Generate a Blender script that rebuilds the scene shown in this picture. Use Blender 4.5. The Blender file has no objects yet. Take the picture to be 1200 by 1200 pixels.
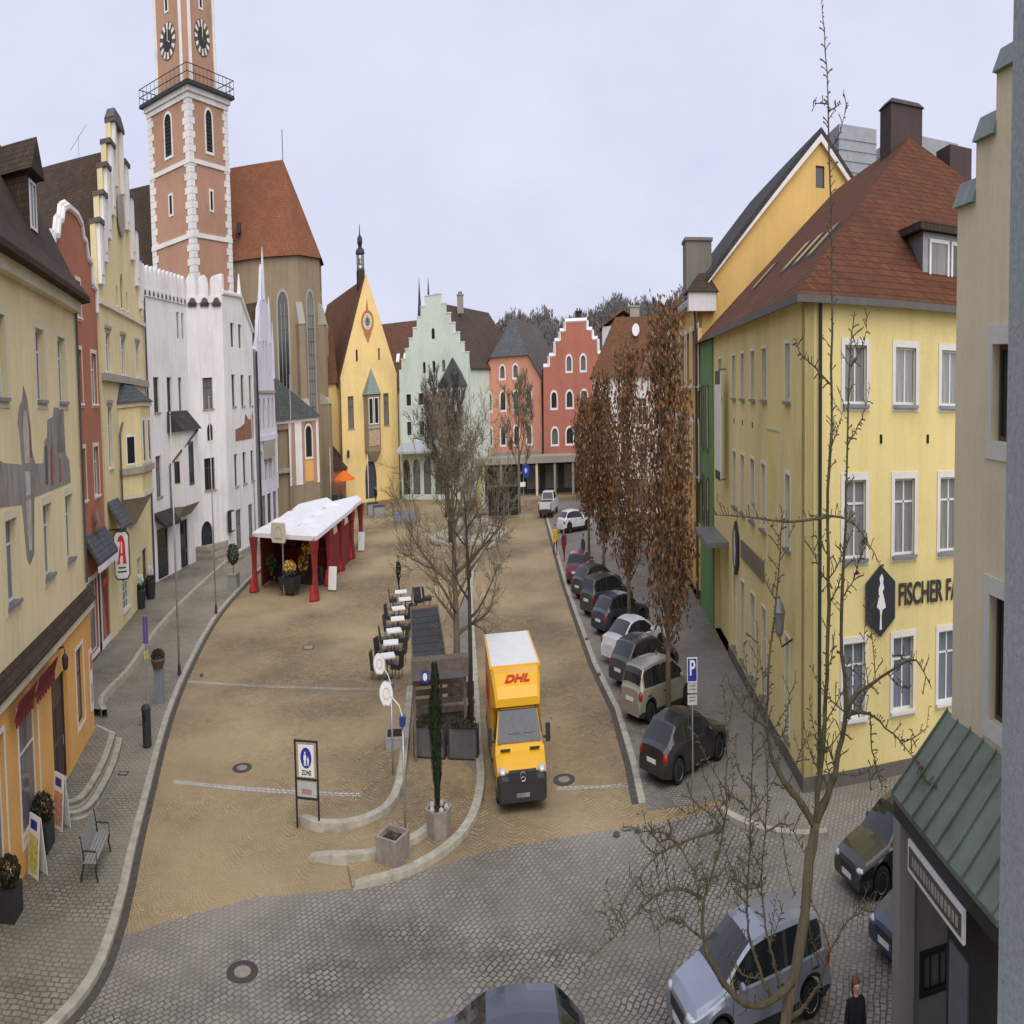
import bpy, math, random
from math import sin, cos, pi, radians as R_, atan2, hypot, sqrt
from mathutils import Vector, Matrix
from mathutils.geometry import tessellate_polygon
random.seed(7)
scene = bpy.context.scene
col = scene.collection

# ------------------------------------------------------------------ materials
MATS = {}
def new_mat(name):
    m = bpy.data.materials.new(name); m.use_nodes = True
    nt = m.node_tree; b = nt.nodes['Principled BSDF']
    return m, nt, b
def N(nt, t, **kw):
    n = nt.nodes.new(t)
    for k, v in kw.items():
        if k in n.inputs: n.inputs[k].default_value = v
        else: setattr(n, k, v)
    return n
def L(nt, a, b): nt.links.new(a, b)
def rgb(c): return (c[0], c[1], c[2], 1)
def ramp(nt, fac, stops):
    r = nt.nodes.new('ShaderNodeValToRGB')
    e = r.color_ramp.elements
    while len(e) < len(stops): e.new(0.5)
    for i, (p, c) in enumerate(stops): e[i].position = p; e[i].color = rgb(c)
    L(nt, fac, r.inputs[0]); return r.outputs[0]
def mul(c, k): return tuple(x * k for x in c)
def mix(nt, fac, a, b, mode='MIX'):
    m = nt.nodes.new('ShaderNodeMix'); m.data_type = 'RGBA'; m.blend_type = mode
    if hasattr(fac, 'is_linked'): L(nt, fac, m.inputs[0])
    else: m.inputs[0].default_value = fac
    for s, i in ((a, 6), (b, 7)):
        if hasattr(s, 'is_linked'): L(nt, s, m.inputs[i])
        else: m.inputs[i].default_value = rgb(s)
    return m.outputs[2]
def math_(nt, op, a, b=None, c=None):
    m = nt.nodes.new('ShaderNodeMath'); m.operation = op
    for i, s in enumerate((a, b, c)):
        if s is None: continue
        if hasattr(s, 'is_linked'): L(nt, s, m.inputs[i])
        else: m.inputs[i].default_value = s
    return m.outputs[0]
def bump(nt, b, h, s=.3, d=.02):
    n = N(nt, 'ShaderNodeBump', Strength=s, Distance=d); L(nt, h, n.inputs['Height']); L(nt, n.outputs[0], b.inputs['Normal'])
def objco(nt): return nt.nodes.new('ShaderNodeTexCoord').outputs['Object']
def noise(nt, vec, scale, detail=4, rough=.6):
    n = N(nt, 'ShaderNodeTexNoise', Scale=scale, Detail=detail, Roughness=rough); L(nt, vec, n.inputs['Vector']); return n.outputs[0]
def mapping(nt, vec, scale=(1, 1, 1), rot=(0, 0, 0)):
    m = nt.nodes.new('ShaderNodeMapping'); m.inputs['Scale'].default_value = scale; m.inputs['Rotation'].default_value = rot
    L(nt, vec, m.inputs['Vector']); return m.outputs[0]

def plain(name, c, rough=.6, metal=0, var=.12, scale=3.):
    "paint, metal, cloth: a base colour with slight unevenness"
    if name in MATS: return MATS[name]
    m, nt, b = new_mat(name); co = objco(nt)
    n = noise(nt, co, scale, 5)
    L(nt, ramp(nt, n, [(.3, mul(c, 1 - var)), (.7, mul(c, 1 + var))]), b.inputs['Base Color'])
    b.inputs['Roughness'].default_value = rough; b.inputs['Metallic'].default_value = metal
    if rough > .65: b.inputs['Specular IOR Level'].default_value = .2
    MATS[name] = m; return m
def plaster(name, c, stain=.25):
    "rendered wall: large weathering patches, rain streaks and a fine grain"
    if name in MATS: return MATS[name]
    m, nt, b = new_mat(name); co = objco(nt)
    big = noise(nt, co, .35, 6, .65); fine = noise(nt, co, 9, 6, .7)
    streak = noise(nt, mapping(nt, co, (2.6, 2.6, .16)), 1.0, 7, .7)
    k = ramp(nt, big, [(.3, mul(c, .80)), (.5, c), (.75, mul(c, 1.08))])
    k = mix(nt, ramp(nt, streak, [(.46, (0, 0, 0)), (.74, (stain*1.5,)*3)]), k, (c[0]*.55, c[1]*.53, c[2]*.55))
    k = mix(nt, .18, k, ramp(nt, fine, [(.3, mul(c, .7)), (.7, mul(c, 1.2))]))
    L(nt, k, b.inputs['Base Color']); b.inputs['Roughness'].default_value = .92; b.inputs['Specular IOR Level'].default_value = .15
    bump(nt, b, noise(nt, co, 40, 3), .25, .01)
    MATS[name] = m; return m
def tiles(name, c, row=.17, width=.2):
    "roof tiles laid in horizontal courses, weathered"
    if name in MATS: return MATS[name]
    m, nt, b = new_mat(name); co = objco(nt)
    s = nt.nodes.new('ShaderNodeSeparateXYZ'); L(nt, co, s.inputs[0])
    u = math_(nt, 'ADD', s.outputs[0], s.outputs[1])
    cv = nt.nodes.new('ShaderNodeCombineXYZ'); L(nt, u, cv.inputs[0]); L(nt, s.outputs[2], cv.inputs[1])
    br = N(nt, 'ShaderNodeTexBrick', Scale=1., **{'Mortar Size': .018, 'Mortar Smooth': .4, 'Brick Width': width, 'Row Height': row, 'Bias': 0.})
    br.offset = .5
    br.inputs['Color1'].default_value = rgb(mul(c, .78)); br.inputs['Color2'].default_value = rgb(mul(c, 1.2)); br.inputs['Mortar'].default_value = rgb(mul(c, .4))
    L(nt, cv.outputs[0], br.inputs['Vector'])
    n = noise(nt, co, .5, 6, .7); n2 = noise(nt, mapping(nt, co, (1, 1, .3)), 2.2, 5, .7)
    k = mix(nt, ramp(nt, n, [(.35, (0, 0, 0)), (.7, (.75, .75, .75))]), br.outputs[0], mul((c[0]*.8, c[1]*.95, c[2]), .62))
    k = mix(nt, ramp(nt, n2, [(.5, (0, 0, 0)), (.8, (.35, .35, .35))]), k, (.12, .10, .07))
    L(nt, k, b.inputs['Base Color']); b.inputs['Roughness'].default_value = .9; b.inputs['Specular IOR Level'].default_value = .15
    bump(nt, b, br.outputs['Fac'], -.7, .03)
    MATS[name] = m; return m
def setts(name, c1, c2, mortar, w, h, rot=0, arc=0., rough=.75, patch=((.4,), (.7,)), worn=(.25, .2, .13)):
    "stone setts; arc > 0 lays them in segmental arches"
    if name in MATS: return MATS[name]
    m, nt, b = new_mat(name); co = objco(nt)
    v = mapping(nt, co, (1, 1, 1), (0, 0, rot))
    wob = noise(nt, co, 1.1, 3); 
    s = nt.nodes.new('ShaderNodeSeparateXYZ'); L(nt, v, s.inputs[0])
    x = math_(nt, 'ADD', s.outputs[0], math_(nt, 'MULTIPLY', wob, .22)); y = math_(nt, 'ADD', s.outputs[1], math_(nt, 'MULTIPLY', wob, .3))
    if arc:
        f = math_(nt, 'SUBTRACT', math_(nt, 'FRACT', math_(nt, 'MULTIPLY', x, 1 / arc)), .5)
        y = math_(nt, 'SUBTRACT', y, math_(nt, 'MULTIPLY', math_(nt, 'MULTIPLY', f, f), arc * 1.5))
    cv = nt.nodes.new('ShaderNodeCombineXYZ'); L(nt, x, cv.inputs[0]); L(nt, y, cv.inputs[1])
    br = N(nt, 'ShaderNodeTexBrick', Scale=1., **{'Mortar Size': min(w, h) * .14, 'Mortar Smooth': .3, 'Brick Width': w, 'Row Height': h, 'Bias': 0.})
    br.inputs['Color1'].default_value = rgb(c1); br.inputs['Color2'].default_value = rgb(c2); br.inputs['Mortar'].default_value = rgb(mortar)
    L(nt, cv.outputs[0], br.inputs['Vector'])
    vo = N(nt, 'ShaderNodeTexVoronoi', Scale=1 / max(w, h) * .55); L(nt, co, vo.inputs['Vector'])
    sep = nt.nodes.new('ShaderNodeSeparateColor'); L(nt, vo.outputs['Color'], sep.inputs[0])
    k = mix(nt, .55, br.outputs[0], ramp(nt, sep.outputs[0], [(.1, mul(c1, .72)), (.9, mul(c2, 1.3))]))
    k = mix(nt, br.outputs['Fac'], k, mortar)
    n = noise(nt, co, .28, 6, .65); n2 = noise(nt, co, 1.3, 5, .7)
    k = mix(nt, ramp(nt, n, [(.40, (0, 0, 0)), (.64, (.75, .75, .75))]), k, worn)
    k = mix(nt, ramp(nt, n2, [(.45, (0, 0, 0)), (.75, (.4, .4, .4))]), k, mul(c1, .62))
    n3 = noise(nt, co, .11, 4, .5); k = mix(nt, ramp(nt, n3, [(.4, (0, 0, 0)), (.62, (.6, .6, .6))]), k, mul(c2, 1.3))
    L(nt, k, b.inputs['Base Color']); 
    L(nt, ramp(nt, n2, [(.3, (rough - .12,)*3), (.7, (rough + .1,)*3)]), b.inputs['Roughness'])
    b.inputs['Specular IOR Level'].default_value = .2; bump(nt, b, math_(nt, 'SUBTRACT', 1., br.outputs['Fac']), .8, .025)
    MATS[name] = m; return m
def glass(name, dark=(.02, .024, .028), light=(.16, .16, .15), rough=.06, share=.75):
    "window pane seen in daylight: a dark room, sometimes a curtain or blind, under a sky reflection"
    if name in MATS: return MATS[name]
    m, nt, b = new_mat(name); co = objco(nt)
    oi = nt.nodes.new('ShaderNodeObjectInfo')
    s = nt.nodes.new('ShaderNodeSeparateXYZ'); L(nt, co, s.inputs[0])
    n = noise(nt, mapping(nt, co, (9, 9, .6)), 1.2, 3)
    cur = math_(nt, 'GREATER_THAN', oi.outputs['Random'], share)
    k = mix(nt, math_(nt, 'MULTIPLY', cur, n), dark, light)
    L(nt, k, b.inputs['Base Color']); b.inputs['Roughness'].default_value = rough
    b.inputs['IOR'].default_value = 1.5; b.inputs['Specular IOR Level'].default_value = .5
    MATS[name] = m; return m
def bark(name, c):
    if name in MATS: return MATS[name]
    m, nt, b = new_mat(name); co = objco(nt)
    n = noise(nt, mapping(nt, co, (9, 9, 1.6)), 1.5, 6, .7); n2 = noise(nt, co, 1.2, 4)
    k = ramp(nt, n, [(.3, mul(c, .5)), (.55, c), (.75, mul(c, 1.5))])
    k = mix(nt, ramp(nt, n2, [(.45, (0, 0, 0)), (.7, (.5, .5, .5))]), k, (c[0]*.8, c[1]*1.0, c[2]*.7))
    L(nt, k, b.inputs['Base Color']); b.inputs['Roughness'].default_value = .95
    bump(nt, b, n, .6, .02); MATS[name] = m; return m
def paint(name, c, rough=.25, metal=0., coat=.6, flake=0.):
    if name in MATS: return MATS[name]
    m, nt, b = new_mat(name); co = objco(nt)
    n = noise(nt, co, 1.5, 5, .65)
    k = ramp(nt, n, [(.35, c), (.75, (c[0]*.9+.012, c[1]*.9+.011, c[2]*.9+.009))])
    L(nt, k, b.inputs['Base Color']); b.inputs['Metallic'].default_value = metal
    L(nt, ramp(nt, n, [(.3, (rough,)*3), (.75, (rough+.18,)*3)]), b.inputs['Roughness'])
    b.inputs['Coat Weight'].default_value = coat; b.inputs['Coat Roughness'].default_value = .08
    MATS[name] = m; return m

# ------------------------------------------------------------------ mesh helpers
def tag(o, label=None, cat=None, group=None, kind=None):
    if label: o['label'] = label
    if cat: o['category'] = cat
    if group: o['group'] = group
    if kind: o['kind'] = kind
    return o
def thing(name, label, cat, loc=(0, 0, 0), rotz=0, group=None):
    o = bpy.data.objects.new(name, None); col.objects.link(o)
    o.location = loc; o.rotation_euler = (0, 0, rotz); o.empty_display_size = .2
    return tag(o, label, cat, group)
def copy_tree(o, parent=None):
    c = o.copy(); col.objects.link(c)
    if parent: c.parent = parent
    for ch in list(o.children): copy_tree(ch, c)
    return c
def heading(az_deg): return R_(90 - az_deg)

class MB:
    "collects faces and links them as ONE mesh object"
    def __init__(s, T=None): s.v = []; s.f = []; s.m = []; s.mats = []; s.T = T
    def mi(s, m):
        if m not in s.mats: s.mats.append(m)
        return s.mats.index(m)
    def p(s, q):
        x, y, z = q
        if s.T:
            ox, oy, a = s.T; x, y = ox + x * cos(a) - y * sin(a), oy + x * sin(a) + y * cos(a)
        s.v.append((x, y, z)); return len(s.v) - 1
    def face(s, pts, mat): s.f.append([s.p(q) for q in pts]); s.m.append(s.mi(mat))
    def box(s, x0, y0, z0, x1, y1, z1, mat):
        q = [s.p(c) for c in ((x0,y0,z0),(x1,y0,z0),(x1,y1,z0),(x0,y1,z0),(x0,y0,z1),(x1,y0,z1),(x1,y1,z1),(x0,y1,z1))]
        for f in ((0,3,2,1),(4,5,6,7),(0,1,5,4),(1,2,6,5),(2,3,7,6),(3,0,4,7)):
            s.f.append([q[i] for i in f]); s.m.append(s.mi(mat))
    def prism(s, poly, z0, z1, mat, top=True):
        n = len(poly); a = [s.p((x, y, z0)) for x, y in poly]; b = [s.p((x, y, z1)) for x, y in poly]; k = s.mi(mat)
        for i in range(n): s.f.append([a[i], a[(i+1) % n], b[(i+1) % n], b[i]]); s.m.append(k)
        tri = tessellate_polygon([[Vector((x, y, 0)) for x, y in poly]])
        for t in tri:
            s.f.append([b[i] for i in t]); s.m.append(k)
            s.f.append([a[i] for i in reversed(t)]); s.m.append(k)
    def xprism(s, poly, y0, y1, mat):
        "outline in x,z extruded along y"
        n = len(poly); a = [s.p((x, y0, z)) for x, z in poly]; b = [s.p((x, y1, z)) for x, z in poly]; k = s.mi(mat)
        for i in range(n): s.f.append([a[i], a[(i+1) % n], b[(i+1) % n], b[i]]); s.m.append(k)
        for t in tessellate_polygon([[Vector((x, z, 0)) for x, z in poly]]):
            s.f.append([a[i] for i in t]); s.m.append(k); s.f.append([b[i] for i in reversed(t)]); s.m.append(k)
    def loft(s, rings, mat, closed=True, caps=True):
        k = s.mi(mat); ids = [[s.p(q) for q in r] for r in rings]; n = len(rings[0])
        for a, b in zip(ids, ids[1:]):
            for i in range(n if closed else n - 1):
                s.f.append([a[i], a[(i+1) % n], b[(i+1) % n], b[i]]); s.m.append(k)
        if caps and closed:
            s.f.append(list(reversed(ids[0]))); s.m.append(k); s.f.append(ids[-1]); s.m.append(k)
    def tube(s, path, rad, mat, n=6, caps=True):
        path = [Vector(p) for p in path]
        if not hasattr(rad, '__len__'): rad = [rad] * len(path)
        rings = []; up = None
        for i, p in enumerate(path):
            d = (path[min(i+1, len(path)-1)] - path[max(i-1, 0)])
            if d.length < 1e-6: d = Vector((0, 0, 1))
            d.normalize()
            if up is None or abs(up.dot(d)) > .95: up = Vector((1, 0, 0)) if abs(d.x) < .7 else Vector((0, 1, 0))
            a = d.cross(up).normalized(); b = d.cross(a); up = -b if False else up
            rings.append([tuple(p + a * (cos(t) * rad[i]) + b * (sin(t) * rad[i])) for t in [2*pi*j/n for j in range(n)]])
        s.loft(rings, mat, True, caps)
    def lathe(s, prof, c, mat, n=16):
        s.loft([[(c[0] + r*cos(2*pi*j/n), c[1] + r*sin(2*pi*j/n), c[2] + z) for j in range(n)] for r, z in prof], mat, True, True)
    def disc(s, c, nrm, r, mat, n=20, t=.02):
        nrm = Vector(nrm).normalized(); a = nrm.cross(Vector((0, 0, 1)))
        if a.length < .01: a = Vector((1, 0, 0))
        a.normalize(); b = a.cross(nrm); c = Vector(c)
        s.loft([[tuple(c + nrm*h + a*(r*cos(2*pi*j/n)) + b*(r*sin(2*pi*j/n))) for j in range(n)] for h in (0, t)], mat)
    def ring(s, outer, inner, y0, y1, mat):
        "frame between two x,z outlines with equal point counts, from y0 (front) to y1"
        k = s.mi(mat); n = len(outer)
        o0 = [s.p((x, y0, z)) for x, z in outer]; i0 = [s.p((x, y0, z)) for x, z in inner]
        o1 = [s.p((x, y1, z)) for x, z in outer]; i1 = [s.p((x, y1, z)) for x, z in inner]
        for i in range(n):
            j = (i+1) % n
            for f in ([o0[i], o0[j], i0[j], i0[i]], [i0[i], i0[j], i1[j], i1[i]], [o1[i], o1[j], o0[j], o0[i]]): s.f.append(f); s.m.append(k)
    def wall(s, outline, holes, mat, y=0., reveal=.22, thick=0., rmat=None):
        "a wall face in x,z with real openings; reveals go inwards (+y); thick > 0 adds edges and a back"
        polys = [[Vector((x, z, 0)) for x, z in outline]] + [[Vector((x, z, 0)) for x, z in h] for h in holes]
        flat = [(x, z) for pl in [outline] + holes for x, z in pl]
        ids = [s.p((x, y, z)) for x, z in flat]; k = s.mi(mat)
        for t in tessellate_polygon(polys): s.f.append([ids[i] for i in t]); s.m.append(k)
        rk = s.mi(rmat or mat)
        for h in holes:
            n = len(h); a = [s.p((x, y, z)) for x, z in h]; b = [s.p((x, y + reveal, z)) for x, z in h]
            for i in range(n): s.f.append([a[i], a[(i+1) % n], b[(i+1) % n], b[i]]); s.m.append(rk)
        if thick:
            n = len(outline); a = [s.p((x, y, z)) for x, z in outline]; b = [s.p((x, y + thick, z)) for x, z in outline]
            for i in range(n): s.f.append([a[i], a[(i+1) % n], b[(i+1) % n], b[i]]); s.m.append(k)
            for t in tessellate_polygon(polys[:1]): s.f.append([b[i] for i in t]); s.m.append(k)
    def mesh(s, name, smooth=False):
        me = bpy.data.meshes.new(name); me.from_pydata(s.v, [], s.f)
        for m in s.mats: me.materials.append(m)
        me.polygons.foreach_set('material_index', s.m)
        if smooth: me.polygons.foreach_set('use_smooth', [True] * len(s.f))
        me.update(); return me
    SPLIT = {'pinnacle', 'corner_pilaster', 'hoop', 'wall_vent', 'skylight', 'string_course', 'painted_panel', 'painted_detail', 'wall_moulding', 'door_handle', 'verge_board'}
    def build(s, name, parent=None, smooth=False, loc=None, rot=None, label=None):
        if name in MB.SPLIT: MB.SPLIT.discard(name); s.parts(name, parent, smooth); MB.SPLIT.add(name); return
        o = bpy.data.objects.new(name, s.mesh(name, smooth)); col.objects.link(o)
        if parent: o.parent = parent
        if loc: o.location = loc
        if rot: o.rotation_euler = rot
        if label: o['label'] = label
        MB.last = o
        return o
    def parts(s, name, parent=None, smooth=False):
        "link every loose piece as a part of its own"
        par = list(range(len(s.v)))
        def root(i):
            while par[i] != i: par[i] = par[par[i]]; i = par[i]
            return i
        for f in s.f:
            for i in f[1:]: par[root(i)] = root(f[0])
        g = {}
        for f, k in zip(s.f, s.m): g.setdefault(root(f[0]), []).append((f, k))
        for fs in g.values():
            q = MB(); ids = {}
            for f, k in fs:
                for i in f:
                    if i not in ids: ids[i] = len(q.v); q.v.append(s.v[i])
                q.f.append([ids[i] for i in f]); q.m.append(q.mi(s.mats[k]))
            q.build(name, parent, smooth)
def link(name, me, parent=None, loc=None, rot=None):
    o = bpy.data.objects.new(name, me); col.objects.link(o)
    if parent: o.parent = parent
    if loc: o.location = loc
    if rot: o.rotation_euler = rot
    return o
def rect(x0, z0, x1, z1): return [(x0, z0), (x1, z0), (x1, z1), (x0, z1)]
def arched(x0, z0, x1, z1, t=0., n=8, point=1.):
    "opening with a round (or, point > 1, pointed) head; t insets it"
    x0 += t; x1 -= t; z0 += t; z1 -= t; r = (x1 - x0) / 2; c = (x0 + x1) / 2; h = r * point; zs = z1 - h
    return [(x0, z0), (x1, z0)] + [(c + r*cos(pi*i/n), zs + h*sin(pi*i/n)) for i in range(n+1)]
def offset_line(pts, d):
    "shift a polyline sideways (left of travel is positive)"
    out = []
    for i, p in enumerate(pts):
        a = pts[max(i-1, 0)]; b = pts[min(i+1, len(pts)-1)]
        dx, dy = b[0]-a[0], b[1]-a[1]; l = hypot(dx, dy); out.append((p[0] - dy/l*d, p[1] + dx/l*d))
    return out
def smooth_line(pts, it=2):
    for _ in range(it):
        q = [pts[0]]
        for a, b in zip(pts, pts[1:]):
            q += [(a[0]*.75+b[0]*.25, a[1]*.75+b[1]*.25), (a[0]*.25+b[0]*.75, a[1]*.25+b[1]*.75)]
        pts = q + [pts[-1]]
    return pts
TXT = {}
def text_mesh(s, size, mat, depth=.02, shear=0., bold=0.):
    cu = bpy.data.curves.new('lettering', 'FONT'); cu.body = s; cu.size = size; cu.extrude = depth; cu.shear = shear; cu.offset = bold
    cu.align_x = 'CENTER'; cu.align_y = 'CENTER'
    o = bpy.data.objects.new('lettering', cu); col.objects.link(o)
    dg = bpy.context.evaluated_depsgraph_get(); me = bpy.data.meshes.new_from_object(o.evaluated_get(dg))
    bpy.data.objects.remove(o); me.materials.clear(); me.materials.append(mat); me.name = 'lettering'
    return me
# ------------------------------------------------------------------ windows and facades
G_DARK = glass('window_glass', (.02, .024, .028), (.30, .29, .27), .06, .6); G_CUR = glass('curtained_glass', (.03, .033, .036), (.35, .34, .32), .08, .3)
WHITE = plain('white_joinery', (.72, .71, .68), .5, 0, .06); BROWN = plain('brown_joinery', (.10, .065, .045), .6)
GREYM = plain('grey_metal', (.22, .23, .24), .45, .4); DARKM = plain('dark_metal', (.035, .035, .038), .5, .3)
STEEL = plain('galvanised_steel', (.42, .43, .44), .4, .7); BLACK = plain('black_plastic', (.018, .018, .02), .5)
STONE = plaster('sandstone', (.36, .33, .27), .3); CREAM = plaster('cream_trim', (.66, .60, .44), .1)
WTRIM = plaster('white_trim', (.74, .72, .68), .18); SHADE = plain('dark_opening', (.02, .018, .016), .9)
COPPER = plain('green_copper', (.165, .205, .185), .6, .0, .2); GUTTER = plain('zinc_gutter', (.10, .09, .085), .5, .5)
WIN = {}
class Style:
    def __init__(s, band=None, bw=.14, frame=WHITE, mull='T', arch=False, sill=WTRIM, glass=G_DARK, depth=.22, point=1., head=False):
        s.__dict__.update(locals()); s.key = id(s)
def window_mesh(st, w, h):
    k = (st.key, round(w, 2), round(h, 2))
    if k in WIN: return WIN[k]
    m = MB(); D = st.depth
    def out(t): return arched(-w/2 + t, t, w/2 - t, h - t, 0, 8, st.point) if st.arch else rect(-w/2 + t, t, w/2 - t, h - t)
    f = .055 if w > .5 else .035
    m.ring(out(.001), out(f), D - .07, D + .02, st.frame)
    m.face([(x, D - .02, z) for x, z in out(f * .6)], st.glass)
    y0, y1 = D - .05, D
    if st.mull in 'T+':
        m.box(-.03, y0, f, .03, y1, h - f, st.frame)
        if st.mull == '+' or h > 1.5: m.box(-w/2 + f, y0, h*.68, w/2 - f, y1, h*.68 + .05, st.frame)
    elif st.mull == '-': m.box(-w/2 + f, y0, h*.62, w/2 - f, y1, h*.62 + .05, st.frame)
    elif st.mull == 'g':
        for q in (.33, .66): m.box(-w/2 + w*q - .015, y0, f, -w/2 + w*q + .015, y1, h - f, st.frame)
        for q in (.25, .5, .75): m.box(-w/2 + f, y0, h*q, w/2 - f, y1, h*q + .03, st.frame)
    if st.band:
        b = st.bw
        o = arched(-w/2 - b, -b, w/2 + b, h + b, 0, 8, st.point) if st.arch else rect(-w/2 - b, -b, w/2 + b, h + b)
        m.ring(o, out(0), -.03, 0, st.band)
    if st.head: m.box(-w/2 - .22, -.16, h + .16, w/2 + .22, 0, h + .30, st.head); m.box(-w/2 - .12, -.10, h + .05, w/2 + .12, 0, h + .16, st.head)
    sill = None
    if st.sill:
        q = MB(); q.box(-w/2 - .1, -.13, -.075, w/2 + .1, D - .07, .001, st.sill); sill = q.mesh('sill')
    WIN[k] = (m.mesh('window'), sill); return WIN[k]
class Fac:
    "one facade of a building, in its own s (along), z (up) coordinates, inside the building's local frame"
    def __init__(s, b, ox=0., oy=0., ang=0.): s.b = b; s.T = (ox, oy, ang); s.holes = []
    def at(s, x, y):
        ox, oy, a = s.T; return (ox + x*cos(a) - y*sin(a), oy + x*sin(a) + y*cos(a))
    def win(s, s0, z0, s1, z1, st, name='window', label=None):
        w, h = s1 - s0, z1 - z0; me, sill = window_mesh(st, w, h); x, y = s.at((s0+s1)/2, 0)
        s.holes.append(arched(s0, z0, s1, z1, 0, 8, st.point) if st.arch else rect(s0, z0, s1, z1))
        o = link(name, me, s.b, (x, y, z0), (0, 0, s.T[2]))
        if sill: link('sill', sill, o)
        if label: o['label'] = label
        return o
    def row(s, z0, z1, spans, st): 
        for a, b in spans: s.win(a, z0, b, z1, st)
    def opening(s, s0, z0, s1, z1, arch=False, point=1.):
        s.holes.append(arched(s0, z0, s1, z1, 0, 8, point) if arch else rect(s0, z0, s1, z1))
    def door(s, s0, z0, s1, z1, mat, label=None, arch=False, point=1., glassy=False, frame=None, name='door', depth=.3):
        s.opening(s0, z0, s1, z1, arch, point); m = MB(s.T); o = MB()
        w, h = s1 - s0, z1 - z0; pts = (lambda t: arched(-w/2, 0, w/2, h, t, 8, point)) if arch else (lambda t: rect(-w/2 + t, t, w/2 - t, h - t))
        o.ring(pts(.001), pts(.1), depth - .12, depth, frame or mat); o.face([(x, depth - .04, z) for x, z in pts(.06)], G_DARK if glassy else mat)
        if not glassy:
            for a, b in ((.12, .45), (.52, .88)): o.box(-w/2 + .2, depth - .07, h*a*.8, -.06, depth - .05, h*b*.8, frame or mat); o.box(.06, depth - .07, h*a*.8, w/2 - .2, depth - .05, h*b*.8, frame or mat)
        x, y = s.at((s0+s1)/2, 0); d = o.build(name, s.b, loc=(x, y, z0), rot=(0, 0, s.T[2]), label=label)
        k = MB(); k.tube([(w*.32, depth - .16, .9), (w*.32, depth - .16, 1.15)], .02, STEEL, 5); k.build('handle', d)
        return d
    def wall(s, outline, mat, name='wall', reveal=.3, thick=.4, label=None, extra=None):
        m = MB(s.T); m.wall(outline, s.holes, mat, 0, reveal, thick)
        if extra: extra(m)
        o = m.build(name, s.b); 
        if label: o['label'] = label
        return o
def body(b, pts, z0, z1, mat, name='wall', skip=()):
    "plain outer walls between plan points, one face each, leaving out the edges in skip"
    m = MB(); n = len(pts)
    for i in range(n):
        if i in skip: continue
        (x0, y0), (x1, y1) = pts[i], pts[(i+1) % n]; m.face([(x0, y0, z0), (x1, y1, z0), (x1, y1, z1), (x0, y0, z1)], mat)
    return m.build(name, b)
def gable_roof(b, x0, x1, y0, y1, ze, zr, mat, over=.4, th=.16, name='roof', axis='y', m=None):
    "pitched roof, ridge along axis"
    own = m is None; m = m or MB()
    if axis == 'y':
        c = (x0 + x1)/2; k = (zr - ze)/((x1 - x0)/2)
        for sg, xe in ((1, x0), (-1, x1)):
            xo = xe - sg*over; zo = ze - k*over
            q = [(xo, y0, zo), (c, y0, zr), (c, y1, zr), (xo, y1, zo)]
            m.loft([[(x, y, z) for x, y, z in q], [(x, y, z - th) for x, y, z in q]], mat)
    else:
        c = (y0 + y1)/2; k = (zr - ze)/((y1 - y0)/2)
        for sg, ye in ((1, y0), (-1, y1)):
            yo = ye - sg*over; zo = ze - k*over
            q = [(x0, yo, zo), (x0, c, zr), (x1, c, zr), (x1, yo, zo)]
            m.loft([q, [(x, y, z - th) for x, y, z in q]], mat)
    return m.build(name, b) if own else None
def stepped(cx, half, z0, ztop, n, topw, sh=None):
    "outline points (left to right) of a stepped gable"
    l = []; dx = (half - topw)/n; dz = (ztop - z0)/n
    for i in range(n): l += [(cx - half + i*dx, z0 + (i)*dz), (cx - half + i*dx, z0 + (i+1)*dz)]
    l = l + [(cx - topw, ztop)]
    l = l[:1] + l[1:]
    r = [(2*cx - x, z) for x, z in reversed(l)]
    return l + r
def caps(b, outline, y0, y1, mat, t=.12, o=.08, name='coping', z0=0):
    "copings on every level run of a gable outline"
    m = MB()
    for (x0, z), (x1, zz) in zip(outline, outline[1:]):
        if abs(z - zz) < .02 and z > z0 and abs(x1 - x0) > .15: m.box(min(x0, x1) - o, y0 - o, z, max(x0, x1) + o, y1 + o, z + t, mat)
    return m.parts(name, b)
def chimney(b, x, y, z0, z1, w, d, mat):
    m = MB(); m.box(x - w/2, y - d/2, z0, x + w/2, y + d/2, z1, mat); m.box(x - w/2 - .08, y - d/2 - .08, z1, x + w/2 + .08, y + d/2 + .08, z1 + .14, mat)
    for i in (-1, 1): m.box(x + i*w*.22 - .1, y - .1, z1 + .14, x + i*w*.22 + .1, y + .1, z1 + .4, DARKM)
    return m.build('chimney', b)
def downpipe(b, pts, r=.07, mat=None):
    m = MB(); m.tube(pts, r, mat or GUTTER, 6); return m.build('downpipe', b)
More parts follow.
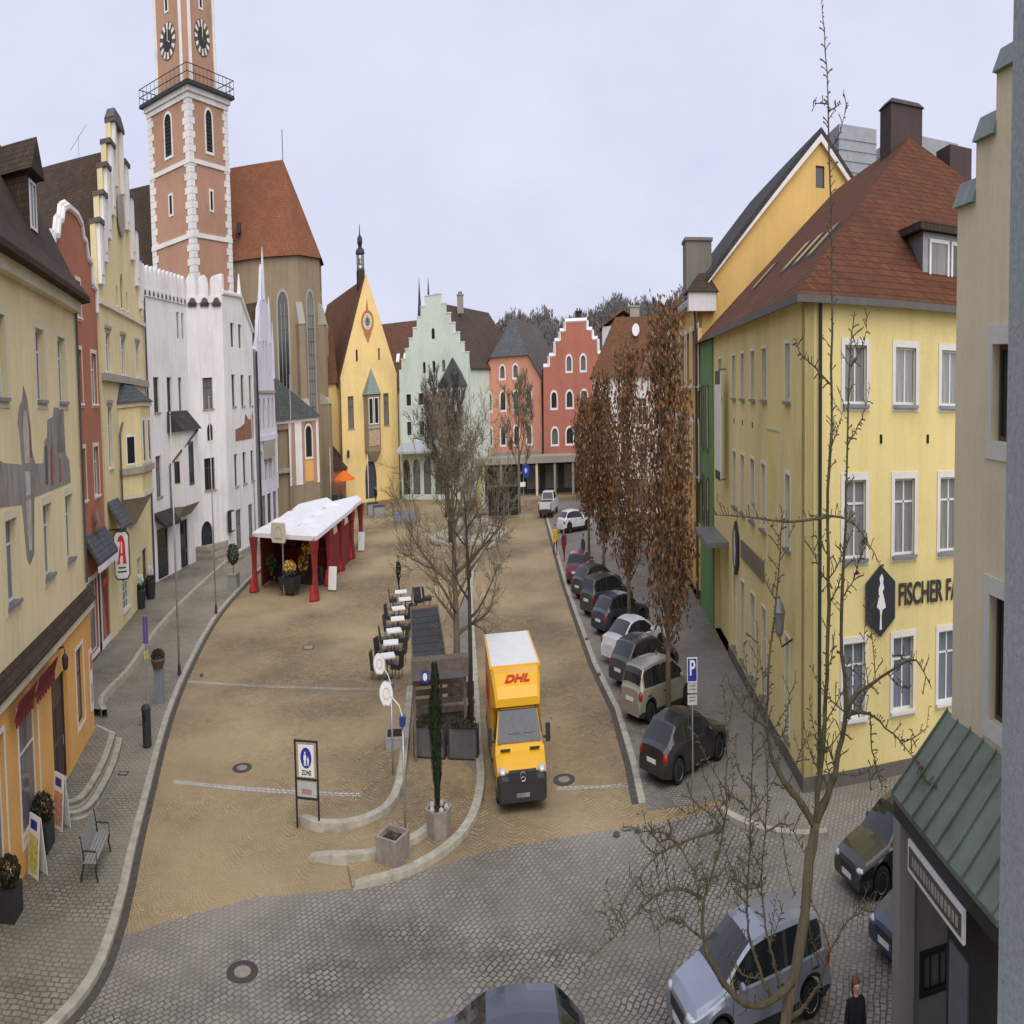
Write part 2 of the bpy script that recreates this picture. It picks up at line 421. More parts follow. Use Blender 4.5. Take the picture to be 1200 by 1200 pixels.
# ------------------------------------------------------------------ the left row
P_YEL = plaster('yellow_plaster_old', (.76, .64, .375), .24); P_ORA = plaster('orange_plaster', (.74, .40, .13), .12)
P_RED = plaster('brick_red_plaster', (.40, .165, .10), .12); P_CRM = plaster('pale_yellow_plaster', (.72, .61, .34), .3)
P_WHT = plaster('white_plaster', (.78, .745, .71), .3); P_OCH = plaster('apse_stone', (.29, .225, .15), .4)
T_OLD = tiles('dark_brown_tiles', (.075, .05, .036)); T_RED = tiles('red_tiles', (.27, .105, .055)); T_BRN = tiles('brown_tiles', (.16, .075, .05))
T_DRK = tiles('dark_red_tiles', (.15, .055, .028)); SLATE = tiles('slate', (.12, .125, .135), .2, .25); T_BLK = tiles('charcoal_tiles', (.07, .06, .058))
S_L1 = Style(CREAM, .2, WHITE, 'T', sill=GREYM, depth=.3); S_SHOP = Style(WTRIM, .1, WHITE, '-', sill=None, depth=.25)

# yellow corner house with painted figure, orange shop floor
b = thing('corner_house', 'yellow corner house with grey wall painting above an orange shop floor', 'house', (-16.75, 17.44, 0), heading(-19.28))
f = Fac(b)
f.row(10.0, 11.7, [(-4.6, -3.3), (-.6, .7), (3.1, 4.45), (8.25, 9.5), (11.75, 13.1)], S_L1)
f.row(5.85, 7.55, [(-4.6, -3.3), (-.6, .7), (3.55, 4.85), (8.3, 9.65), (12.0, 13.35)], S_L1)
f.wall([(-7, 4.5), (15.55, 4.5), (15.55, 13.0), (-7, 13.0)], P_YEL, label='yellow upper wall')
g = Fac(b, 0, -.02)
for a, c in ((-5.6, -3.2), (-.6, 2.45), (4.0, 6.35)): g.win(a, .75, c, 3.6, S_SHOP, 'shop_window')
g.win(12.7, 1.25, 14.15, 3.35, Style(WTRIM, .1, BROWN, '-', sill=None))
g.door(8.4, .45, 11.0, 3.3, BROWN, frame=plain('dark_door_frame', (.05, .035, .03), .6), depth=.32)
g.wall([(-7, 0), (16.1, 0), (16.1, 4.5), (-7, 4.5)], P_ORA, label='orange ground floor wall', reveal=.32)
body(b, [(-7, 0), (15.55, 0), (15.55, 11), (-7, 11)], 0, 13, P_YEL, skip=(0,))
m = MB(); m.loft([[(-7, -.36, 4.3), (-7, -.36, 4.36), (-7, .0, 4.72), (-7, 0, 4.3)], [(16.2, -.36, 4.3), (16.2, -.36, 4.36), (16.2, 0, 4.72), (16.2, 0, 4.3)]], T_OLD)
m.build('shop_cornice', b); m = MB(); m.box(-7, -.26, 4.08, 16.15, -.021, 4.295, CREAM); m.build('cornice_moulding', b)
m = MB(); m.box(-7, -.35, 12.55, 15.6, -.002, 13.0, CREAM); m.build('eaves_moulding', b)
m = MB(); x0, x1 = -7, 16.1; pr = [(-.75, 12.85), (-.75, 13.0), (.3, 13.85), (1.2, 15.0), (2.6, 16.7), (5.2, 19.4), (5.6, 19.4), (10.5, 13.0), (10.5, 12.85)]
m.loft([[(x, y, z) for y, z in pr] for x in (x0, x1)], T_OLD); m.build('roof', b)
y0 = .75   # steep dormers
for xx in (4.0, 10.4):
    m = MB(); m.box(xx, y0, 14.3, xx + 1.5, 3.4, 16.0, T_OLD)
    m.loft([[(xx - .3, y0 - .35, 15.9), (xx + .75, y0 - .35, 16.9), (xx + 1.8, y0 - .35, 15.9)], [(xx - .3, 4.2, 15.9), (xx + .75, 4.2, 16.9), (xx + 1.8, 4.2, 15.9)]], T_OLD); d = m.build('dormer', b)
    m = MB(); m.ring(rect(xx + .25, 14.45, xx + 1.25, 15.75), rect(xx + .33, 14.53, xx + 1.17, 15.67), y0 - .06, y0, WHITE); m.box(xx + .71, y0 - .05, 14.5, xx + .79, y0 - .01, 15.7, WHITE)
    m.face([(xx + .3, y0 - .02, 14.5), (xx + 1.2, y0 - .02, 14.5), (xx + 1.2, y0 - .02, 15.7), (xx + .3, y0 - .02, 15.7)], G_DARK); m.build('dormer_window', d)
# the painted figure and townscape (thin coat on the plaster)
mm, nt, bs = new_mat('fresco_paint'); co = objco(nt)
n1 = noise(nt, mapping(nt, co, (1.5, 1, .5)), 1.3, 7, .75); n2 = noise(nt, co, .9, 3)
k = ramp(nt, n1, [(.25, (.10, .095, .085)), (.5, (.25, .23, .20)), (.75, (.40, .38, .33))])
k = mix(nt, ramp(nt, n2, [(.55, (0, 0, 0)), (.68, (.6, .6, .6))]), k, (.30, .16, .09)); L(nt, k, bs.inputs['Base Color']); bs.inputs['Roughness'].default_value = .9
mur = [(2.2, 7.9), (2.3, 8.9), (3.75, 8.7), (5.75, 8.6), (5.7, 9.2), (5.5, 9.5), (5.75, 9.85), (6.1, 9.95), (6.41, 10.3), (6.85, 10.0), (7.1, 9.4), (7.17, 8.88), (7.53, 8.56), (8.72, 8.52), (8.97, 9.04), (9.46, 9.13), (9.6, 9.54), (10.5, 9.62), (10.7, 9.85), (12.4, 9.85), (12.5, 8.63), (13.1, 8.44), (13.25, 7.85), (7.22, 7.81), (6.89, 6.57), (6.29, 6.39), (5.93, 6.57), (5.59, 7.75)]
m = MB(); m.xprism(mur, -.012, 0, mm)
m.build('wall_painting', b)
m = MB(); dk = plain('fresco_red', (.26, .10, .07), .9, 0, .4, 2); lt = plain('fresco_light', (.45, .42, .36), .9, 0, .3, 2)
m.xprism([(6.2, 8.6), (6.75, 8.6), (6.85, 9.3), (6.6, 9.75), (6.3, 9.75), (6.1, 9.3)], -.016, -.012, lt); m.xprism([(6.85, 8.7), (7.1, 8.7), (7.05, 9.5), (6.87, 9.5)], -.016, -.012, dk)
m.xprism([(6.15, 7.9), (6.7, 7.9), (6.8, 8.4), (6.1, 8.45)], -.016, -.012, plain('fresco_pale', (.5, .48, .43), .9, 0, .3, 2)); m.xprism([(9.7, 7.95), (10.1, 7.95), (10.2, 8.9), (9.8, 8.8)], -.016, -.012, dk); m.xprism([(11.2, 7.95), (11.5, 7.95), (11.5, 8.5), (11.2, 8.6)], -.016, -.012, dk)
m.xprism([(6.25, 6.7), (6.6, 6.7), (6.75, 7.8), (6.1, 7.8)], -.016, -.012, lt); m.xprism([(8.9, 8.0), (9.3, 8.0), (9.35, 8.95), (9.0, 8.9)], -.016, -.012, plain('fresco_dark', (.12, .115, .11), .9, 0, .3, 2)); m.xprism([(11.0, 8.7), (12.0, 8.7), (11.9, 9.7), (11.1, 9.6)], -.016, -.012, plain('fresco_grey', (.2, .19, .175), .9, 0, .3, 2))
m.build('painted_detail', b)
MAROON = plain('maroon_cloth', (.17, .025, .03), .8, 0, .2)
for a, c in ((3.0, 5.15), (5.5, 8.15)):
    m = MB(); pts = [(a + (c - a)*i/12, 3.62 + .05*cos(i*pi)) for i in range(13)]
    m.loft([[(a, -.5, 4.04), (a, -.28, 3.62), (a, -.25, 3.62), (a, -.47, 4.04)], [(c, -.5, 4.04), (c, -.28, 3.62), (c, -.25, 3.62), (c, -.47, 4.04)]], MAROON)
    for i in range(7): m.disc((a + (c - a)*(i + .5)/7, -.30, 3.62), (0, -1, 0), (c - a)/14, MAROON, 10, .02)
    m.build('shop_awning', b)
m = MB(); m.tube([(9.7, -.02, 3.95), (9.7, -.3, 4.0), (9.7, -.35, 3.85)], .025, DARKM); m.lathe([(.05, 0), (.13, .06), (.16, .32), (.05, .42)], (9.7, -.35, 3.42), DARKM, 8); m.build('wall_lantern', b)
m = MB(); m.box(15.45, -.06, 1.1, 16.0, -.021, 2.9, WHITE); m.box(15.52, -.065, 2.3, 15.92, -.06, 2.75, plain('poster_red', (.5, .08, .07))); m.box(15.52, -.065, 1.3, 15.9, -.06, 1.9, plain('poster_grey', (.35, .36, .38))); m.build('notice_board', b)
downpipe(b, [(15.3, -.12, 12.9), (15.3, -.12, 4.9)])

# narrow red house
S_RED = Style(CREAM, .16, WHITE, 'T', depth=.25)
b = thing('red_gable_house', 'narrow brick red house with white edged curved gable behind the yellow corner house', 'house', (-29.5, 44.8, 0), heading(-16.56))
f = Fac(b)
f.row(10.3, 12.35, [(-5.6, -4.4), (-3.2, -2.0), (.5, 1.85)], S_RED); f.row(6.65, 8.6, [(-5.6, -4.4), (-3.2, -2.0), (.15, 1.5)], S_RED)
f.win(-2.6, 13.6, -1.6, 15.0, S_RED)
f.win(.75, .7, 3.55, 3.5, Style(WTRIM, .3, WHITE, '-', sill=None), 'shop_window'); f.win(-4.5, .7, -.4, 3.5, Style(WTRIM, .2, WHITE, 'T', sill=None), 'shop_window')
cv = [(-8.2, 14.2), (-8.2, 15.2), (-7.3, 15.3), (-7.2, 16.2), (-6.3, 16.3), (-5.9, 16.9), (-5.3, 17.0), (-4.9, 17.5), (-3.8, 17.75)]
gl = cv + [(-5.6 - x, z) for x, z in reversed(cv)]
f.wall([(-8.2, 0), (2.55, 0)] + list(reversed(gl)), P_RED)
m = MB(); 
for (xa, za), (xb, zb) in zip(gl, gl[1:]):
    m.tube([(xa, .2, za), (xb, .2, zb)], .2, WTRIM, 6)
    m.tube([(xa, -.05, za - .1), (xb, -.05, zb - .1)], .16, WTRIM, 6)
m.build('gable_coping', b)
body(b, [(-8.2, 0), (2.55, 0), (2.55, 12), (-8.2, 12)], 0, 13.8, P_RED, skip=(0,)); gable_roof(b, -8.2, 2.55, .45, 12, 13.8, 17.0, T_OLD, .1)
m = MB(); m.loft([[(-3, -.02, 5.3), (-3, -1.0, 4.3), (-3, -1.0, 4.15), (-3, -.02, 5.0)], [(2.5, -.02, 5.3), (2.5, -1.0, 4.3), (2.5, -1.0, 4.15), (2.5, -.02, 5.0)]], SLATE); m.box(-3, -1.0, 3.9, 2.5, -.9, 4.15, WTRIM); m.build('shop_canopy', b)
m = MB(); m.disc((-.6, -.35, 5.75), (.2, -1, .3), .45, GREYM, 16, .05); m.tube([(-.6, -.3, 5.7), (-.6, -.02, 5.5)], .03, GREYM); m.build('satellite_dish', b)
m = MB(); m.box(1.0, -.06, 2.9, 2.9, -.03, 3.2, plain('red_sign', (.45, .05, .03))); m.build('shop_sign', b)

# pharmacy with stepped gable
CAPS_SHADE = plaster('weathered_caps_and_shade', (.12, .11, .10), .3)
S_PH = Style(WTRIM, .12, WHITE, 'T', head=STONE, depth=.25); S_PH2 = Style(CREAM, .12, WHITE, 'T', depth=.25)
b = thing('pharmacy_house', 'tall pale yellow house with stepped pinnacle gable, round clock and oriel', 'house', (-29.5, 44.8, 0), heading(-16.56))
f = Fac(b)
f.row(11.75, 13.45, [(4.3, 5.6), (9.3, 10.6), (14.8, 16.1)], S_PH); f.row(7.6, 10.2, [(4.0, 5.2)], S_PH); f.row(14.9, 16.6, [(9.9, 10.9)], Style(None, 0, STONE, 'n', True))
f.row(14.9, 15.9, [(8.4, 8.9), (11.9, 12.4)], Style(None, 0, STONE, 'n', True)); f.row(8.0, 9.9, [(16.2, 17.2)], S_PH2)
f.win(6.5, 1.0, 8.9, 2.6, Style(CREAM, .12, WHITE, 'g', sill=WTRIM)); f.win(12.2, .9, 13.6, 2.8, S_PH2); f.door(14.4, .35, 16.4, 3.0, BROWN)
st = [(2.7, 15.2), (2.7, 18.0), (4.0, 18.0), (4.0, 19.4), (5.4, 19.4), (5.4, 20.9), (6.9, 20.9), (6.9, 22.3), (8.7, 22.3), (8.7, 23.7)]
gl = st + [(20.8 - x, z) for x, z in reversed(st)]
f.wall([(2.65, 0), (18.9, 0)] + list(reversed(gl)), P_CRM, thick=.45)
m = MB()
for x, z, h in ((3.35, 18, 2.6), (4.7, 19.4, 2.9), (6.15, 20.9, 3.2), (7.8, 22.3, 3.3), (13, 22.3, 3.3), (14.65, 20.9, 3.2), (16.1, 19.4, 2.9), (17.45, 18, 2.6)):
    m.box(x - .5, -.3, z - h, x + .5, -.002, z, P_WHT); m.box(x - .3, -.36, z - h + .4, x + .3, -.301, z - .3, WTRIM)
m.box(8.9, -.3, 20.6, 9.5, -.002, 23.7, P_WHT); m.box(11.3, -.3, 20.6, 11.9, -.002, 23.7, P_WHT)
m.build('pinnacle', b); caps(b, gl, -.34, .45, CAPS_SHADE, .22, .06, z0=16)
m = MB(); m.loft([[(8.6, -.4, 23.92), (12.2, -.4, 23.92), (12.2, .5, 23.92), (8.6, .5, 23.92)], [(9.3, -.25, 24.5), (11.5, -.25, 24.5), (11.5, .4, 24.5), (9.3, .4, 24.5)]], CAPS_SHADE); m.build('gable_crown', b)
m = MB(); m.disc((10.4, -.14, 19.4), (0, -1, 0), 1.05, STONE, 28, .13); m.disc((10.4, -.16, 19.4), (0, -1, 0), .85, WTRIM, 28, .02)
for i in range(12): a = i*pi/6; m.box(10.4 + .68*sin(a) - .05, -.19, 19.4 + .68*cos(a) - .08, 10.4 + .68*sin(a) + .05, -.18, 19.4 + .68*cos(a) + .08, BLACK)
m.tube([(10.4, -.2, 19.4), (10.4, -.2, 20.0)], .03, BLACK, 4); m.tube([(10.4, -.2, 19.4), (10.75, -.2, 19.3)], .035, BLACK, 4); m.build('clock', b)
m = MB(); m.box(2.65, -.35, 11.3, 18.9, -.002, 11.62, STONE); m.box(2.65, -.2, 14.55, 18.9, -.002, 14.75, CREAM); m.build('string_course', b)
# oriel
pl = [(7.3, 0), (8.3, -1.7), (12.4, -1.7), (13.4, 0)]; m = MB(); m.prism(pl, 6.2, 10.3, P_CRM); m.build('oriel', b)
o = MB.last
for z0, z1, e, mt in ((7.1, 7.4, .22, STONE), (6.0, 6.2, .1, CREAM), (10.15, 10.35, .15, CREAM)):
    m = MB(); m.prism([(7.3 - e, -.01), (8.3 - e*.6, -1.7 - e), (12.4 + e*.6, -1.7 - e), (13.4 + e, -.01)], z0, z1, mt); m.build('moulding', o)
m = MB(); m.loft([[(7.0, -.01, 10.36), (8.0, -2.0, 10.36), (12.7, -2.0, 10.36), (13.7, -.01, 10.36)], [(8.3, -.01, 11.25), (8.8, -.3, 11.25), (11.9, -.3, 11.25), (12.4, -.01, 11.25)]], SLATE); m.build('oriel_roof', o)
m = MB(); m.loft([[(7.3, -.01, 6.0), (8.3, -1.7, 6.0), (12.4, -1.7, 6.0), (13.4, -.01, 6.0)], [(9.3, -.01, 4.6), (9.6, -.3, 4.6), (11.2, -.3, 4.6), (11.5, -.01, 4.6)]], STONE); m.build('corbel', o)
m = MB()
for a, c in ((8.75, 9.85), (10.85, 11.95)): m.ring(rect(a, 7.5, c, 9.6), rect(a + .12, 7.62, c - .12, 9.48), -1.75, -1.7, WTRIM); m.face([(a + .1, -1.715, 7.6), (c - .1, -1.715, 7.6), (c - .1, -1.715, 9.5), (a + .1, -1.715, 9.5)], G_DARK)
m.build('oriel_window', o)
m = MB(); T = (7.3, 0, atan2(-1.7, 1)); mm_ = MB(T); mm_.ring(rect(.6, 7.5, 1.45, 8.9), rect(.7, 7.6, 1.35, 8.8), -.04, 0, WTRIM); mm_.face([(.65, -.012, 7.55), (1.4, -.012, 7.55), (1.4, -.012, 8.85), (.65, -.012, 8.85)], G_DARK); mm_.build('oriel_window', o)
downpipe(b, [(13.3, -.2, 10.4), (7.2, -.35, 9.4), (7.0, -.2, 9.0), (7.0, -.2, 6.0)], .08)
body(b, [(2.65, 0), (18.9, 0), (18.9, 16), (2.65, 16)], 0, 15.2, P_CRM, skip=(0,)); gable_roof(b, 2.65, 18.9, .95, 16, 15.2, 22.8, T_OLD, .1)
m = MB(); m.loft([[(2.9, -.02, 6.2), (2.9, -1.15, 5.1), (2.9, -1.15, 4.95), (2.9, -.02, 6.0)], [(6.2, -.02, 6.2), (6.2, -1.15, 5.1), (6.2, -1.15, 4.95), (6.2, -.02, 6.0)]], SLATE); m.build('shop_canopy', b)
# hanging pharmacy sign, square to the wall
m = MB(); RED = plain('sign_red', (.62, .03, .03), .4); WS = plain('sign_white', (.75, .75, .72), .4, 0, .05)
m.xprism([(-.75, .25), (-.5, 0), (.5, 0), (.75, .25), (.75, 2.35), (.5, 2.6), (-.5, 2.6), (-.75, 2.35)], -.12, .12, WS)
m.ring([(-.8, .22), (-.53, -.05), (.53, -.05), (.8, .22), (.8, 2.38), (.53, 2.65), (-.53, 2.65), (-.8, 2.38)], [(-.72, .26), (-.48, .03), (.48, .03), (.72, .26), (.72, 2.34), (.48, 2.57), (-.48, 2.57), (-.72, 2.34)], -.14, .14, DARKM)
A_ = [(-.5, .85), (-.15, .85), (-.22, 1.0), (-.12, 1.3), (.1, 1.3), (.12, 1.0), (.05, .85), (.5, .85), (.42, 1.05), (.36, 2.0), (.2, 2.3), (-.05, 2.42), (-.3, 2.3), (-.42, 2.05), (-.2, 2.1), (-.12, 1.95), (-.22, 1.7), (-.36, 1.1)]
m.xprism(A_, -.15, -.12, RED); m.xprism([(-.08, 1.42), (.08, 1.42), (.08, 2.0), (-.02, 2.08)], -.17, -.15, WS)
for z, w in ((.58, .45), (.36, .55)): m.box(-w/1.2, -.135, z, w/1.2, -.12, z + .09, plain('sign_green', (.03, .12, .06)))
o = m.build('pharmacy_sign', None, loc=(-29.4, 48.5, 2.85), rot=(0, 0, R_(20))); o.scale = (.78, .78, .78); o.parent = None
q = MB(); q.tube([(-1.6, 0, 2.72), (.6, 0, 2.72)], .05, DARKM); q.build('bracket', o)
SIGN = o
tag(o, 'white octagonal hanging sign with large red letter A under the oriel', 'sign')
# white house: front wing with battlements, then a block set forward
b = thing('white_battlement_house', 'white house with battlement parapet, side steps and a block standing forward', 'house', (-36.0, 60.0, 0), R_(90))
# local: x = +Y world, y = -X world (inwards)
S_W = Style(None, 0, BROWN, 'T', sill=STONE, depth=.3); S_W2 = Style(None, 0, BROWN, 'T', sill=None, depth=.3)
f = Fac(b)
f.row(10.0, 12.05, [(6.75, 8.05), (9.85, 11.0), (12.7, 13.6)], S_W); f.row(5.15, 7.5, [(6.6, 7.85)], S_W); f.row(14.45, 16.1, [(12.85, 13.5), (14.1, 14.75)], S_W2)
f.win(6.3, .4, 8.9, 3.3, Style(None, 0, DARKM, '-', sill=None), 'shop_window'); f.door(11.8, .35, 13.9, 3.3, plain('door_dark', (.04, .04, .05)), glassy=True, frame=DARKM)
f.wall([(5.0, 0), (15.4, 0), (15.4, 17.0), (5.0, 17.0)], P_WHT)
ca = (15.4, 0.); bx = 19.5; by = -2.85  # corner of the forward block
an = atan2(by, bx - 15.4); ln = hypot(bx - 15.4, by)
g = Fac(b, 15.4, 0, an)
g.row(9.95, 11.95, [(1.9, 3.3)], S_W); g.row(4.75, 6.8, [(1.75, 3.2)], S_W); g.win(2.3, 7.9, 3.1, 9.0, Style(WTRIM, .1, BROWN, 'n', True, sill=None))
g.door(1.0, .9, 2.6, 2.8, DARKM, arch=True)
g.wall([(0, 0), (ln, 0), (ln, 17.2), (0, 17.0)], P_WHT)
h = Fac(b, bx, by, 0)
h.row(13.95, 15.6, [(2.5, 3.7), (5.1, 6.3)], S_W2); h.row(9.95, 12.1, [(2.3, 3.5), (5.4, 6.6), (8.3, 9.5)], S_W); h.row(4.6, 6.75, [(2.3, 3.4), (5.2, 6.4), (8.1, 9.2)], S_W); h.row(.3, 3.0, [(2.2, 4.0), (6.6, 8.2)], Style(None, 0, DARKM, '-', sill=None))
h.wall([(0, 0), (10.2, 0), (10.2, 15.2), (6.2, 17.5), (0, 17.4)], P_WHT)
body(b, [(5.0, 0), (15.4, 0), (bx, by), (bx + 10.2, by), (bx + 10.2, 13), (5.0, 13)], 0, 15.2, P_WHT, skip=(0, 1, 2))
m = MB(); m.prism([(5.4, .5), (15.2, .5), (19.8, -2.2), (29.3, -2.2), (29.3, 12.6), (5.4, 12.6)], 15.1, 15.3, T_OLD); m.build('flat_roof', b)
m = MB()   # parapet with round topped merlons
def merlons(fx, n, w, z):
    mm_ = MB(fx.T); L_ = w/n
    mm_.box(0, -.14, z - .35, w, .35, z + .1, WTRIM)
    for i in range(n):
        mm_.xprism(arched(i*L_ + .2, z + .1, (i+1)*L_ - .2, z + 1.5, 0, 6), -.06, .3, P_WHT); mm_.xprism(arched(i*L_ + .24, z - .3, (i+1)*L_ - .24, z + .02, 0, 6), -.145, -.141, CAPS_SHADE)  # lower dark arches: shade of blind recesses put in as colour
        mm_.box(i*L_ + .1, .12, z + .1, i*L_ + L_ - .1, .2, z + .7, P_WHT)
    return mm_.build('battlement', b)
merlons(Fac(b, 5.0, 0, 0), 11, 10.4, 17.0); merlons(g, 3, ln, 17.1)
m.box(bx + .05, by - .05, 17.3, bx + .75, by + .6, 18.7, P_WHT); m.loft([[(bx + 6, by - .1, 17.4), (bx + 6.6, by - .1, 17.4), (bx + 6.6, by + .4, 17.4), (bx + 6, by + .4, 17.4)], [(bx + 6.25, by + .1, 19.2), (bx + 6.35, by + .1, 19.2), (bx + 6.35, by + .2, 19.2), (bx + 6.25, by + .2, 19.2)]], P_WHT); m.build('pinnacle', b)
m = MB(); m.tube([(bx, by - .1, 17.45), (bx + 6.2, by - .1, 17.6), (bx + 10.3, by - .1, 15.3)], .16, WTRIM, 6); m.build('gable_coping', b)
m = MB(); m.box(9.9, -1.6, 4.3, 14.0, -.002, 8.9, P_WHT); bay = m.build('bay', b)
m = MB(); m.loft([[(9.5, -2.0, 8.75), (14.4, -2.0, 8.75), (14.4, 0, 8.75), (9.5, 0, 8.75)], [(9.6, -.2, 10.0), (14.3, -.2, 10.0), (14.3, -.01, 10.0), (9.6, -.01, 10.0)]], T_BLK); m.build('bay_roof', bay)
m = MB(); m.loft([[(9.9, -.01, 4.3), (9.9, -1.6, 4.3), (14, -1.6, 4.3), (14, -.01, 4.3)], [(10.3, -.01, 3.6), (10.3, -.6, 3.6), (13.6, -.6, 3.6), (13.6, -.01, 3.6)]], STONE); m.build('corbel', bay)
m = MB()
m.ring(rect(11.4, 5.45, 12.6, 8.05), rect(11.55, 5.6, 12.45, 7.9), -1.66, -1.6, BROWN); m.face([(11.45, -1.615, 5.5), (12.55, -1.615, 5.5), (12.55, -1.615, 8), (11.45, -1.615, 8)], G_DARK); m.build('bay_window', bay)
mt = MB((9.9, -1.6, pi/2)); 
mt = MB(); mt.box(9.86, -1.2, 5.7, 9.9, -.55, 7.0, BROWN); mt.box(9.84, -1.12, 5.78, 9.86, -.63, 6.92, G_DARK); mt.build('bay_window', bay)
downpipe(b, [(13.9, -1.7, 8.7), (9.8, -1.5, 7.6), (9.6, -.15, 6.8), (9.6, -.15, 4.0)], .08); downpipe(b, [(5.2, -.15, 16.5), (5.2, -.15, .3)], .1)
m = MB(); m.loft([[(5.9, -.01, 4.3), (5.9, -1.3, 3.6), (5.9, -1.3, 3.4), (5.9, -.01, 3.9)], [(9.6, -.01, 4.3), (9.6, -1.3, 3.6), (9.6, -1.3, 3.4), (9.6, -.01, 3.9)]], T_BLK); m.build('shop_canopy', b)
KSTEP = plain('step_stone', (.26, .235, .18), .85, 0, .2, 3); m = MB()
for i in range(6): m.prism([(14.6 + i*.12, -3.9 + i*.42), (18.6 - i*.02, -5.0 + i*.42), (19.3, -2.72), (15.5, -.1)], .1 + i*.2, .1 + (i+1)*.2, STONE if i % 2 else KSTEP)
m.build('stone_steps', b)
m = MB(); m.box(bx - .5, by - .5, 1.8, bx + .5, by - .01, 3.2, DARKM); m.box(bx - .42, by - .53, 1.9, bx + .42, by - .5, 3.1, WS); m.build('display_case', b)
m = MB(); RP = plain('relief_red', (.28, .13, .09), .9, 0, .4, 4)
m.xprism([(bx + 2.9, 7.6), (bx + 9.4, 7.6), (bx + 9.5, 9.2), (bx + 9.0, 9.6), (bx + 8.4, 8.9), (bx + 7.4, 9.1), (bx + 6.6, 9.4), (bx + 6.2, 8.7), (bx + 4.6, 8.5), (bx + 3.0, 8.4)], by - .03, by, RP); m.build('wall_relief', b)

# slim white gothic house
P_LIL = plaster('lilac_white_plaster', (.64, .62, .68), .15)
b = thing('gothic_gable_house', 'slim lilac white house with spired gable beside the church', 'house', (-33.2, 90.5, 0), R_(90))
f = Fac(b); S_G = Style(None, 0, WTRIM, 'n', True, sill=None, depth=.3, point=1.6)
f.row(8.1, 10.6, [(.8, 1.8), (2.6, 3.6), (4.5, 5.5), (6.2, 7.1)], S_G); f.row(12.6, 15.0, [(3.2, 3.9), (4.4, 5.1)], S_G); f.row(4.2, 6.6, [(.8, 1.8), (2.6, 3.6), (4.5, 5.5), (6.2, 7.1)], S_G); f.row(.4, 3.2, [(.8, 2.4), (3.2, 4.8), (5.6, 7.1)], Style(None, 0, DARKM, '-', sill=None))
f.wall([(.2, 0), (7.8, 0), (7.8, 14.4), (6.9, 15.6), (6.4, 17.3), (5.2, 18.2), (4.6, 20.4), (4.2, 20.9), (3.8, 20.4), (3.2, 18.2), (2.0, 17.3), (1.3, 15.2), (.2, 14.2)], P_LIL)
m = MB()
for x, z, h in ((4.2, 20.5, 1.7), (.5, 14.2, 2.2), (7.5, 14.4, 2.2), (2.1, 17.2, 1.3), (6.3, 17.2, 1.3)):
    m.loft([[(x - .17, -.2, z - 2.4), (x + .17, -.2, z - 2.4), (x + .17, .14, z - 2.4), (x - .17, .14, z - 2.4)], [(x - .17, -.2, z), (x + .17, -.2, z), (x + .17, .14, z), (x - .17, .14, z)], [(x - .03, -.08, z + h), (x + .03, -.08, z + h), (x + .03, 0, z + h), (x - .03, 0, z + h)]], P_LIL)
m.build('pinnacle', b)
m = MB(); m.box(.2, -.25, 7.3, 7.8, -.002, 7.7, P_LIL); m.box(.2, -.2, 10.9, 7.8, -.002, 11.1, STONE); m.box(2.2, -.5, 5.9, 5.8, -.002, 7.3, STONE); m.build('string_course', b)
body(b, [(.2, 0), (7.8, 0), (7.8, 12), (.2, 12)], 0, 14.2, P_LIL, skip=(0,)); gable_roof(b, .2, 7.8, .3, 12, 14.0, 18.0, T_OLD, .1); downpipe(b, [(.1, -.2, 14), (.1, -.2, .2)], .14, DARKM)

# ------------------------------------------------------------------ church
P_APR = plaster('apricot_plaster', (.44, .255, .175), .12)
c0 = Vector((-40.3, 119.2)); ax = Vector((-.982, -.19)).normalized(); RA = 9.0; ZE, ZR = 23.6, 34.0
b = thing('parish_church', 'stone church choir with tall gothic windows and steep red roof', 'church', (c0.x, c0.y, 0), atan2(-ax.y, -ax.x))
# local x points towards the square (apse end), y to the left of it
m = MB(); aps = [(RA*cos(t), RA*sin(t)) for t in [R_(a) for a in (-90, -54, -18, 18, 54, 90)]]
plan = aps + [(-48, RA), (-48, -RA)]
body(b, plan, 0, ZE, P_OCH); 
m = MB(); tip = (2.6, 0, ZR); e = [(x*1.06 if x > 0 else x, y*1.06, ZE - .1) for x, y in plan]
for i in range(5): m.face([e[i], e[i+1], tip], T_RED)
xm_ = -17.; s0, s1 = (xm_, e[5][1], e[5][2]), (xm_, e[0][1], e[0][2]); rm = (xm_, 0, ZR)
m.face([e[5], s0, rm, tip], T_RED); m.face([s1, e[0], tip, rm], T_RED); m.face([s0, e[6], (-48, 0, ZR), rm], T_OLD); m.face([e[7], s1, rm, (-48, 0, ZR)], T_OLD); m.face([e[6], e[7], (-48, 0, ZR)], P_OCH)
m.face([tuple(reversed([q for q in e]))[i] for i in range(8)], T_OLD); m.build('roof', b)
m = MB()
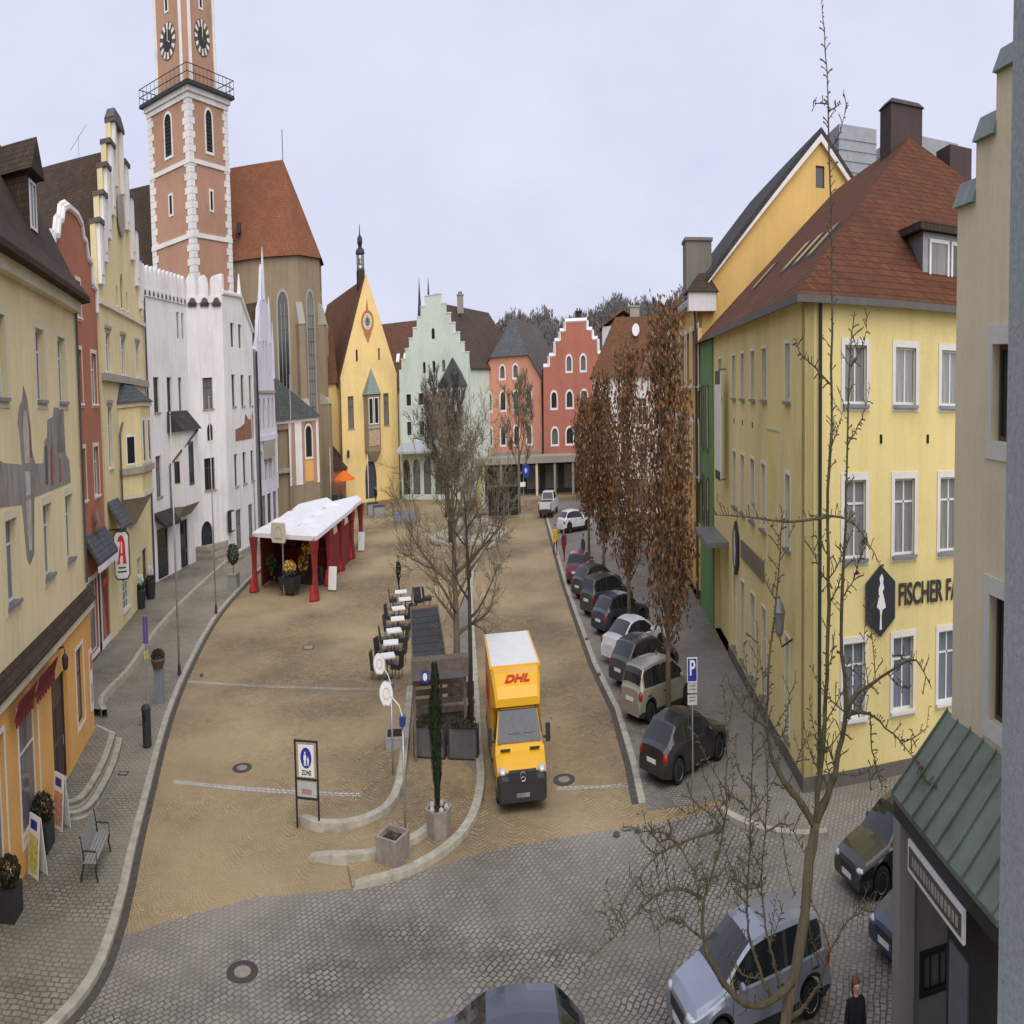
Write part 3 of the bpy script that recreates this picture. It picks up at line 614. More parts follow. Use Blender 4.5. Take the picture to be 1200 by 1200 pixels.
for i in range(6):
    t = R_((-90, -54, -18, 18, 54, 90)[i]); T = (RA*cos(t), RA*sin(t), t); q = MB(T)
    q.box(-.3, -.65, 0, 1.3, .65, 9.8, P_OCH); q.box(-.3, -.6, 9.8, .8, .6, 17.2, P_OCH)
    q.loft([[(-.3, -.7, 9.8), (1.4, -.7, 9.8), (1.4, .7, 9.8), (-.3, .7, 9.8)], [(-.3, -.7, 10.9), (.75, -.7, 10.5), (.75, .7, 10.5), (-.3, .7, 10.9)]], STONE)
    q.loft([[(-.3, -.65, 17.2), (.9, -.65, 17.2), (.9, .65, 17.2), (-.3, .65, 17.2)], [(-.3, -.6, 19.4), (0, -.6, 19.2), (0, .6, 19.2), (-.3, .6, 19.4)]], STONE)
    q.build('buttress', b)
for i in range(5):
    t = R_(-72 + 36*i); ap = RA*cos(R_(18)); T = (ap*cos(t), ap*sin(t), t + pi/2); q = MB(T)
    q.ring(arched(-1.15, 8.6, 1.15, 20.6, 0, 8, 1.5), arched(-1.15, 8.6, 1.15, 20.6, .3, 8, 1.5), -.12, .0, STONE)
    q.face([(x, -.02, z) for x, z in arched(-1.15, 8.6, 1.15, 20.6, .25, 8, 1.5)], G_DARK)
    for x in (-.3, .3): q.box(x - .04, -.06, 9, x + .04, -.025, 19.2, STONE)
    for k in range(8): q.box(-.88, -.055, 9.6 + k*1.2, .88, -.03, 9.66 + k*1.2, DARKM)
    q.build('gothic_window', b)
m = MB(); m.tube([(2.6, 0, ZR), (2.6, 0, ZR + 3)], .06, DARKM, 4); m.build('lightning_rod', b)
m = MB(); m.box(-4.5, -8.5, 26.2, -4.0, -7.2, 27.2, DARKM); m.build('roof_hatch', b)

# bell tower
TC = Vector((-49.2, 103.2)); HS = 6.33*cos(pi/4)
b = thing('church_tower', 'tall apricot church tower with white corner quoins, railing and clocks', 'tower', (TC.x, TC.y, 0), R_(-64.5 + 45))
m = MB(); S = HS; m.box(-S, -S, 0, S, S, 36.9, P_APR); m.build('shaft', b)
for sx, sy in ((-1, -1), (1, -1), (1, 1), (-1, 1)):
    m = MB(); z = 18.; k = 0
    while z < 36.4:
        a = 1.25 if k % 2 else .85; t = .09
        x0, x1 = sorted((sx*(S + t), sx*(S - a))); y0, y1 = sorted((sy*(S + t), sy*(S - a))); m.box(x0, y0, z, x1, y1, z + .57, WTRIM); z += .6; k += 1
    m.build('quoins', b)
for z0, z1, o in ((24.5, 24.9, .16), (30.8, 31.2, .16), (36.4, 36.9, .2), (36.9, 37.4, .45)):
    m = MB(); m.box(-S - o, -S - o, z0, S + o, S + o, z1, WTRIM); m.build('string_course', b)
m = MB(); m.box(-S - .95, -S - .95, 37.4, S + .95, S + .95, 37.62, DARKM); m.build('gallery_floor', b)
m = MB(); q = S + .88
for i in range(4):
    a = i*pi/2; mm_ = MB((0, 0, a))
    for z in (37.7, 38.4, 39.15): mm_.tube([(-q, -q, z), (q, -q, z)], .05, DARKM, 4)
    for k in range(13): x = -q + 2*q*k/12; mm_.tube([(x, -q, 37.6), (x, -q, 39.15)], .045, DARKM, 4)
    mm_.build('railing', b)
S2 = 3.75; C2 = 1.0; oc = [(-S2 + C2, -S2), (S2 - C2, -S2), (S2, -S2 + C2), (S2, S2 - C2), (S2 - C2, S2), (-S2 + C2, S2), (-S2, S2 - C2), (-S2, -S2 + C2)]
m = MB(); m.prism(oc, 37.6, 58, P_APR); m.build('upper_shaft', b)
m = MB()
for i in range(8):
    x, y = oc[i]; d = hypot(x, y); m.prism([(x + .28*cos(t), y + .28*sin(t)) for t in [k*pi/3 for k in range(6)]], 37.6, 58, WTRIM)
m.build('corner_pilaster', b)
m = MB(); m.lathe([(4.6, 0), (4.7, .6), (4.2, 2.0), (2.2, 4.0), (1.5, 5), (1.8, 6), (.3, 8), (.05, 11)], (0, 0, 58), COPPER, 8); m.build('dome', b)
for i in range(4):
    a = i*pi/2; T = (0, 0, a)
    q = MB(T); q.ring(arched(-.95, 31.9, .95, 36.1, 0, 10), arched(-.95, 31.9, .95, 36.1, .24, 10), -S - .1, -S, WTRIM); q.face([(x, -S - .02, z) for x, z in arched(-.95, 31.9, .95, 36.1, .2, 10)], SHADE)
    for k in range(9): q.box(-.68, -S - .05, 32.3 + k*.35, .68, -S - .03, 32.42 + k*.35, DARKM)
    q.build('belfry_window', b)
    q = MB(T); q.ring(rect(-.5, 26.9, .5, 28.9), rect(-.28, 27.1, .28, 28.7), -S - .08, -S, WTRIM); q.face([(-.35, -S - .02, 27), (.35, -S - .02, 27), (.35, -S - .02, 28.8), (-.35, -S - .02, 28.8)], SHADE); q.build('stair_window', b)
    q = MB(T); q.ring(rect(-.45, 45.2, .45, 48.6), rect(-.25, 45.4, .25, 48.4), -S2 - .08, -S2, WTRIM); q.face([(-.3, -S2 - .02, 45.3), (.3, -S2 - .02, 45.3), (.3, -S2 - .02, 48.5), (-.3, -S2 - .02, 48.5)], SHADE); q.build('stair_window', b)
    q = MB(T); q.disc((0, -S2 - .02, 42.6), (0, -1, 0), 1.75, BROWN, 32, .06); q.disc((0, -S2 - .08, 42.6), (0, -1, 0), .95, BLACK, 32, .03)
    for h_ in range(12):
        t = h_*pi/6; ux, uz = sin(t), cos(t); vx, vz = cos(t), -sin(t)
        q.face([(ux*r + vx*w, -S2 - .1, 42.6 + uz*r + vz*w) for r, w in ((1.05, -.12), (1.05, .12), (1.68, .22), (1.68, -.22))], WTRIM)
    GOLD = plain('gilt', (.35, .40, .18), .4, .3)
    q.tube([(0, -S2 - .14, 42.6), (.1, -S2 - .14, 43.7)], .08, GOLD, 4); q.tube([(0, -S2 - .14, 42.6), (.5, -S2 - .14, 42.3)], .09, GOLD, 4)
    q.build('clock_face', b)

# sacristy in front of the choir
SLG = tiles('green_grey_slate', (.085, .095, .085), .22, .3)
b = thing('sacristy', 'low church annexe with orange and white panels under a grey green roof', 'annexe', (-38.1, 102.3, 0), heading(50.7)); b.scale = (.93, .93, 1)
f = Fac(b); f.opening(4.1, .4, 6.1, 7.9); f.win(9.2, 5.3, 10.3, 8.0, Style(WTRIM, .2, BROWN, 'n', True, sill=None))
f.wall([(2.5, 0), (11.6, 0), (11.6, 8.8), (2.5, 8.8)], P_OCH, reveal=.5)
m = MB(); m.face([(4.0, .42, .4), (6.2, .42, .4), (6.2, .42, 8), (4.0, .42, 8)], BROWN); m.box(4.1, -.15, 4.2, 6.1, .41, 4.6, STONE); m.build('tall_door', b)
m = MB()
for a, c, mt in ((3.6, 4.05, WTRIM), (6.15, 6.55, WTRIM), (6.6, 7.2, P_APR), (7.25, 8.5, WTRIM), (8.55, 9.0, P_APR), (10.5, 11.1, P_APR), (11.15, 11.6, WTRIM)): m.box(a, -.04, 3.0, c, -.002, 8.4, mt)
m.box(8.9, -.03, 3.2, 10.6, -.002, 5.0, P_ORA); m.box(2.5, -.12, 8.4, 11.65, -.045, 8.8, WTRIM); m.build('painted_panel', b)
body(b, [(2.5, 0), (11.6, 0), (12.6, 4), (2.5, 8)], 0, 8.8, P_WHT, skip=(0,))
m = MB(); m.loft([[(2.1, -.5, 8.7), (12.0, -.5, 8.7), (13.1, 4.3, 8.7), (2.1, 8, 8.7)], [(2.3, 4.6, 13.2), (5.2, 4.6, 12.8), (6.0, 6.5, 12.8), (2.3, 8, 13.2)]], SLG); m.build('roof', b)

# low shop pavilion beside the town hall
b = thing('corner_kiosk', 'low dark roofed shop between church and town hall', 'shop', (-32.6, 118.0, 0), heading(70))
m = MB(); pl = [(0, 0), (4.2, -.6), (5.6, 2), (4.5, 5), (0, 5)]; m.prism(pl, 0, 3.5, P_RED); m.build('wall', b)
m = MB(); m.loft([[(x*1.12 - .3, y*1.12 - .3, 3.5) for x, y in pl], [(x*.3 + 1.2, y*.3 + 1.6, 5.9) for x, y in pl]], T_OLD); m.build('roof', b)
m = MB(); m.box(.4, -.12, .3, 1.6, 0, 2.8, G_DARK); m.box(2.0, -.36, .3, 3.4, -.1, 2.8, G_DARK); m.box(-.1, -.4, 2.9, 4.3, -.2, 3.4, CREAM); m.build('shop_window', b)

# ------------------------------------------------------------------ far side of the square
P_RAT = plaster('town_hall_yellow', (.78, .58, .25), .15)
b = thing('town_hall', 'yellow town hall with steep gable, painted clock and copper topped oriel', 'town hall', (-30.3, 119.5, 0), heading(62))
f = Fac(b); S_R = Style(None, 0, BROWN, 'T', sill=STONE, depth=.3)
f.row(7.3, 10.4, [(2.9, 3.95), (9.4, 10.4)], S_R); f.row(13.7, 14.85, [(4.6, 4.95), (8.65, 9.0)], Style(None, 0, BROWN, 'n', sill=None))
f.door(5.7, .3, 7.8, 4.1, plain('town_hall_door', (.045, .04, .05)), arch=True, point=1.7)
f.wall([(1.7, 0), (12.0, 0), (12.0, 12.2), (6.87, 22.2), (1.7, 12.2)], P_RAT)
body(b, [(1.7, 0), (12, 0), (12, 30), (1.7, 30)], 0, 12.2, P_RAT, skip=(0,)); gable_roof(b, 1.7, 12.0, .4, 30, 12.2, 21.9, tiles('rust_tiles', (.20, .085, .045)), .3)
m = MB(); m.disc((6.85, -.03, 17.5), (0, -1, 0), 1.15, plain('clock_red', (.45, .16, .08), .8), 30, .03)
m.disc((6.85, -.07, 17.5), (0, -1, 0), .8, CREAM, 30, .03); m.disc((6.85, -.1, 17.5), (0, -1, 0), .45, plain('clock_green', (.10, .16, .12), .6), 24, .02)
m.xprism([(6.6, 18.5), (7.1, 18.5), (6.85, 19.8)], -.05, -.002, plain('clock_red', (.45, .16, .08))); m.xprism([(6.1, 16.5), (7.6, 16.5), (6.85, 15.4)], -.05, -.002, plain('clock_red', (.45, .16, .08)))
for i in range(12): t = i*pi/6; m.box(6.85 + .63*sin(t) - .05, -.12, 17.5 + .63*cos(t) - .05, 6.85 + .63*sin(t) + .05, -.1, 17.5 + .63*cos(t) + .05, BLACK)
m.tube([(6.85, -.13, 17.5), (6.75, -.13, 18.1)], .04, BLACK, 4); m.build('clock_face', b)
m = MB(); pl = [(5.75, 0), (6.2, -1.1), (8.3, -1.1), (8.75, 0)]; m.prism(pl, 4.9, 10.4, P_OCH)
m.loft([[(5.75, 0, 4.9), (6.2, -1.1, 4.9), (8.3, -1.1, 4.9), (8.75, 0, 4.9)], [(6.6, 0, 3.9), (6.9, -.3, 3.9), (7.6, -.3, 3.9), (7.9, 0, 3.9)]], STONE); o = m.build('oriel', b)
m = MB(); m.loft([[(5.5, 0, 10.4), (6.05, -1.35, 10.4), (8.45, -1.35, 10.4), (9.0, 0, 10.4)], [(7.2, 0, 12.9), (7.22, -.03, 12.9), (7.28, -.03, 12.9), (7.3, 0, 12.9)]], COPPER); m.build('oriel_roof', o)
m = MB()
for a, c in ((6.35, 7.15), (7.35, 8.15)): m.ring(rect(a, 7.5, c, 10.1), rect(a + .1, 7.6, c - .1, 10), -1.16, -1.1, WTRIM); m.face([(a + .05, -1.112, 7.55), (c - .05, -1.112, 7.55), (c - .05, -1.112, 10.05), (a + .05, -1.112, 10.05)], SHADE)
m.box(6.2, -1.16, 7.1, 8.3, -1.1, 7.35, STONE); m.box(6.3, -1.16, 5.4, 8.2, -1.1, 6.9, plain('relief_stone', (.42, .30, .2), .9, 0, .35, 5)); m.build('oriel_window', o)
m = MB(); m.box(6.3, 3.0, 21.0, 7.5, 4.2, 22.9, T_OLD); m.box(6.35, 3.05, 22.9, 7.45, 4.15, 23.1, DARKM)
for x in (6.45, 7.35):
    for y in (3.15, 4.05): m.box(x - .08, y - .08, 23.1, x + .08, y + .08, 24.6, DARKM)
m.lathe([(.85, 24.6), (.75, 25.0), (.3, 25.3), (.5, 25.8), (.45, 26.2), (.12, 26.6), (.04, 27.6)], (6.9, 3.6, 0), DARKM, 10); m.lathe([(.15, 23.5), (.32, 23.6), (.22, 24.1), (.05, 24.2)], (6.9, 3.6, 0), GOLD, 10)
m.build('bell_turret', b)
m = MB(); m.box(-2.2, 2.0, 0, 1.7, 12, 12, P_RAT); m.build('side_wing', b); w = MB.last
m = MB(); m.loft([[(-2.6, 1.6, 11.8), (1.69, 1.6, 11.8), (1.69, 12, 11.8), (-2.6, 12, 11.8)], [(.4, 5.5, 19), (1.68, 5.5, 19), (1.68, 12, 19), (.4, 12, 19)]], tiles('rust_tiles', (.2, .085, .045))); m.build('roof', w)
m = MB(); m.ring(arched(-1.1, 6, .3, 10.2, 0), arched(-1.1, 6, .3, 10.2, .15), 1.92, 2.0, WTRIM); m.face([(x, 1.98, z) for x, z in arched(-1.1, 6, .3, 10.2, .1)], BROWN); m.build('arched_window', w)
downpipe(b, [(1.6, -.1, 12), (1.6, -.1, .2)], .1); downpipe(b, [(12.1, -.1, 12), (12.1, -.1, .2)], .1)
m = MB(); m.tube([(2.6, 0, 5.2), (2.6, -.6, 5.3)], .04, DARKM, 4); m.lathe([(.1, 0), (.2, .1), (.24, .6), (.05, .8)], (2.6, -.6, 4.5), DARKM, 6); m.build('wall_lantern', b)

P_MNT = plaster('mint_plaster', (.60, .69, .60), .14); P_GRW = plaster('grey_white_plaster', (.55, .56, .56), .15)
b = thing('mint_stepped_house', 'pale mint green house with narrow stepped gable and a turret bay at its corner', 'house', (-19.5, 123, 0), heading(112))
f = Fac(b); S_M = Style(WTRIM, .1, BROWN, 'T', sill=None); S_MA = Style(None, 0, BROWN, 'n', True, sill=None)
f.win(7.1, 15.15, 7.75, 16.2, S_MA); f.row(12.0, 13.1, [(5.3, 5.85), (7.15, 7.75), (9.0, 9.6)], S_MA); f.row(9.05, 10.15, [(1.9, 2.85), (4.4, 5.35), (7.0, 7.95)], S_M); f.row(6.2, 7.5, [(1.9, 2.8), (4.4, 5.3), (7.0, 7.9)], S_M); f.row(.5, 3.9, [(.9, 2.3), (2.9, 4.3), (5.0, 6.4), (7.2, 9.5)], Style(None, 0, DARKM, '-', True, sill=None))
st = stepped(7.5, 6.4, 12.6, 19.3, 7, .75)
f.wall([(.6, 0), (14, 0), (13.9, 12.6)] + list(reversed(st)) + [(.6, 12.6)], P_MNT)
caps(b, st, 0, .4, WTRIM, .1, .06, z0=12.7)
body(b, [(.6, 0), (14, 0), (14, 24), (.6, 24)], 0, 12.4, P_MNT, skip=(0,)); gable_roof(b, .6, 14, .4, 24, 12.4, 18.7, tiles('umber_tiles', (.10, .065, .05)), .3); chimney(b, 8.8, 8, 17.8, 19.6, .9, .7, STONE)
m = MB(); m.prism([(9.4, -.02), (9.4, -1.8), (13.3, -1.8), (13.3, -.02)], 4.5, 10.5, P_GRW); o = m.build('turret_bay', b)
m = MB(); m.loft([[(9.0, -2.1, 10.5), (13.7, -2.1, 10.5), (13.7, .6, 10.5), (9.0, .6, 10.5)], [(11.3, -.8, 13.2), (11.4, -.8, 13.2), (11.4, -.7, 13.2), (11.3, -.7, 13.2)]], SLG); m.build('bay_roof', o)
m = MB()
for a in (9.6, 10.55, 11.5, 12.45):
    for z in (8.0, 5.2): m.box(a, -1.84, z, a + .65, -1.802, z + 2.2, G_DARK); m.box(a - .06, -1.87, z - .06, a, -1.803, z + 2.25, WTRIM); m.box(a + .65, -1.87, z - .06, a + .71, -1.803, z + 2.25, WTRIM)
m.build('bay_window', o)
m = MB(); m.loft([[(.7, -.01, 5.5), (.7, -2, 4.7), (.7, -2, 4.5), (.7, -.01, 5.3)], [(8.3, -.01, 5.5), (8.3, -2, 4.7), (8.3, -2, 4.5), (8.3, -.01, 5.3)]], plain('grey_awning', (.4, .42, .45), .8)); m.build('shop_awning', b)

P_SAL = plaster('salmon_plaster', (.60, .28, .19), .14); T_GRY = tiles('grey_brown_tiles', (.13, .105, .095))
b = thing('salmon_house', 'salmon pink house with half hipped grey roof and white framed arched windows', 'house', (-6.5, 127, 0), heading(105))
f = Fac(b); S_S = Style(WTRIM, .22, BROWN, 'T', True, sill=None)
f.row(11.1, 12.3, [(5.05, 5.85), (7.45, 8.2)], S_S); f.row(8.0, 9.75, [(.7, 1.4), (2.6, 3.35), (5.05, 5.9), (7.4, 8.2), (9.7, 10.55)], S_S); f.row(4.6, 6.35, [(.7, 1.4), (2.6, 3.35), (5.0, 5.8), (7.4, 8.2), (9.7, 10.5)], S_S)
f.wall([(.5, 0), (12.5, 0), (12.5, 10.6), (9.99, 13.3), (3.5, 13.3), (.5, 10.6)], P_SAL)
body(b, [(.5, 0), (12.5, 0), (12.5, 24), (.5, 24)], 0, 10.6, P_SAL, skip=(0,))
m = MB(); r0, r1 = (6.6, 3.8, 17.2), (6.6, 24, 17.2)
m.face([(3.3, -.4, 13.2), (10.2, -.4, 13.2), r0], SLATE); m.face([(10.2, -.4, 13.2), (13.0, -.4, 10.3), (13.0, 24, 10.3), r1, r0], T_GRY); m.face([(.0, -.4, 10.3), (3.3, -.4, 13.2), r0, r1, (.0, 24, 10.3)], T_GRY); m.build('roof', b)
m = MB(); m.box(.6, -.3, 3.4, 12.4, -.002, 3.9, STONE); m.build('string_course', b); downpipe(b, [(12.45, -.1, 10.5), (12.45, -.1, 3.5)], .09)
P_BRD = plaster('deep_red_plaster', (.42, .16, .115), .14)
b = thing('red_stepped_house', 'deep red house with white edged stepped gable at the end of the street', 'house', (6.5, 122, 0), heading(98))
f = Fac(b); f.row(11.4, 12.8, [(3.2, 4.0), (5.6, 6.4)], S_S); f.row(7.95, 9.45, [(.5, 1.4), (3.1, 4.1), (5.55, 6.6), (8.1, 9.0)], S_S); f.row(4.5, 6.0, [(.5, 1.5), (3.0, 4.1), (5.55, 6.6), (8.1, 9.0)], S_S)
st = [(-.8, 11.9), (.2, 11.9), (.2, 12.9), (1.2, 12.9), (1.2, 14.3), (2.1, 14.3), (2.1, 15.2), (3.0, 15.2), (3.0, 16.1)]; gl = st + [(9.7 - x, z) for x, z in reversed(st)]
f.wall([(-1, 0), (10.5, 0)] + list(reversed(gl)), P_BRD)
m = MB()
for (xa, za), (xb, zb) in zip(gl, gl[1:]): m.tube([(xa, .15, za), (xb, .15, zb)], .3, WTRIM, 4)
m.build('gable_coping', b)
body(b, [(-1, 0), (10.5, 0), (10.5, 22), (-1, 22)], 0, 11.7, P_BRD, skip=(0,)); gable_roof(b, -1, 10.5, .4, 22, 11.7, 15.6, T_BRN, .1); chimney(b, 5.2, 3, 15, 17.1, 1.0, .8, T_OLD)
b = thing('shop_arcade', 'low dark shop arcade with flat roof below the salmon and red houses', 'arcade', (-3.5, 121.6, 0), heading(101))
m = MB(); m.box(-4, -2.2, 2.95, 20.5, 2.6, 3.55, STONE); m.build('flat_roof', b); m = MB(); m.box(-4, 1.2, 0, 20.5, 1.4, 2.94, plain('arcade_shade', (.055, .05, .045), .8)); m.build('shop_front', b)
m = MB()
for i in range(8): m.box(-3.6 + i*3.2, 1.12, .4, -1.4 + i*3.2, 1.19, 2.6, G_DARK)
m.build('shop_window', b)
for i in range(9): m = MB(); x = -3.8 + i*3.0; m.box(x - .18, -2.0, 0, x + .18, -1.64, 2.95, CREAM if i % 3 == 1 else STONE); m.build('pillar', b)

# houses glimpsed further back
def simple_house(name, label, loc, az, w, d, ze, zr, wall, roof, axis='x', wins=(), sky=False):
    b = thing(name, label, 'house', loc, heading(az)); f = Fac(b)
    for q in wins: f.win(*q, S_S if False else Style0)
    gb = [(0, 0), (w, 0), (w, ze)] + ([(w/2, zr)] if axis == 'y' else []) + [(0, ze)]
    f.wall(gb, wall); body(b, [(0, 0), (w, 0), (w, d), (0, d)], 0, ze, wall, skip=(0,)); gable_roof(b, -.2, w + .2, -.2 if axis == 'x' else .4, d, ze, zr, roof, .3, axis=axis)
    return b
Style0 = Style(WTRIM, .1, WHITE, 'T', sill=None)
b = simple_house('brown_roof_house', 'house with long brown roof and two skylights behind the town hall', (-34, 152, 0), 96, 21, 14, 11.5, 19.5, P_CRM, T_BRN)
m = MB(); 
for x in (9.6, 11.2): m.loft([[(x, 2.2, 14.3), (x + .7, 2.2, 14.3), (x + .7, 3.1, 15.3), (x, 3.1, 15.3)], [(x, 2.1, 14.45), (x + .7, 2.1, 14.45), (x + .7, 3.0, 15.45), (x, 3.0, 15.45)]], WS)
m.build('skylight', b)
simple_house('slate_roof_house', 'house with blue grey slate roof far behind the mint green house', (-24, 185, 0), 96, 16, 14, 14.5, 21.5, P_GRW, SLATE)
b = thing('white_terrace_house', 'modern white house with stacked balconies behind the red stepped gable', 'house', (19.5, 150, 0), heading(98))
m = MB(); m.box(0, 0, 0, 9, 10, 17, P_GRW); m.build('wall', b)
for i in range(3): m = MB(); m.box(.2, -1.5, 6.5 + i*3.2, 8.8, -.002, 6.8 + i*3.2, WS); m.box(.2, -1.5, 6.8 + i*3.2, 8.8, -1.42, 7.7 + i*3.2, plain('balcony_glass', (.3, .34, .4), .3)); m.box(.6, -.05, 7.0 + i*3.2, 8.2, -.004, 9.1 + i*3.2, G_DARK); m.build('balcony', b)
gable_roof(b, -.4, 9.4, -.4, 10.4, 17, 19, T_RED, .2)
b = thing('white_brown_roof_house', 'white house with tall brown mansard roof behind the brown leaved trees', 'house', (10, 95, 0), heading(95.8))
f = Fac(b); f.row(6.6, 8.6, [(2.2, 3.3), (4.6, 5.7), (7.0, 8.1), (9.4, 10.5)], Style0); f.row(3.2, 5.2, [(2.2, 3.3), (4.6, 5.7), (7.0, 8.1), (9.4, 10.5)], Style0); f.row(.4, 2.6, [(2.0, 4.4), (5.4, 8), (9, 11)], Style(None, 0, DARKM, '-', sill=None))
f.wall([(1.0, 0), (12, 0), (12, 10.4), (1.0, 10.4)], P_WHT); body(b, [(1, 0), (12, 0), (12, 12), (1, 12)], 0, 10.4, P_WHT, skip=(0,))
T_MB = tiles('chestnut_tiles', (.20, .09, .05)); m = MB(); m.loft([[(.6, -.4, 10.3), (12.4, -.4, 10.3), (12.4, 12.4, 10.3), (.6, 12.4, 10.3)], [(4.2, 3.6, 14.9), (10.6, 3.6, 14.9), (10.6, 9, 14.9), (4.2, 9, 14.9)]], T_MB); m.build('roof', b)
m = MB(); m.box(7.8, .1, 10.7, 9.0, 2, 12.3, T_MB); m.box(7.95, .04, 10.9, 8.85, .098, 12.1, G_DARK); m.build('dormer', b); chimney(b, 7.0, 5, 14.5, 15.7, 1.3, .8, STONE)
m = MB(); m.disc((6.9, 2.0, 13.8), (-.2, -1, .2), .5, WS, 16, .06); m.build('satellite_dish', b)
b = thing('twin_spires', 'pair of thin black church spires far behind the mint green gable', 'spires', (-29.2, 250, 0), 0)
for x in (-1.6, 1.6): m = MB(); m.lathe([(1.3, 0), (1.3, 20), (1.5, 20.2), (.5, 29), (.05, 34)], (x, 0, 0), plain('spire_slate', (.03, .033, .04), .6), 8); m.build('spire', b)
# ------------------------------------------------------------------ the right row
P_FIS = plaster('lemon_plaster', (.77, .64, .285), .16); P_GRN = plaster('leaf_green_plaster', (.16, .27, .11), .1); P_ORG = plaster('amber_plaster', (.72, .48, .17), .14)
P_TAN = plaster('sand_plaster', (.70, .62, .43), .16); P_GRY = plaster('grey_plaster', (.30, .285, .26), .2); P_PLI = plaster('grey_plinth', (.15, .135, .12), .2)
b = thing('lemon_corner_house', 'lemon yellow corner house with dark red hipped roof and black hexagon emblem', 'house', (11.47, 26.44, 0), heading(95.8))
f = Fac(b); S_F = Style(WTRIM, .15, WHITE, 'T', sill=GREYM, depth=.18, glass=glass('net_curtain_glass', (.05, .055, .06), (.4, .4, .38), .08, .25)); S_FN = Style(WTRIM, .08, WHITE, 'n', sill=GREYM, depth=.18); S_FL = Style(WTRIM, .14, WHITE, 'T', sill=WTRIM, depth=.2, glass=glass('display_glass', (.09, .11, .15), (.22, .25, .3), .06, .1))
cols = [(1.72, 2.68), (4.0, 4.95), (6.2, 7.15), (8.45, 9.4), (10.7, 11.65), (13, 13.95)]
f.row(8.62, 9.92, cols, S_F); f.row(5.2, 6.95, cols, S_F); f.row(1.55, 3.3, cols, S_FL)
f.wall([(0, 0), (18, 0), (18, 11.05), (0, 11.05)], P_FIS)
g = Fac(b, 0, 0, -pi/2)    # street side, s runs towards the camera from the far end
def neg(l): return [(-c, -a) for a, c in l]
g.row(8.65, 10.0, neg([(2.05, 2.8), (6.1, 6.95), (8.5, 9.3), (10.95, 11.75), (13.3, 14.15), (17.6, 18.6)]), S_FN)
g.row(5.2, 6.95, neg([(2.05, 2.8), (6.3, 7.1), (8.6, 9.5), (11.0, 11.9), (13.2, 14.1)]), S_FN)
g.row(.62, 3.1, neg([(2.1, 2.75), (6.2, 7.1), (8.55, 9.5), (11.0, 11.9), (13.2, 14.1)]), Style(WTRIM, .06, WHITE, '-', sill=GREYM, depth=.18))
g.opening(-20.5, .0, -15.6, 3.65)
g.wall([(-20.7, 0), (0, 0), (0, 11.05), (-20.7, 11.05)], P_FIS, reveal=1.6)
body(b, [(0, 0), (18, 0), (18, 20.7), (0, 20.7)], 0, 11.05, P_FIS, skip=(0, 3))
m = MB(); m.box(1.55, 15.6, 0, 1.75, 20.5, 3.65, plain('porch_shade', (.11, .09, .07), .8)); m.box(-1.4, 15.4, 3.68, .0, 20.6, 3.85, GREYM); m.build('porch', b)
m = MB(); o = .45; zr = 16.75
e = [(-o, -o, 10.95), (18 + o, -o, 10.95), (18 + o, 20.75, 10.95), (-o, 20.75, 10.95)]; r0, r1 = (9, 9, zr), (9, 20.75, zr)
m.face([e[0], e[1], r0], T_DRK); m.face([e[1], e[2], r1, r0], T_DRK); m.face([e[3], e[0], r0, r1], T_DRK); m.face([e[2], e[3], r1], P_ORG)
m.face(list(reversed(e)), WTRIM); m.box(-o, -o, 10.78, 18 + o, -o + .12, 10.945, GUTTER); m.box(-o, -o + .121, 10.78, -o + .12, 20.75, 10.945, GUTTER); m.build('roof', b); rf = MB.last
# roof windows on the street slope
k = (zr - 10.95)/(9 + o)
for yy in (4.2, 6.3, 8.4, 15.2): 
    m = MB(); q = [(w, yy + dy, 10.95 + k*(w + o) + .09) for w, dy in ((1.6, 0), (1.6, 1.0), (3.1, 1.0), (3.1, 0))]
    m.loft([[(x, y, z - .12) for x, y, z in q], q], DARKM); c = [(w, yy + dy, 10.95 + k*(w + o) + .095) for w, dy in ((1.7, .1), (1.7, .9), (3.0, .9), (3.0, .1))]; m.face(c, G_CUR); m.build('roof_window', rf)
m = MB(); m.box(5.7, .9, 11.3, 9.4, 4.5, 12.75, GREYM); m.box(5.4, .55, 12.75, 9.7, 4.9, 12.95, T_OLD); m.build('dormer', rf); dd = MB.last
for a in (6.0, 7.1, 8.2): m = MB(); m.ring(rect(a, 11.6, a + 1.0, 12.6), rect(a + .09, 11.69, a + .91, 12.51), .83, .9, WHITE); m.face([(a + .05, .87, 11.65), (a + .95, .87, 11.65), (a + .95, .87, 12.55), (a + .05, .87, 12.55)], G_DARK); m.build('dormer_window', dd)
STONED = plaster('grey_chimney_plaster', (.22, .195, .165), .3); SOOT = plaster('sooty_brick', (.085, .065, .06), .3)
m = MB(); m.box(8.3, 10.0, 14, 10.3, 11.5, 18.0, SOOT); m.loft([[(8.2, 9.9, 18.0), (10.4, 9.9, 18.0), (10.4, 11.6, 18.0), (8.2, 11.6, 18.0)], [(8.45, 10.2, 18.2), (10.15, 10.2, 18.2), (10.15, 11.3, 18.2), (8.45, 11.3, 18.2)]], SOOT); m.build('chimney', rf)
m = MB(); m.box(10.8, 7.6, 12.5, 12.2, 9.2, 16.5, SOOT); m.build('chimney', rf); m = MB(); m.box(10.5, 10.5, 14, 13.0, 12, 17.2, GREYM); m.build('vent_box', rf)
downpipe(b, [(.62, -.12, 10.9), (.62, -.12, .1)], .075, BLACK)
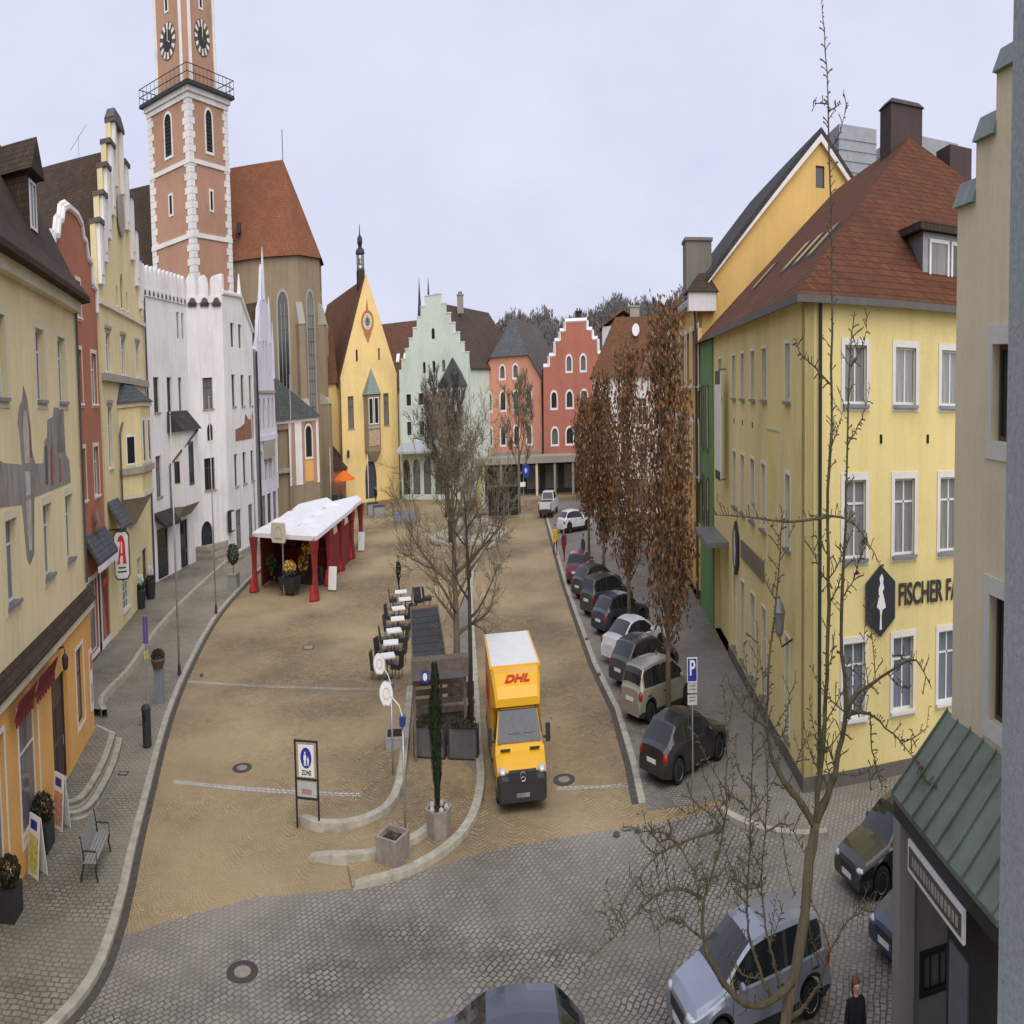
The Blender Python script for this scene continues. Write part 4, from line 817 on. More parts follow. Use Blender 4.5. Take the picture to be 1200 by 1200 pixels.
m = MB(); m.box(0, -.03, 0, 18, -.002, .0, P_PLI) if False else m.box(-.05, -.05, 0, 18, -.001, .35, P_PLI); m.box(-.05, -.0005, 0, -.001, 15.55, .35, P_PLI); m.build('plinth', b)
NAVY = plain('emblem_black', (.018, .02, .03), .4)
m = MB(); hx = [(3.35, 3.38), (4.02, 3.78), (4.02, 4.62), (3.35, 5.02), (2.68, 4.62), (2.68, 3.78)]; m.xprism(hx, -.1, -.002, NAVY)
fig = [(3.30, 3.55), (3.40, 3.55), (3.38, 3.85), (3.42, 4.0), (3.58, 4.05), (3.48, 4.3), (3.42, 4.42), (3.5, 4.5), (3.44, 4.62), (3.46, 4.72), (3.40, 4.82), (3.31, 4.8), (3.28, 4.7), (3.32, 4.6), (3.24, 4.48), (3.26, 4.3), (3.16, 4.08), (3.30, 4.0), (3.32, 3.85)]
m.xprism(fig, -.115, -.1, WS); m.build('emblem', b)
o = link('lettering', text_mesh('FISCHER FA', .72, DARKM, .02, 0, .012), b, (5.68, -.04, 4.27), (pi/2, 0, 0)); xs_ = [v.co.x for v in o.data.vertices]; o.scale = (2.95/(max(xs_) - min(xs_)), 1, 1)
m = MB(); m.xprism([(-12.95 + .65*cos(t), 3.95 + .85*sin(t)) for t in [i*pi/3 + pi/6 for i in range(6)]], -.14, -.002, NAVY); m.T = (0, 0, -pi/2)
m = MB((0, 0, -pi/2)); m.xprism([(-12.95 + .72*cos(t), 3.95 + .85*sin(t)) for t in [i*pi/3 + pi/6 for i in range(6)]], -.16, -.002, NAVY); m.xprism([(-13.02, 3.4), (-12.88, 3.4), (-12.75, 3.85), (-12.9, 4.5), (-13.05, 4.5), (-13.12, 3.85)], -.18, -.16, WS); m.build('emblem', b)
m = MB((0, 0, -pi/2)); m.box(-11.7, -.08, 3.82, -6.5, -.002, 4.36, plain('olive_panel', (.17, .15, .10), .6)); m.build('name_panel', b)
m = MB((0, 0, -pi/2)); m.box(-17.0, -.55, 5.95, -15.3, -.48, 9.5, WS); m.box(-17.0, -.56, 9.1, -15.3, -.551, 9.55, NAVY); m.box(-17, -.56, 5.9, -15.3, -.551, 6.2, NAVY); m.tube([(-16.1, -.5, 9.6), (-16.1, -.02, 9.6)], .03, GREYM); m.tube([(-16.1, -.5, 5.9), (-16.1, -.02, 5.9)], .03, GREYM); m.build('banner', b)
m = MB((0, 0, -pi/2)); m.box(-17.6, -.05, 0, -17.2, -.002, 11, WTRIM) if False else m.box(-6.0, -.03, 4.4, -5.94, -.002, 7.9, P_TAN); m.box(-3.55, -.03, 4.4, -3.49, -.002, 7.9, P_TAN); m.box(-6.0, -.03, 7.9, -3.49, -.002, 7.96, P_TAN)
for s_ in (9, 11.4, 13.7): m.box(-s_ - .05, -.03, 7.85, -s_ + .05, -.002, 8.0, SHADE)
m.build('wall_moulding', b)
m = MB(); 
for s_ in (3.35, 5.55, 7.8): m.box(s_ - .05, -.03, 7.75, s_ + .05, -.002, 7.95, SHADE)
m.build('wall_vent', b)
m = MB((0, 0, -pi/2)); s_ = -1.6; m.tube([(s_, -.02, 3.2), (s_, -.5, 3.05), (s_, -.6, 3.3)], .03, DARKM, 5); m.lathe([(.1, 0), (.17, .1), (.24, .55), (.27, .58), (.16, .75), (.05, .85), (.03, .95)], (s_, -.6, 3.3), GREYM, 6); m.build('wall_lantern', b)

b = thing('green_house', 'narrow leaf green house between lemon and amber houses', 'house', (13.55, 46.98, 0), heading(95.8))
m = MB(); m.box(0.02, .1, 0, 15, 5.9, 10.9, P_GRN); m.build('wall', b)
m = MB(); m.loft([[(-.3, .05, 10.9), (15, .05, 10.9), (15, 5.95, 10.9), (-.3, 5.95, 10.9)], [(9, .05, 16.4), (9.5, .05, 16.4), (9.5, 5.95, 16.4), (9, 5.95, 16.4)]], T_DRK); m.build('roof', b)
m = MB((0, 0, -pi/2))
for a, z0, z1 in ((-4.6, 6.6, 9.2), (-2.6, 6.6, 9.2), (-4.6, 3.6, 5.6), (-2.6, 3.6, 5.6)): m.ring(rect(a, z0, a + 1, z1), rect(a + .1, z0 + .1, a + .9, z1 - .1), -.05, .02, BROWN); m.face([(a + .05, -.01, z0 + .05), (a + .95, -.01, z0 + .05), (a + .95, -.01, z1 - .05), (a + .05, -.01, z1 - .05)], G_DARK)
m.build('window', b)

b = thing('amber_gable_house', 'large amber yellow house with tall gable wall and grey roof edge', 'house', (14.2, 53.2, 0), heading(95.8))
f = Fac(b); f.win(9.75, 17.9, 10.5, 18.9, Style(None, 0, BROWN, 'n', sill=None))
f.wall([(0, 0), (20.2, 0), (20.2, 13.2), (10.1, 20.5), (0, 13.2)], P_ORG)
g = Fac(b, 0, 0, -pi/2); S_O = Style(WTRIM, .22, WHITE, 'T', sill=WTRIM)
cols = [(-22.4 + 3.1*i, -21.2 + 3.1*i) for i in range(8)]
g.row(9.2, 11.6, cols, S_O); g.row(5.4, 7.6, cols, S_O); g.row(.6, 3.4, cols, Style(None, 0, DARKM, '-', sill=None))
g.wall([(-24, 0), (0, 0), (0, 13.2), (-24, 13.2)], P_ORG); body(b, [(0, 0), (20.2, 0), (20.2, 24), (0, 24)], 0, 13.2, P_ORG, skip=(0, 3))
gable_roof(b, 0, 20.2, -.35, 24, 13.25, 20.6, tiles('dark_grey_tiles', (.075, .07, .068)), .5, .3)
m = MB(); k = (20.6 - 13.25)/10.1
for sg in (1, -1):
    xa, xb = (0, 10.1) if sg == 1 else (20.2, 10.1)
    m.loft([[(xa - sg*.4, y, 13.25 - .29 + z), (xb, y, 20.3 + z), (xb, y, 19.95 + z), (xa - sg*.4, y, 12.6 + z)] for y, z in ((-.34, 0), (-.003, 0))], WTRIM)
m.box(-.5, -.3, 12.65, -.003, 24, 12.95, WTRIM); m.build('verge_board', b)
m = MB(); m.loft([[(-.9, -.9, 13.1), (1.6, -.9, 13.1), (1.6, 1.6, 13.1), (-.9, 1.6, 13.1)], [(.2, .2, 13.95), (.9, .2, 13.95), (.9, .9, 13.95), (.2, .9, 13.95)]], T_OLD); m.box(-.75, -.75, 12.3, 1.4, -.002, 13.1, WTRIM); m.build('corner_roof', b)
m = MB(); m.box(-.1, 5, 13.5, 2.1, 7.0, 15.9, STONED); m.box(-.2, 4.9, 15.9, 2.2, 7.1, 16.05, STONED); m.build('chimney', b)
m = MB(); m.box(12.2, 1.2, 17.6, 15.6, 4.4, 21.2, plain('unit_grey', (.32, .34, .36), .7)); 
for i in range(6): m.box(12.15, 1.15, 18 + i*.5, 15.65, 4.45, 18.04 + i*.5, GREYM)
m.build('ventilation_unit', b); m = MB(); m.box(16.4, 2, 16, 17.2, 3, 20.6, STEEL); m.build('vent_box', b)
downpipe(b, [(-.6, -.5, 12.9), (-.2, -.15, 12.2), (-.12, -.12, 11.0), (-.12, -.12, .2)], .1)

# sand coloured house next to us, with copper capped stepped gable
b = thing('sand_stepped_house', 'sand coloured house close on the right with copper capped gable steps', 'house', (10.42, 14.30, 0), heading(95.8))
g = Fac(b, 0, 0, -pi/2)   # street face: s = distance towards us
S_T = Style(plaster('pale_grey_trim', (.62, .60, .54), .12), .22, BROWN, 'n', sill=None, depth=.25)
g.row(8.38, 9.52, [(1.52, 2.42), (4.6, 5.5)], S_T); g.row(5.0, 6.55, [(1.55, 2.42), (4.6, 5.5)], S_T)
sg = [(0, 0), (8, 0), (8, 16), (3.6, 16), (3.6, 14.6), (2.4, 14.6), (2.4, 12.8), (1.5, 12.8), (1.5, 12.05), (.75, 12.05), (.75, 11.3), (0, 11.3)]
g.wall(sg, P_TAN, thick=.5); body(b, [(0, 0), (0, -8), (9, -8), (9, 0)], 0, 11, P_TAN, skip=(0,))
m = MB((0, 0, -pi/2))
for a, c, z in ((-.06, .76, 11.3), (.74, 1.52, 12.05), (1.49, 2.42, 12.8), (2.38, 3.62, 14.6)): m.loft([[(a, -.12, z), (c, -.12, z), (c, .62, z), (a, .62, z)], [(a, .1, z + .34), (c, .1, z + .34), (c, .4, z + .34), (a, .4, z + .34)]], COPPER)
m.parts('gable_coping', b)
m = MB(); m.loft([[(.5, 0, 11), (.5, -8, 11), (.5, -8, 11.01), (.5, 0, 11.01)], [(9, 0, 11), (9, -8, 11), (9, -8, 12), (9, 0, 12)]], T_DRK); m.build('roof', b)

# entrance canopy with green sheet roof
SEAM = plain('green_sheet_roof', (.125, .155, .115), .55, .1, .3, 1.2)
b = thing('entrance_porch', 'entrance porch with green standing seam roof, framed sign and grey pillar', 'porch', (10.42, 14.30, 0), heading(95.8))
LN = 4.6
m = MB(); m.loft([[(-1.55, .12, 3.74), (-.003, .12, 4.72), (-.003, .12, 4.64), (-1.55, .12, 3.66)], [(-1.55, -LN, 3.74), (-.003, -LN, 4.72), (-.003, -LN, 4.64), (-1.55, -LN, 3.66)]], SEAM)
for i in range(9): y = .08 - i*.56; m.loft([[(-1.56, y, 3.745), (-.003, y, 4.725), (-.003, y, 4.765), (-1.56, y, 3.785)], [(-1.56, y - .03, 3.745), (-.003, y - .03, 4.725), (-.003, y - .03, 4.765), (-1.56, y - .03, 3.785)]], SEAM)
m.build('roof', b)
m = MB(); m.box(-1.5, -LN, 3.42, -1.4, .1, 3.68, DARKM); m.build('fascia', b)
m = MB(); m.box(-1.5, -.3, 0, -1.08, .1, 3.41, P_GRY); m.build('pillar', b)
w = MB(); w.wall([(-1.07, 0), (-.004, 0), (-.004, 4.1), (-1.07, 3.6)], [rect(-.78, .78, -.02, 1.34)], P_GRY, -.16, .12, .2); w.build('end_wall', b)
m = MB(); m.ring(rect(-.86, .7, -.006, 1.42), rect(-.74, .8, -.08, 1.32), -.2, -.1, DARKM); m.face([(-.75, -.11, .8), (-.07, -.11, .8), (-.07, -.11, 1.32), (-.75, -.11, 1.32)], glass('lit_pane', (.10, .11, .10), (.2, .21, .2), .1, 0.))
for x in (-.55, -.28): m.box(x, -.15, .8, x + .03, -.115, 1.32, DARKM)
m.build('window', b)
m = MB(); m.box(-1.56, -3.4, 2.98, -1.5, -.85, 3.40, WS); m.box(-1.575, -3.32, 3.05, -1.56, -.93, 3.33, plain('sign_brown', (.09, .075, .055), .5)); 
random.seed(3); y = -1.1
while y > -3.2: w_ = random.uniform(.06, .13); m.box(-1.58, y - w_, 3.12, -1.575, y, 3.26, plain('sign_letter', (.35, .33, .28))); y -= w_ + .05
m.build('framed_sign', b)
m = MB(); m.box(-.9, -LN, 0, -.01, -1.6, 3.3, plain('porch_inner_shade', (.045, .043, .04), .7)); m.box(-.95, -2.6, 0, -.9, -1.8, 2.3, GREYM); m.build('doorway', b)  # dark block: shade inside the porch given as a solid colour

# corner of the building we look out of
b = thing('near_wall_corner', 'rough blue grey rendered wall corner at the right edge, nearest to us', 'wall', (0, 0, 0))
mm, nt, bs = new_mat('rough_render'); co = objco(nt); n1 = noise(nt, co, 60, 6, .75); n2 = noise(nt, co, 3, 4)
k = mix(nt, .4, ramp(nt, n1, [(.3, (.22, .25, .26)), (.7, (.50, .54, .56))]), ramp(nt, n2, [(.3, (.32, .35, .37)), (.7, (.42, .45, .47))])); L(nt, k, bs.inputs['Base Color']); bs.inputs['Roughness'].default_value = .95; bump(nt, bs, n1, 1., .012)
m = MB(); m.box(1.55, -3, -.02, 6.0, 1.84, 16, mm); m.build('wall', b)
# ------------------------------------------------------------------ ground
BEIGE = setts('ochre_cobbles', (.30, .215, .11), (.40, .30, .165), (.085, .062, .034), .12, .115, 0, 1.45, .8, worn=(.19, .15, .098))
GREYS = setts('grey_setts', (.195, .175, .145), (.275, .25, .21), (.05, .045, .036), .24, .17, R_(-57), 0, .72, worn=(.155, .138, .108))
PAVE = setts('pavement_slabs', (.215, .195, .145), (.275, .25, .195), (.095, .085, .064), .28, .22, R_(-19), 0, .7, worn=(.21, .19, .14))
PAVR = setts('grey_brown_setts', (.20, .18, .15), (.25, .228, .195), (.10, .09, .07), .16, .14, R_(6), 0, .75, worn=(.20, .18, .15))
KERB = plain('granite_kerb', (.40, .37, .29), .8, 0, .25, 2.5); KDARK = plain('gutter_stone', (.085, .075, .06), .8, 0, .3, 4)
mm, nt, bs = new_mat('meadow_ground'); co = objco(nt); L(nt, ramp(nt, noise(nt, co, .05, 6), [(.3, (.07, .075, .04)), (.7, (.13, .12, .07))]), bs.inputs['Base Color']); bs.inputs['Roughness'].default_value = 1.; MEADOW = mm
def sheet(name, poly, z, mat):
    m = MB(); ids = [m.p((x, y, z)) for x, y in poly]
    for t in tessellate_polygon([[Vector((x, y, 0)) for x, y in poly]]):
        a, b, c = (Vector(m.v[i]) for i in t)
        t = list(t) if (b - a).cross(c - a).z > 0 else list(reversed(t)); m.f.append(t); m.m.append(m.mi(mat))
    return tag(m.build(name), kind='structure')
def strip(m, line, w, z0, z1, mat, side=1):
    o = offset_line(line, w*side); k = m.mi(mat)
    for i in range(len(line) - 1):
        a, b, c, d = line[i], line[i+1], o[i+1], o[i]
        h0 = z1[i] if hasattr(z1, '__len__') else z1; h1 = z1[i+1] if hasattr(z1, '__len__') else z1
        m.face([(a[0], a[1], h0), (b[0], b[1], h1), (c[0], c[1], h1), (d[0], d[1], h0)], mat); m.face([(a[0], a[1], z0), (b[0], b[1], z0), (b[0], b[1], h1), (a[0], a[1], h0)], mat); m.face([(d[0], d[1], z0), (c[0], c[1], z0), (c[0], c[1], h1), (d[0], d[1], h0)], mat)
sheet('ground', [(-1100, -150), (1100, -150), (1100, 1100), (-1100, 1100)], -.03, MEADOW)
sheet('market_square', [(-70.0, -6.0), (60.0, -6.0), (59.88, 206.1), (-71.32, 209.95)], 0, BEIGE)
sheet('road', [(-40.0, -5.0), (40.0, -5.0), (36.15, 20.17), (13.92, 25.99), (11.43, 26.39), (9.67, 26.6), (5.98, 25.84), (2.95, 25.83), (1.02, 25.57), (-1.12, 25.08), (-3.64, 23.96), (-5.43, 23.06), (-8.84, 22.08), (-11.12, 20.28), (-12.39, 18.86), (-33.28, 15.73)], .004, GREYS)
sheet('parking_bay', [(5.08, 26.81), (11.48, 26.44), (13.92, 48.39), (15.36, 62.46), (17.27, 109.93), (4.67, 110.17), (4.53, 60.82), (4.84, 42.74), (5.24, 36.15), (5.11, 30.57)], .008, PAVR)
gl = [(4.84, 27.33), (5.06, 30.58), (5.19, 36.15), (4.79, 42.74), (4.48, 60.82), (4.62, 110.17)]
m = MB(); strip(m, gl, .28, .006, .012, KDARK); strip(m, offset_line(gl, -.3), .28, .006, .0125, KERB); tag(m.build('gutter'), kind='structure')
# left pavement, its kerb, the upper walk
kl = smooth_line([(-14.58, 9.55), (-12.84, 11.7), (-11.85, 14.12), (-11.77, 16.64), (-12.6, 19.15), (-13.5, 21.35), (-14.6, 23.84), (-16.13, 27.66), (-18.17, 32.69), (-20.2, 38.24), (-22.47, 45.77), (-24.61, 53.91), (-25.81, 60.45), (-26.8, 68.31), (-28.18, 80.49), (-29.73, 96.6), (-30.72, 112.57)])
sheet('pavement', kl + [(-61.26, 112.0), (-41.7, 6.43)], .12, PAVE)
m = MB(); strip(m, kl, .3, 0, .135, KERB, 1); strip(m, offset_line(kl, -.012), .25, 0, .02, KDARK, -1); tag(m.build('kerb'), kind='structure')
ku = smooth_line([(-22.77, 34.45), (-24.05, 35.78), (-24.56, 38.06), (-25.2, 41.59), (-26.73, 46.18), (-28.39, 52.53), (-29.74, 59.11), (-30.86, 65.99), (-32.17, 74.17), (-33.02, 79.26)])
sheet('upper_pavement', ku + [(-50.46, 78.06), (-45.21, 31.0)], .38, PAVE)
m = MB(); strip(m, ku, .32, .12, .395, KERB); tag(m.build('step_kerb'), kind='structure')
b = thing('door_steps', 'curved stone steps in front of the orange shop door', 'steps', (0, 0, 0))
for off, z in ((0, .30), (.42, .47)):
    pl = smooth_line([(-19.6, 24.75), (-18.6 - off*.3, 24.85 + off), (-18.05 - off, 25.4 + off*.6), (-18.15 - off, 26.6), (-19.0 - off, 29.5), (-20.15 - off, 32.2)])
    m = MB(); m.prism(pl + [(-22.2, 32.9), (-19.9, 25.9)], .1, z, KERB); strip(m, pl, .02, z - .1, z + .005, KERB); m.build('stone_step', b)
    m = MB(); ip = offset_line(pl, .32); ids = ip + [(-22.1, 32.7), (-19.9, 26.1)]; m.prism(ids, z - .05, z + .004, PAVE); m.build('tread', b)
# island in the middle of the square: curved kerbs and shallow steps
io = smooth_line([(-5.63, 22.89), (-4.64, 23.25), (-3.64, 23.8), (-2.44, 25.06), (-1.58, 26.85), (-1.33, 29.79), (-1.64, 32.83), (-2.16, 41.12), (-2.89, 50.49), (-3.82, 65.01), (-3.51, 72.88), (-2.37, 79.62), (-0.52, 83.76), (-0.32, 87.71), (-1.65, 91.67), (-5.34, 97.22)])
im = smooth_line([(-7.7, 24.35), (-6.1, 24.15), (-5.0, 24.5), (-3.4, 25.7), (-2.9, 27.2)]); ii = smooth_line([(-9.0, 26.9), (-8.3, 26.35), (-7.5, 26.1), (-6.2, 26.4), (-5.2, 27.3), (-4.85, 28.6), (-5.0, 31.5), (-5.4, 35.1), (-5.9, 40)])
sheet('island_paving', io + [(-8.72, 96.67), (-7.73, 60.89), (-6.38, 40.74), (-5.63, 31.63), (-6.57, 25.45)], .07, BEIGE)
sheet('island_walk', offset_line(io[22:44], .3) + [(-4.54, 50.88), (-3.71, 40.8), (-3.28, 33.72)], .076, PAVR)
for nm, ln, h, hm in (('island_kerb', io, .14, 1), ('terrace_kerb', im, .22, 1), ('terrace_kerb', ii, .22, 1)):
    n = len(ln); z = [min(h, .03 + h*i/5) for i in range(n)]; m = MB(); strip(m, ln, .34, 0, z, KERB)
    k = offset_line(ln, .34); q = offset_line(ln, 1.7 if nm != 'island_kerb' else .5)
    if nm != 'island_kerb':
        for i in range(n - 1): m.face([(k[i][0], k[i][1], z[i] - .008), (k[i+1][0], k[i+1][1], z[i+1] - .008), (q[i+1][0], q[i+1][1], .075), (q[i][0], q[i][1], .075)], BEIGE)
    tag(m.build(nm), kind='structure')
b = thing('fountain_steps', 'round stone fountain steps at the far end of the island', 'fountain', (-5.2, 84, .07))
for r, z0, z1 in ((4.6, 0, .2), (3.8, .2, .4)): m = MB(); m.lathe([(r, z0), (r, z1)], (0, 0, 0), KERB, 28); m.build('stone_step', b)
m = MB(); m.lathe([(2.3, .4), (2.5, 1.1), (2.2, 1.1), (2.0, .8), (.01, .8)], (0, 0, 0), STONE, 20); m.lathe([(.5, .8), (.35, 2.2), (.6, 2.4), (.25, 3.4), (.05, 4.0)], (0, 0, 0), STONE, 10); m.build('basin', b)
# cross bands of pale setts, manholes
mm = setts('pale_setts', (.30, .27, .22), (.46, .43, .37), (.12, .09, .06), .24, .2, 0, 0, .7)
sheet('paving_band', [(-15.53, 28.78), (-6.31, 28.94), (-6.32, 29.3), (-15.64, 29.14)], .005, mm); sheet('paving_band', [(1.64, 28.96), (4.69, 28.66), (4.7, 28.97), (1.64, 29.27)], .005, mm); sheet('paving_band', [(-21.16, 40.98), (-6.79, 40.33), (-6.79, 40.73), (-21.18, 41.39)], .005, mm)
CIRON = plain('cast_iron', (.06, .05, .042), .6, .3, .3, 12); CONC = plain('concrete_infill', (.27, .24, .19), .8, 0, .2, 6)
b0 = None
for i, (x, y, r, lb) in enumerate(((-7.99, 18.64, .40, 'round manhole cover in the grey setts, largest and nearest'), (-12.84, 30.84, .40, 'round manhole cover in ochre cobbles near the pedestrian sign'), (2.03, 29.77, .40, 'round manhole cover in front of the yellow delivery truck'))):
    b = thing('manhole_cover', lb, 'manhole', (x, y, .006), 0, 'manhole covers in the square')
    m = MB(); m.lathe([(r + .07, 0), (r + .07, .012), (r, .012), (r, .006), (.01, .006)], (0, 0, 0), CIRON, 24); m.build('frame', b); m = MB(); m.lathe([(r*.62, .006), (r*.62, .012), (.01, .012)], (0, 0, 0), CONC, 20); m.build('cover', b)
# ------------------------------------------------------------------ hills and far wood
def hill_h(az, d):
    a = math.degrees(az); base = 34 + 7*max(0, min(1, (a - 4)/9))**1.2 + 2.5*sin(a*.9) + 1.5*sin(a*2.3 + 1)
    if a < -4: base -= min(12, (-4 - a)*1.1)
    return base*max(0, min(1, (d - 360)/190))
m = MB(); g = [[(d*sin(R_(a)), d*cos(R_(a)), hill_h(R_(a), d) - .05) for a in range(-34, 41)] for d in (355, 400, 440, 480, 520, 550, 640, 900)]
for r0, r1 in zip(g, g[1:]):
    for i in range(len(r0) - 1): m.face([r0[i], r0[i+1], r1[i+1], r1[i]], MEADOW)
mm, nt, bs = new_mat('leaf_litter'); co = objco(nt); L(nt, ramp(nt, noise(nt, co, .08, 6), [(.3, (.06, .055, .04)), (.7, (.12, .105, .075))]), bs.inputs['Base Color']); bs.inputs['Roughness'].default_value = 1.
m.mats[0] = mm; tag(m.build('hill', smooth=True), kind='structure')
WOOD = [plain('far_twig_' + n, c, 1., 0, .2, .1) for n, c in (('brown', (.145, .125, .115)), ('grey', (.17, .155, .15)), ('dark', (.105, .095, .092)))]
FIR = plain('far_conifer', (.022, .035, .022), 1., 0, .2, .1)
m = MB(); rnd = random.Random(5)
for i in range(4600):
    a = R_(rnd.uniform(-9, 24)); d = rnd.uniform(395, 560); x, y = d*sin(a), d*cos(a); z = hill_h(a, d) - .5; h = rnd.uniform(7, 12); mt = rnd.choice(WOOD)
    if rnd.random() < .02:
        m.lathe([(h*.16, h*.1), (h*.11, h*.5), (.1, h)], (x, y, z), FIR, 6); continue
    m.tube([(x, y, z), (x + rnd.uniform(-.5, .5), y, z + h*.8)], [.3, .1], mt, 3, False)
    for k in range(17):
        t = rnd.uniform(.3, .8)*h; an = rnd.uniform(0, 2*pi); l = rnd.uniform(.2, .38)*h*(1.1 - t/h*.6); ex, ey, ez = x + l*cos(an)*.55, y + l*sin(an)*.55, z + t + l
        w = rnd.uniform(.15, .5); m.face([(x, y, z + t), (ex - w, ey, ez - l*.3), (ex, ey, ez), (ex + w*.4, ey, ez - l*.4)], mt)
tag(m.build('far_wood'), kind='stuff')

# ------------------------------------------------------------------ trees
def branchy(m, p, d, length, r, depth, rnd, mat, up=.25, spread=.6, twig=.012, kids=(3, 5)):
    "one limb with children, added to a mesh"
    n = 5 if depth > 1 else 3; pts = [Vector(p)]; rr = [r]; d = Vector(d).normalized()
    for i in range(n):
        d = (d + Vector((rnd.uniform(-.25, .25), rnd.uniform(-.25, .25), rnd.uniform(-.12, .2) + up*.25))).normalized()
        pts.append(pts[-1] + d*(length/n)); rr.append(max(twig*.6, r*(1 - .75*(i + 1)/n)))
    m.tube(pts, rr, mat, 6 if r > .05 else (4 if r > .02 else 3), False)
    if depth <= 0: return
    for k in range(rnd.randint(*kids)):
        t = rnd.uniform(.25, 1.)*n; i = min(int(t), n - 1); q = pts[i].lerp(pts[i+1], t - i)
        dd = (pts[i+1] - pts[i]).normalized(); s = Vector((rnd.gauss(0, 1), rnd.gauss(0, 1), rnd.gauss(0, .6)))
        s = (s - dd*s.dot(dd)).normalized()
        branchy(m, q, dd + s*spread + Vector((0, 0, up)), length*rnd.uniform(.45, .7), max(rr[i]*.6, twig), depth - 1, rnd, mat, up, spread, twig, kids)
BK = bark('grey_brown_bark', (.19, .15, .10)); BK2 = bark('dark_bark', (.055, .047, .04)); BK3 = bark('yellow_grey_bark', (.13, .105, .06))
def bare_tree(name, label, loc, h, crown, seed, mat, trunk_r=.17, clear=.3, limbs=9, depth=3, up=.35, spread=.7, group=None, kids=(3, 5), twig=.011):
    rnd = random.Random(seed); b = thing(name, label, 'tree', loc, 0, group)
    m = MB(); pts = [Vector((0, 0, -.05))]; n = 7
    for i in range(n): pts.append(pts[-1] + Vector((rnd.uniform(-.08, .08), rnd.uniform(-.08, .08), h*.9/n)))
    rr = [trunk_r*1.25] + [trunk_r*(1 - .85*(i/n)**1.3) for i in range(1, n + 1)]; m.tube(pts, rr, mat, 8); m.build('trunk', b, True)
    m = MB()
    for k in range(limbs):
        t = clear + (1 - clear)*(k + .5)/limbs; q = t*n; i = min(int(q), n - 1); p = pts[i].lerp(pts[i+1], q - i); a = k*2.4 + rnd.uniform(-.4, .4)
        l = crown*(1.05 - .55*abs(t - .55)/.55)*rnd.uniform(.8, 1.15)
        branchy(m, p, (cos(a), sin(a), up + .3), l, max(.02, rr[i]*.55), depth, rnd, mat, up, spread, twig, kids)
    m.build('crown', b); return b
bare_tree('bare_tree', 'tall bare deciduous tree with dense twigs behind the cafe awning', (-2.85, 34.3, .07), 8.7, 2.7, 11, BK, .19, .32, 16, 4, .12, .9, 'bare trees on the island', (3, 5), .009)
bare_tree('bare_tree', 'slim dark trunked bare tree just right of the tall twiggy tree', (-2.2, 33.2, .07), 7.6, 2.3, 23, BK2, .13, .45, 8, 3, .15, .95, 'bare trees on the island', (3, 5), .009)
bare_tree('bare_tree', 'bare tree standing by the fountain steps on the island', (-6.9, 80, .07), 9.0, 3.0, 31, BK2, .2, .3, 13, 4, .3, .7, 'bare trees on the island', (3, 5), .018)
bare_tree('bare_tree', 'bare tree in front of the salmon house arcade', (1.0, 101, .0), 10.0, 3.2, 37, BK, .2, .3, 12, 4, .3, .7, 'bare trees on the island', (3, 5), .02)
bare_tree('bare_tree', 'bare tree in front of the mint green turret bay', (-9.2, 101, .0), 9.5, 3.6, 41, BK2, .22, .3, 13, 4, .3, .7, 'bare trees on the island', (3, 5), .02)
LEAF = [plain('dry_leaf_' + n, c, .8, 0, .25, 3) for n, c in (('rust', (.205, .095, .042)), ('brown', (.145, .075, .04)), ('tan', (.27, .17, .095)), ('dark', (.075, .045, .027)))]
FALL = MB()
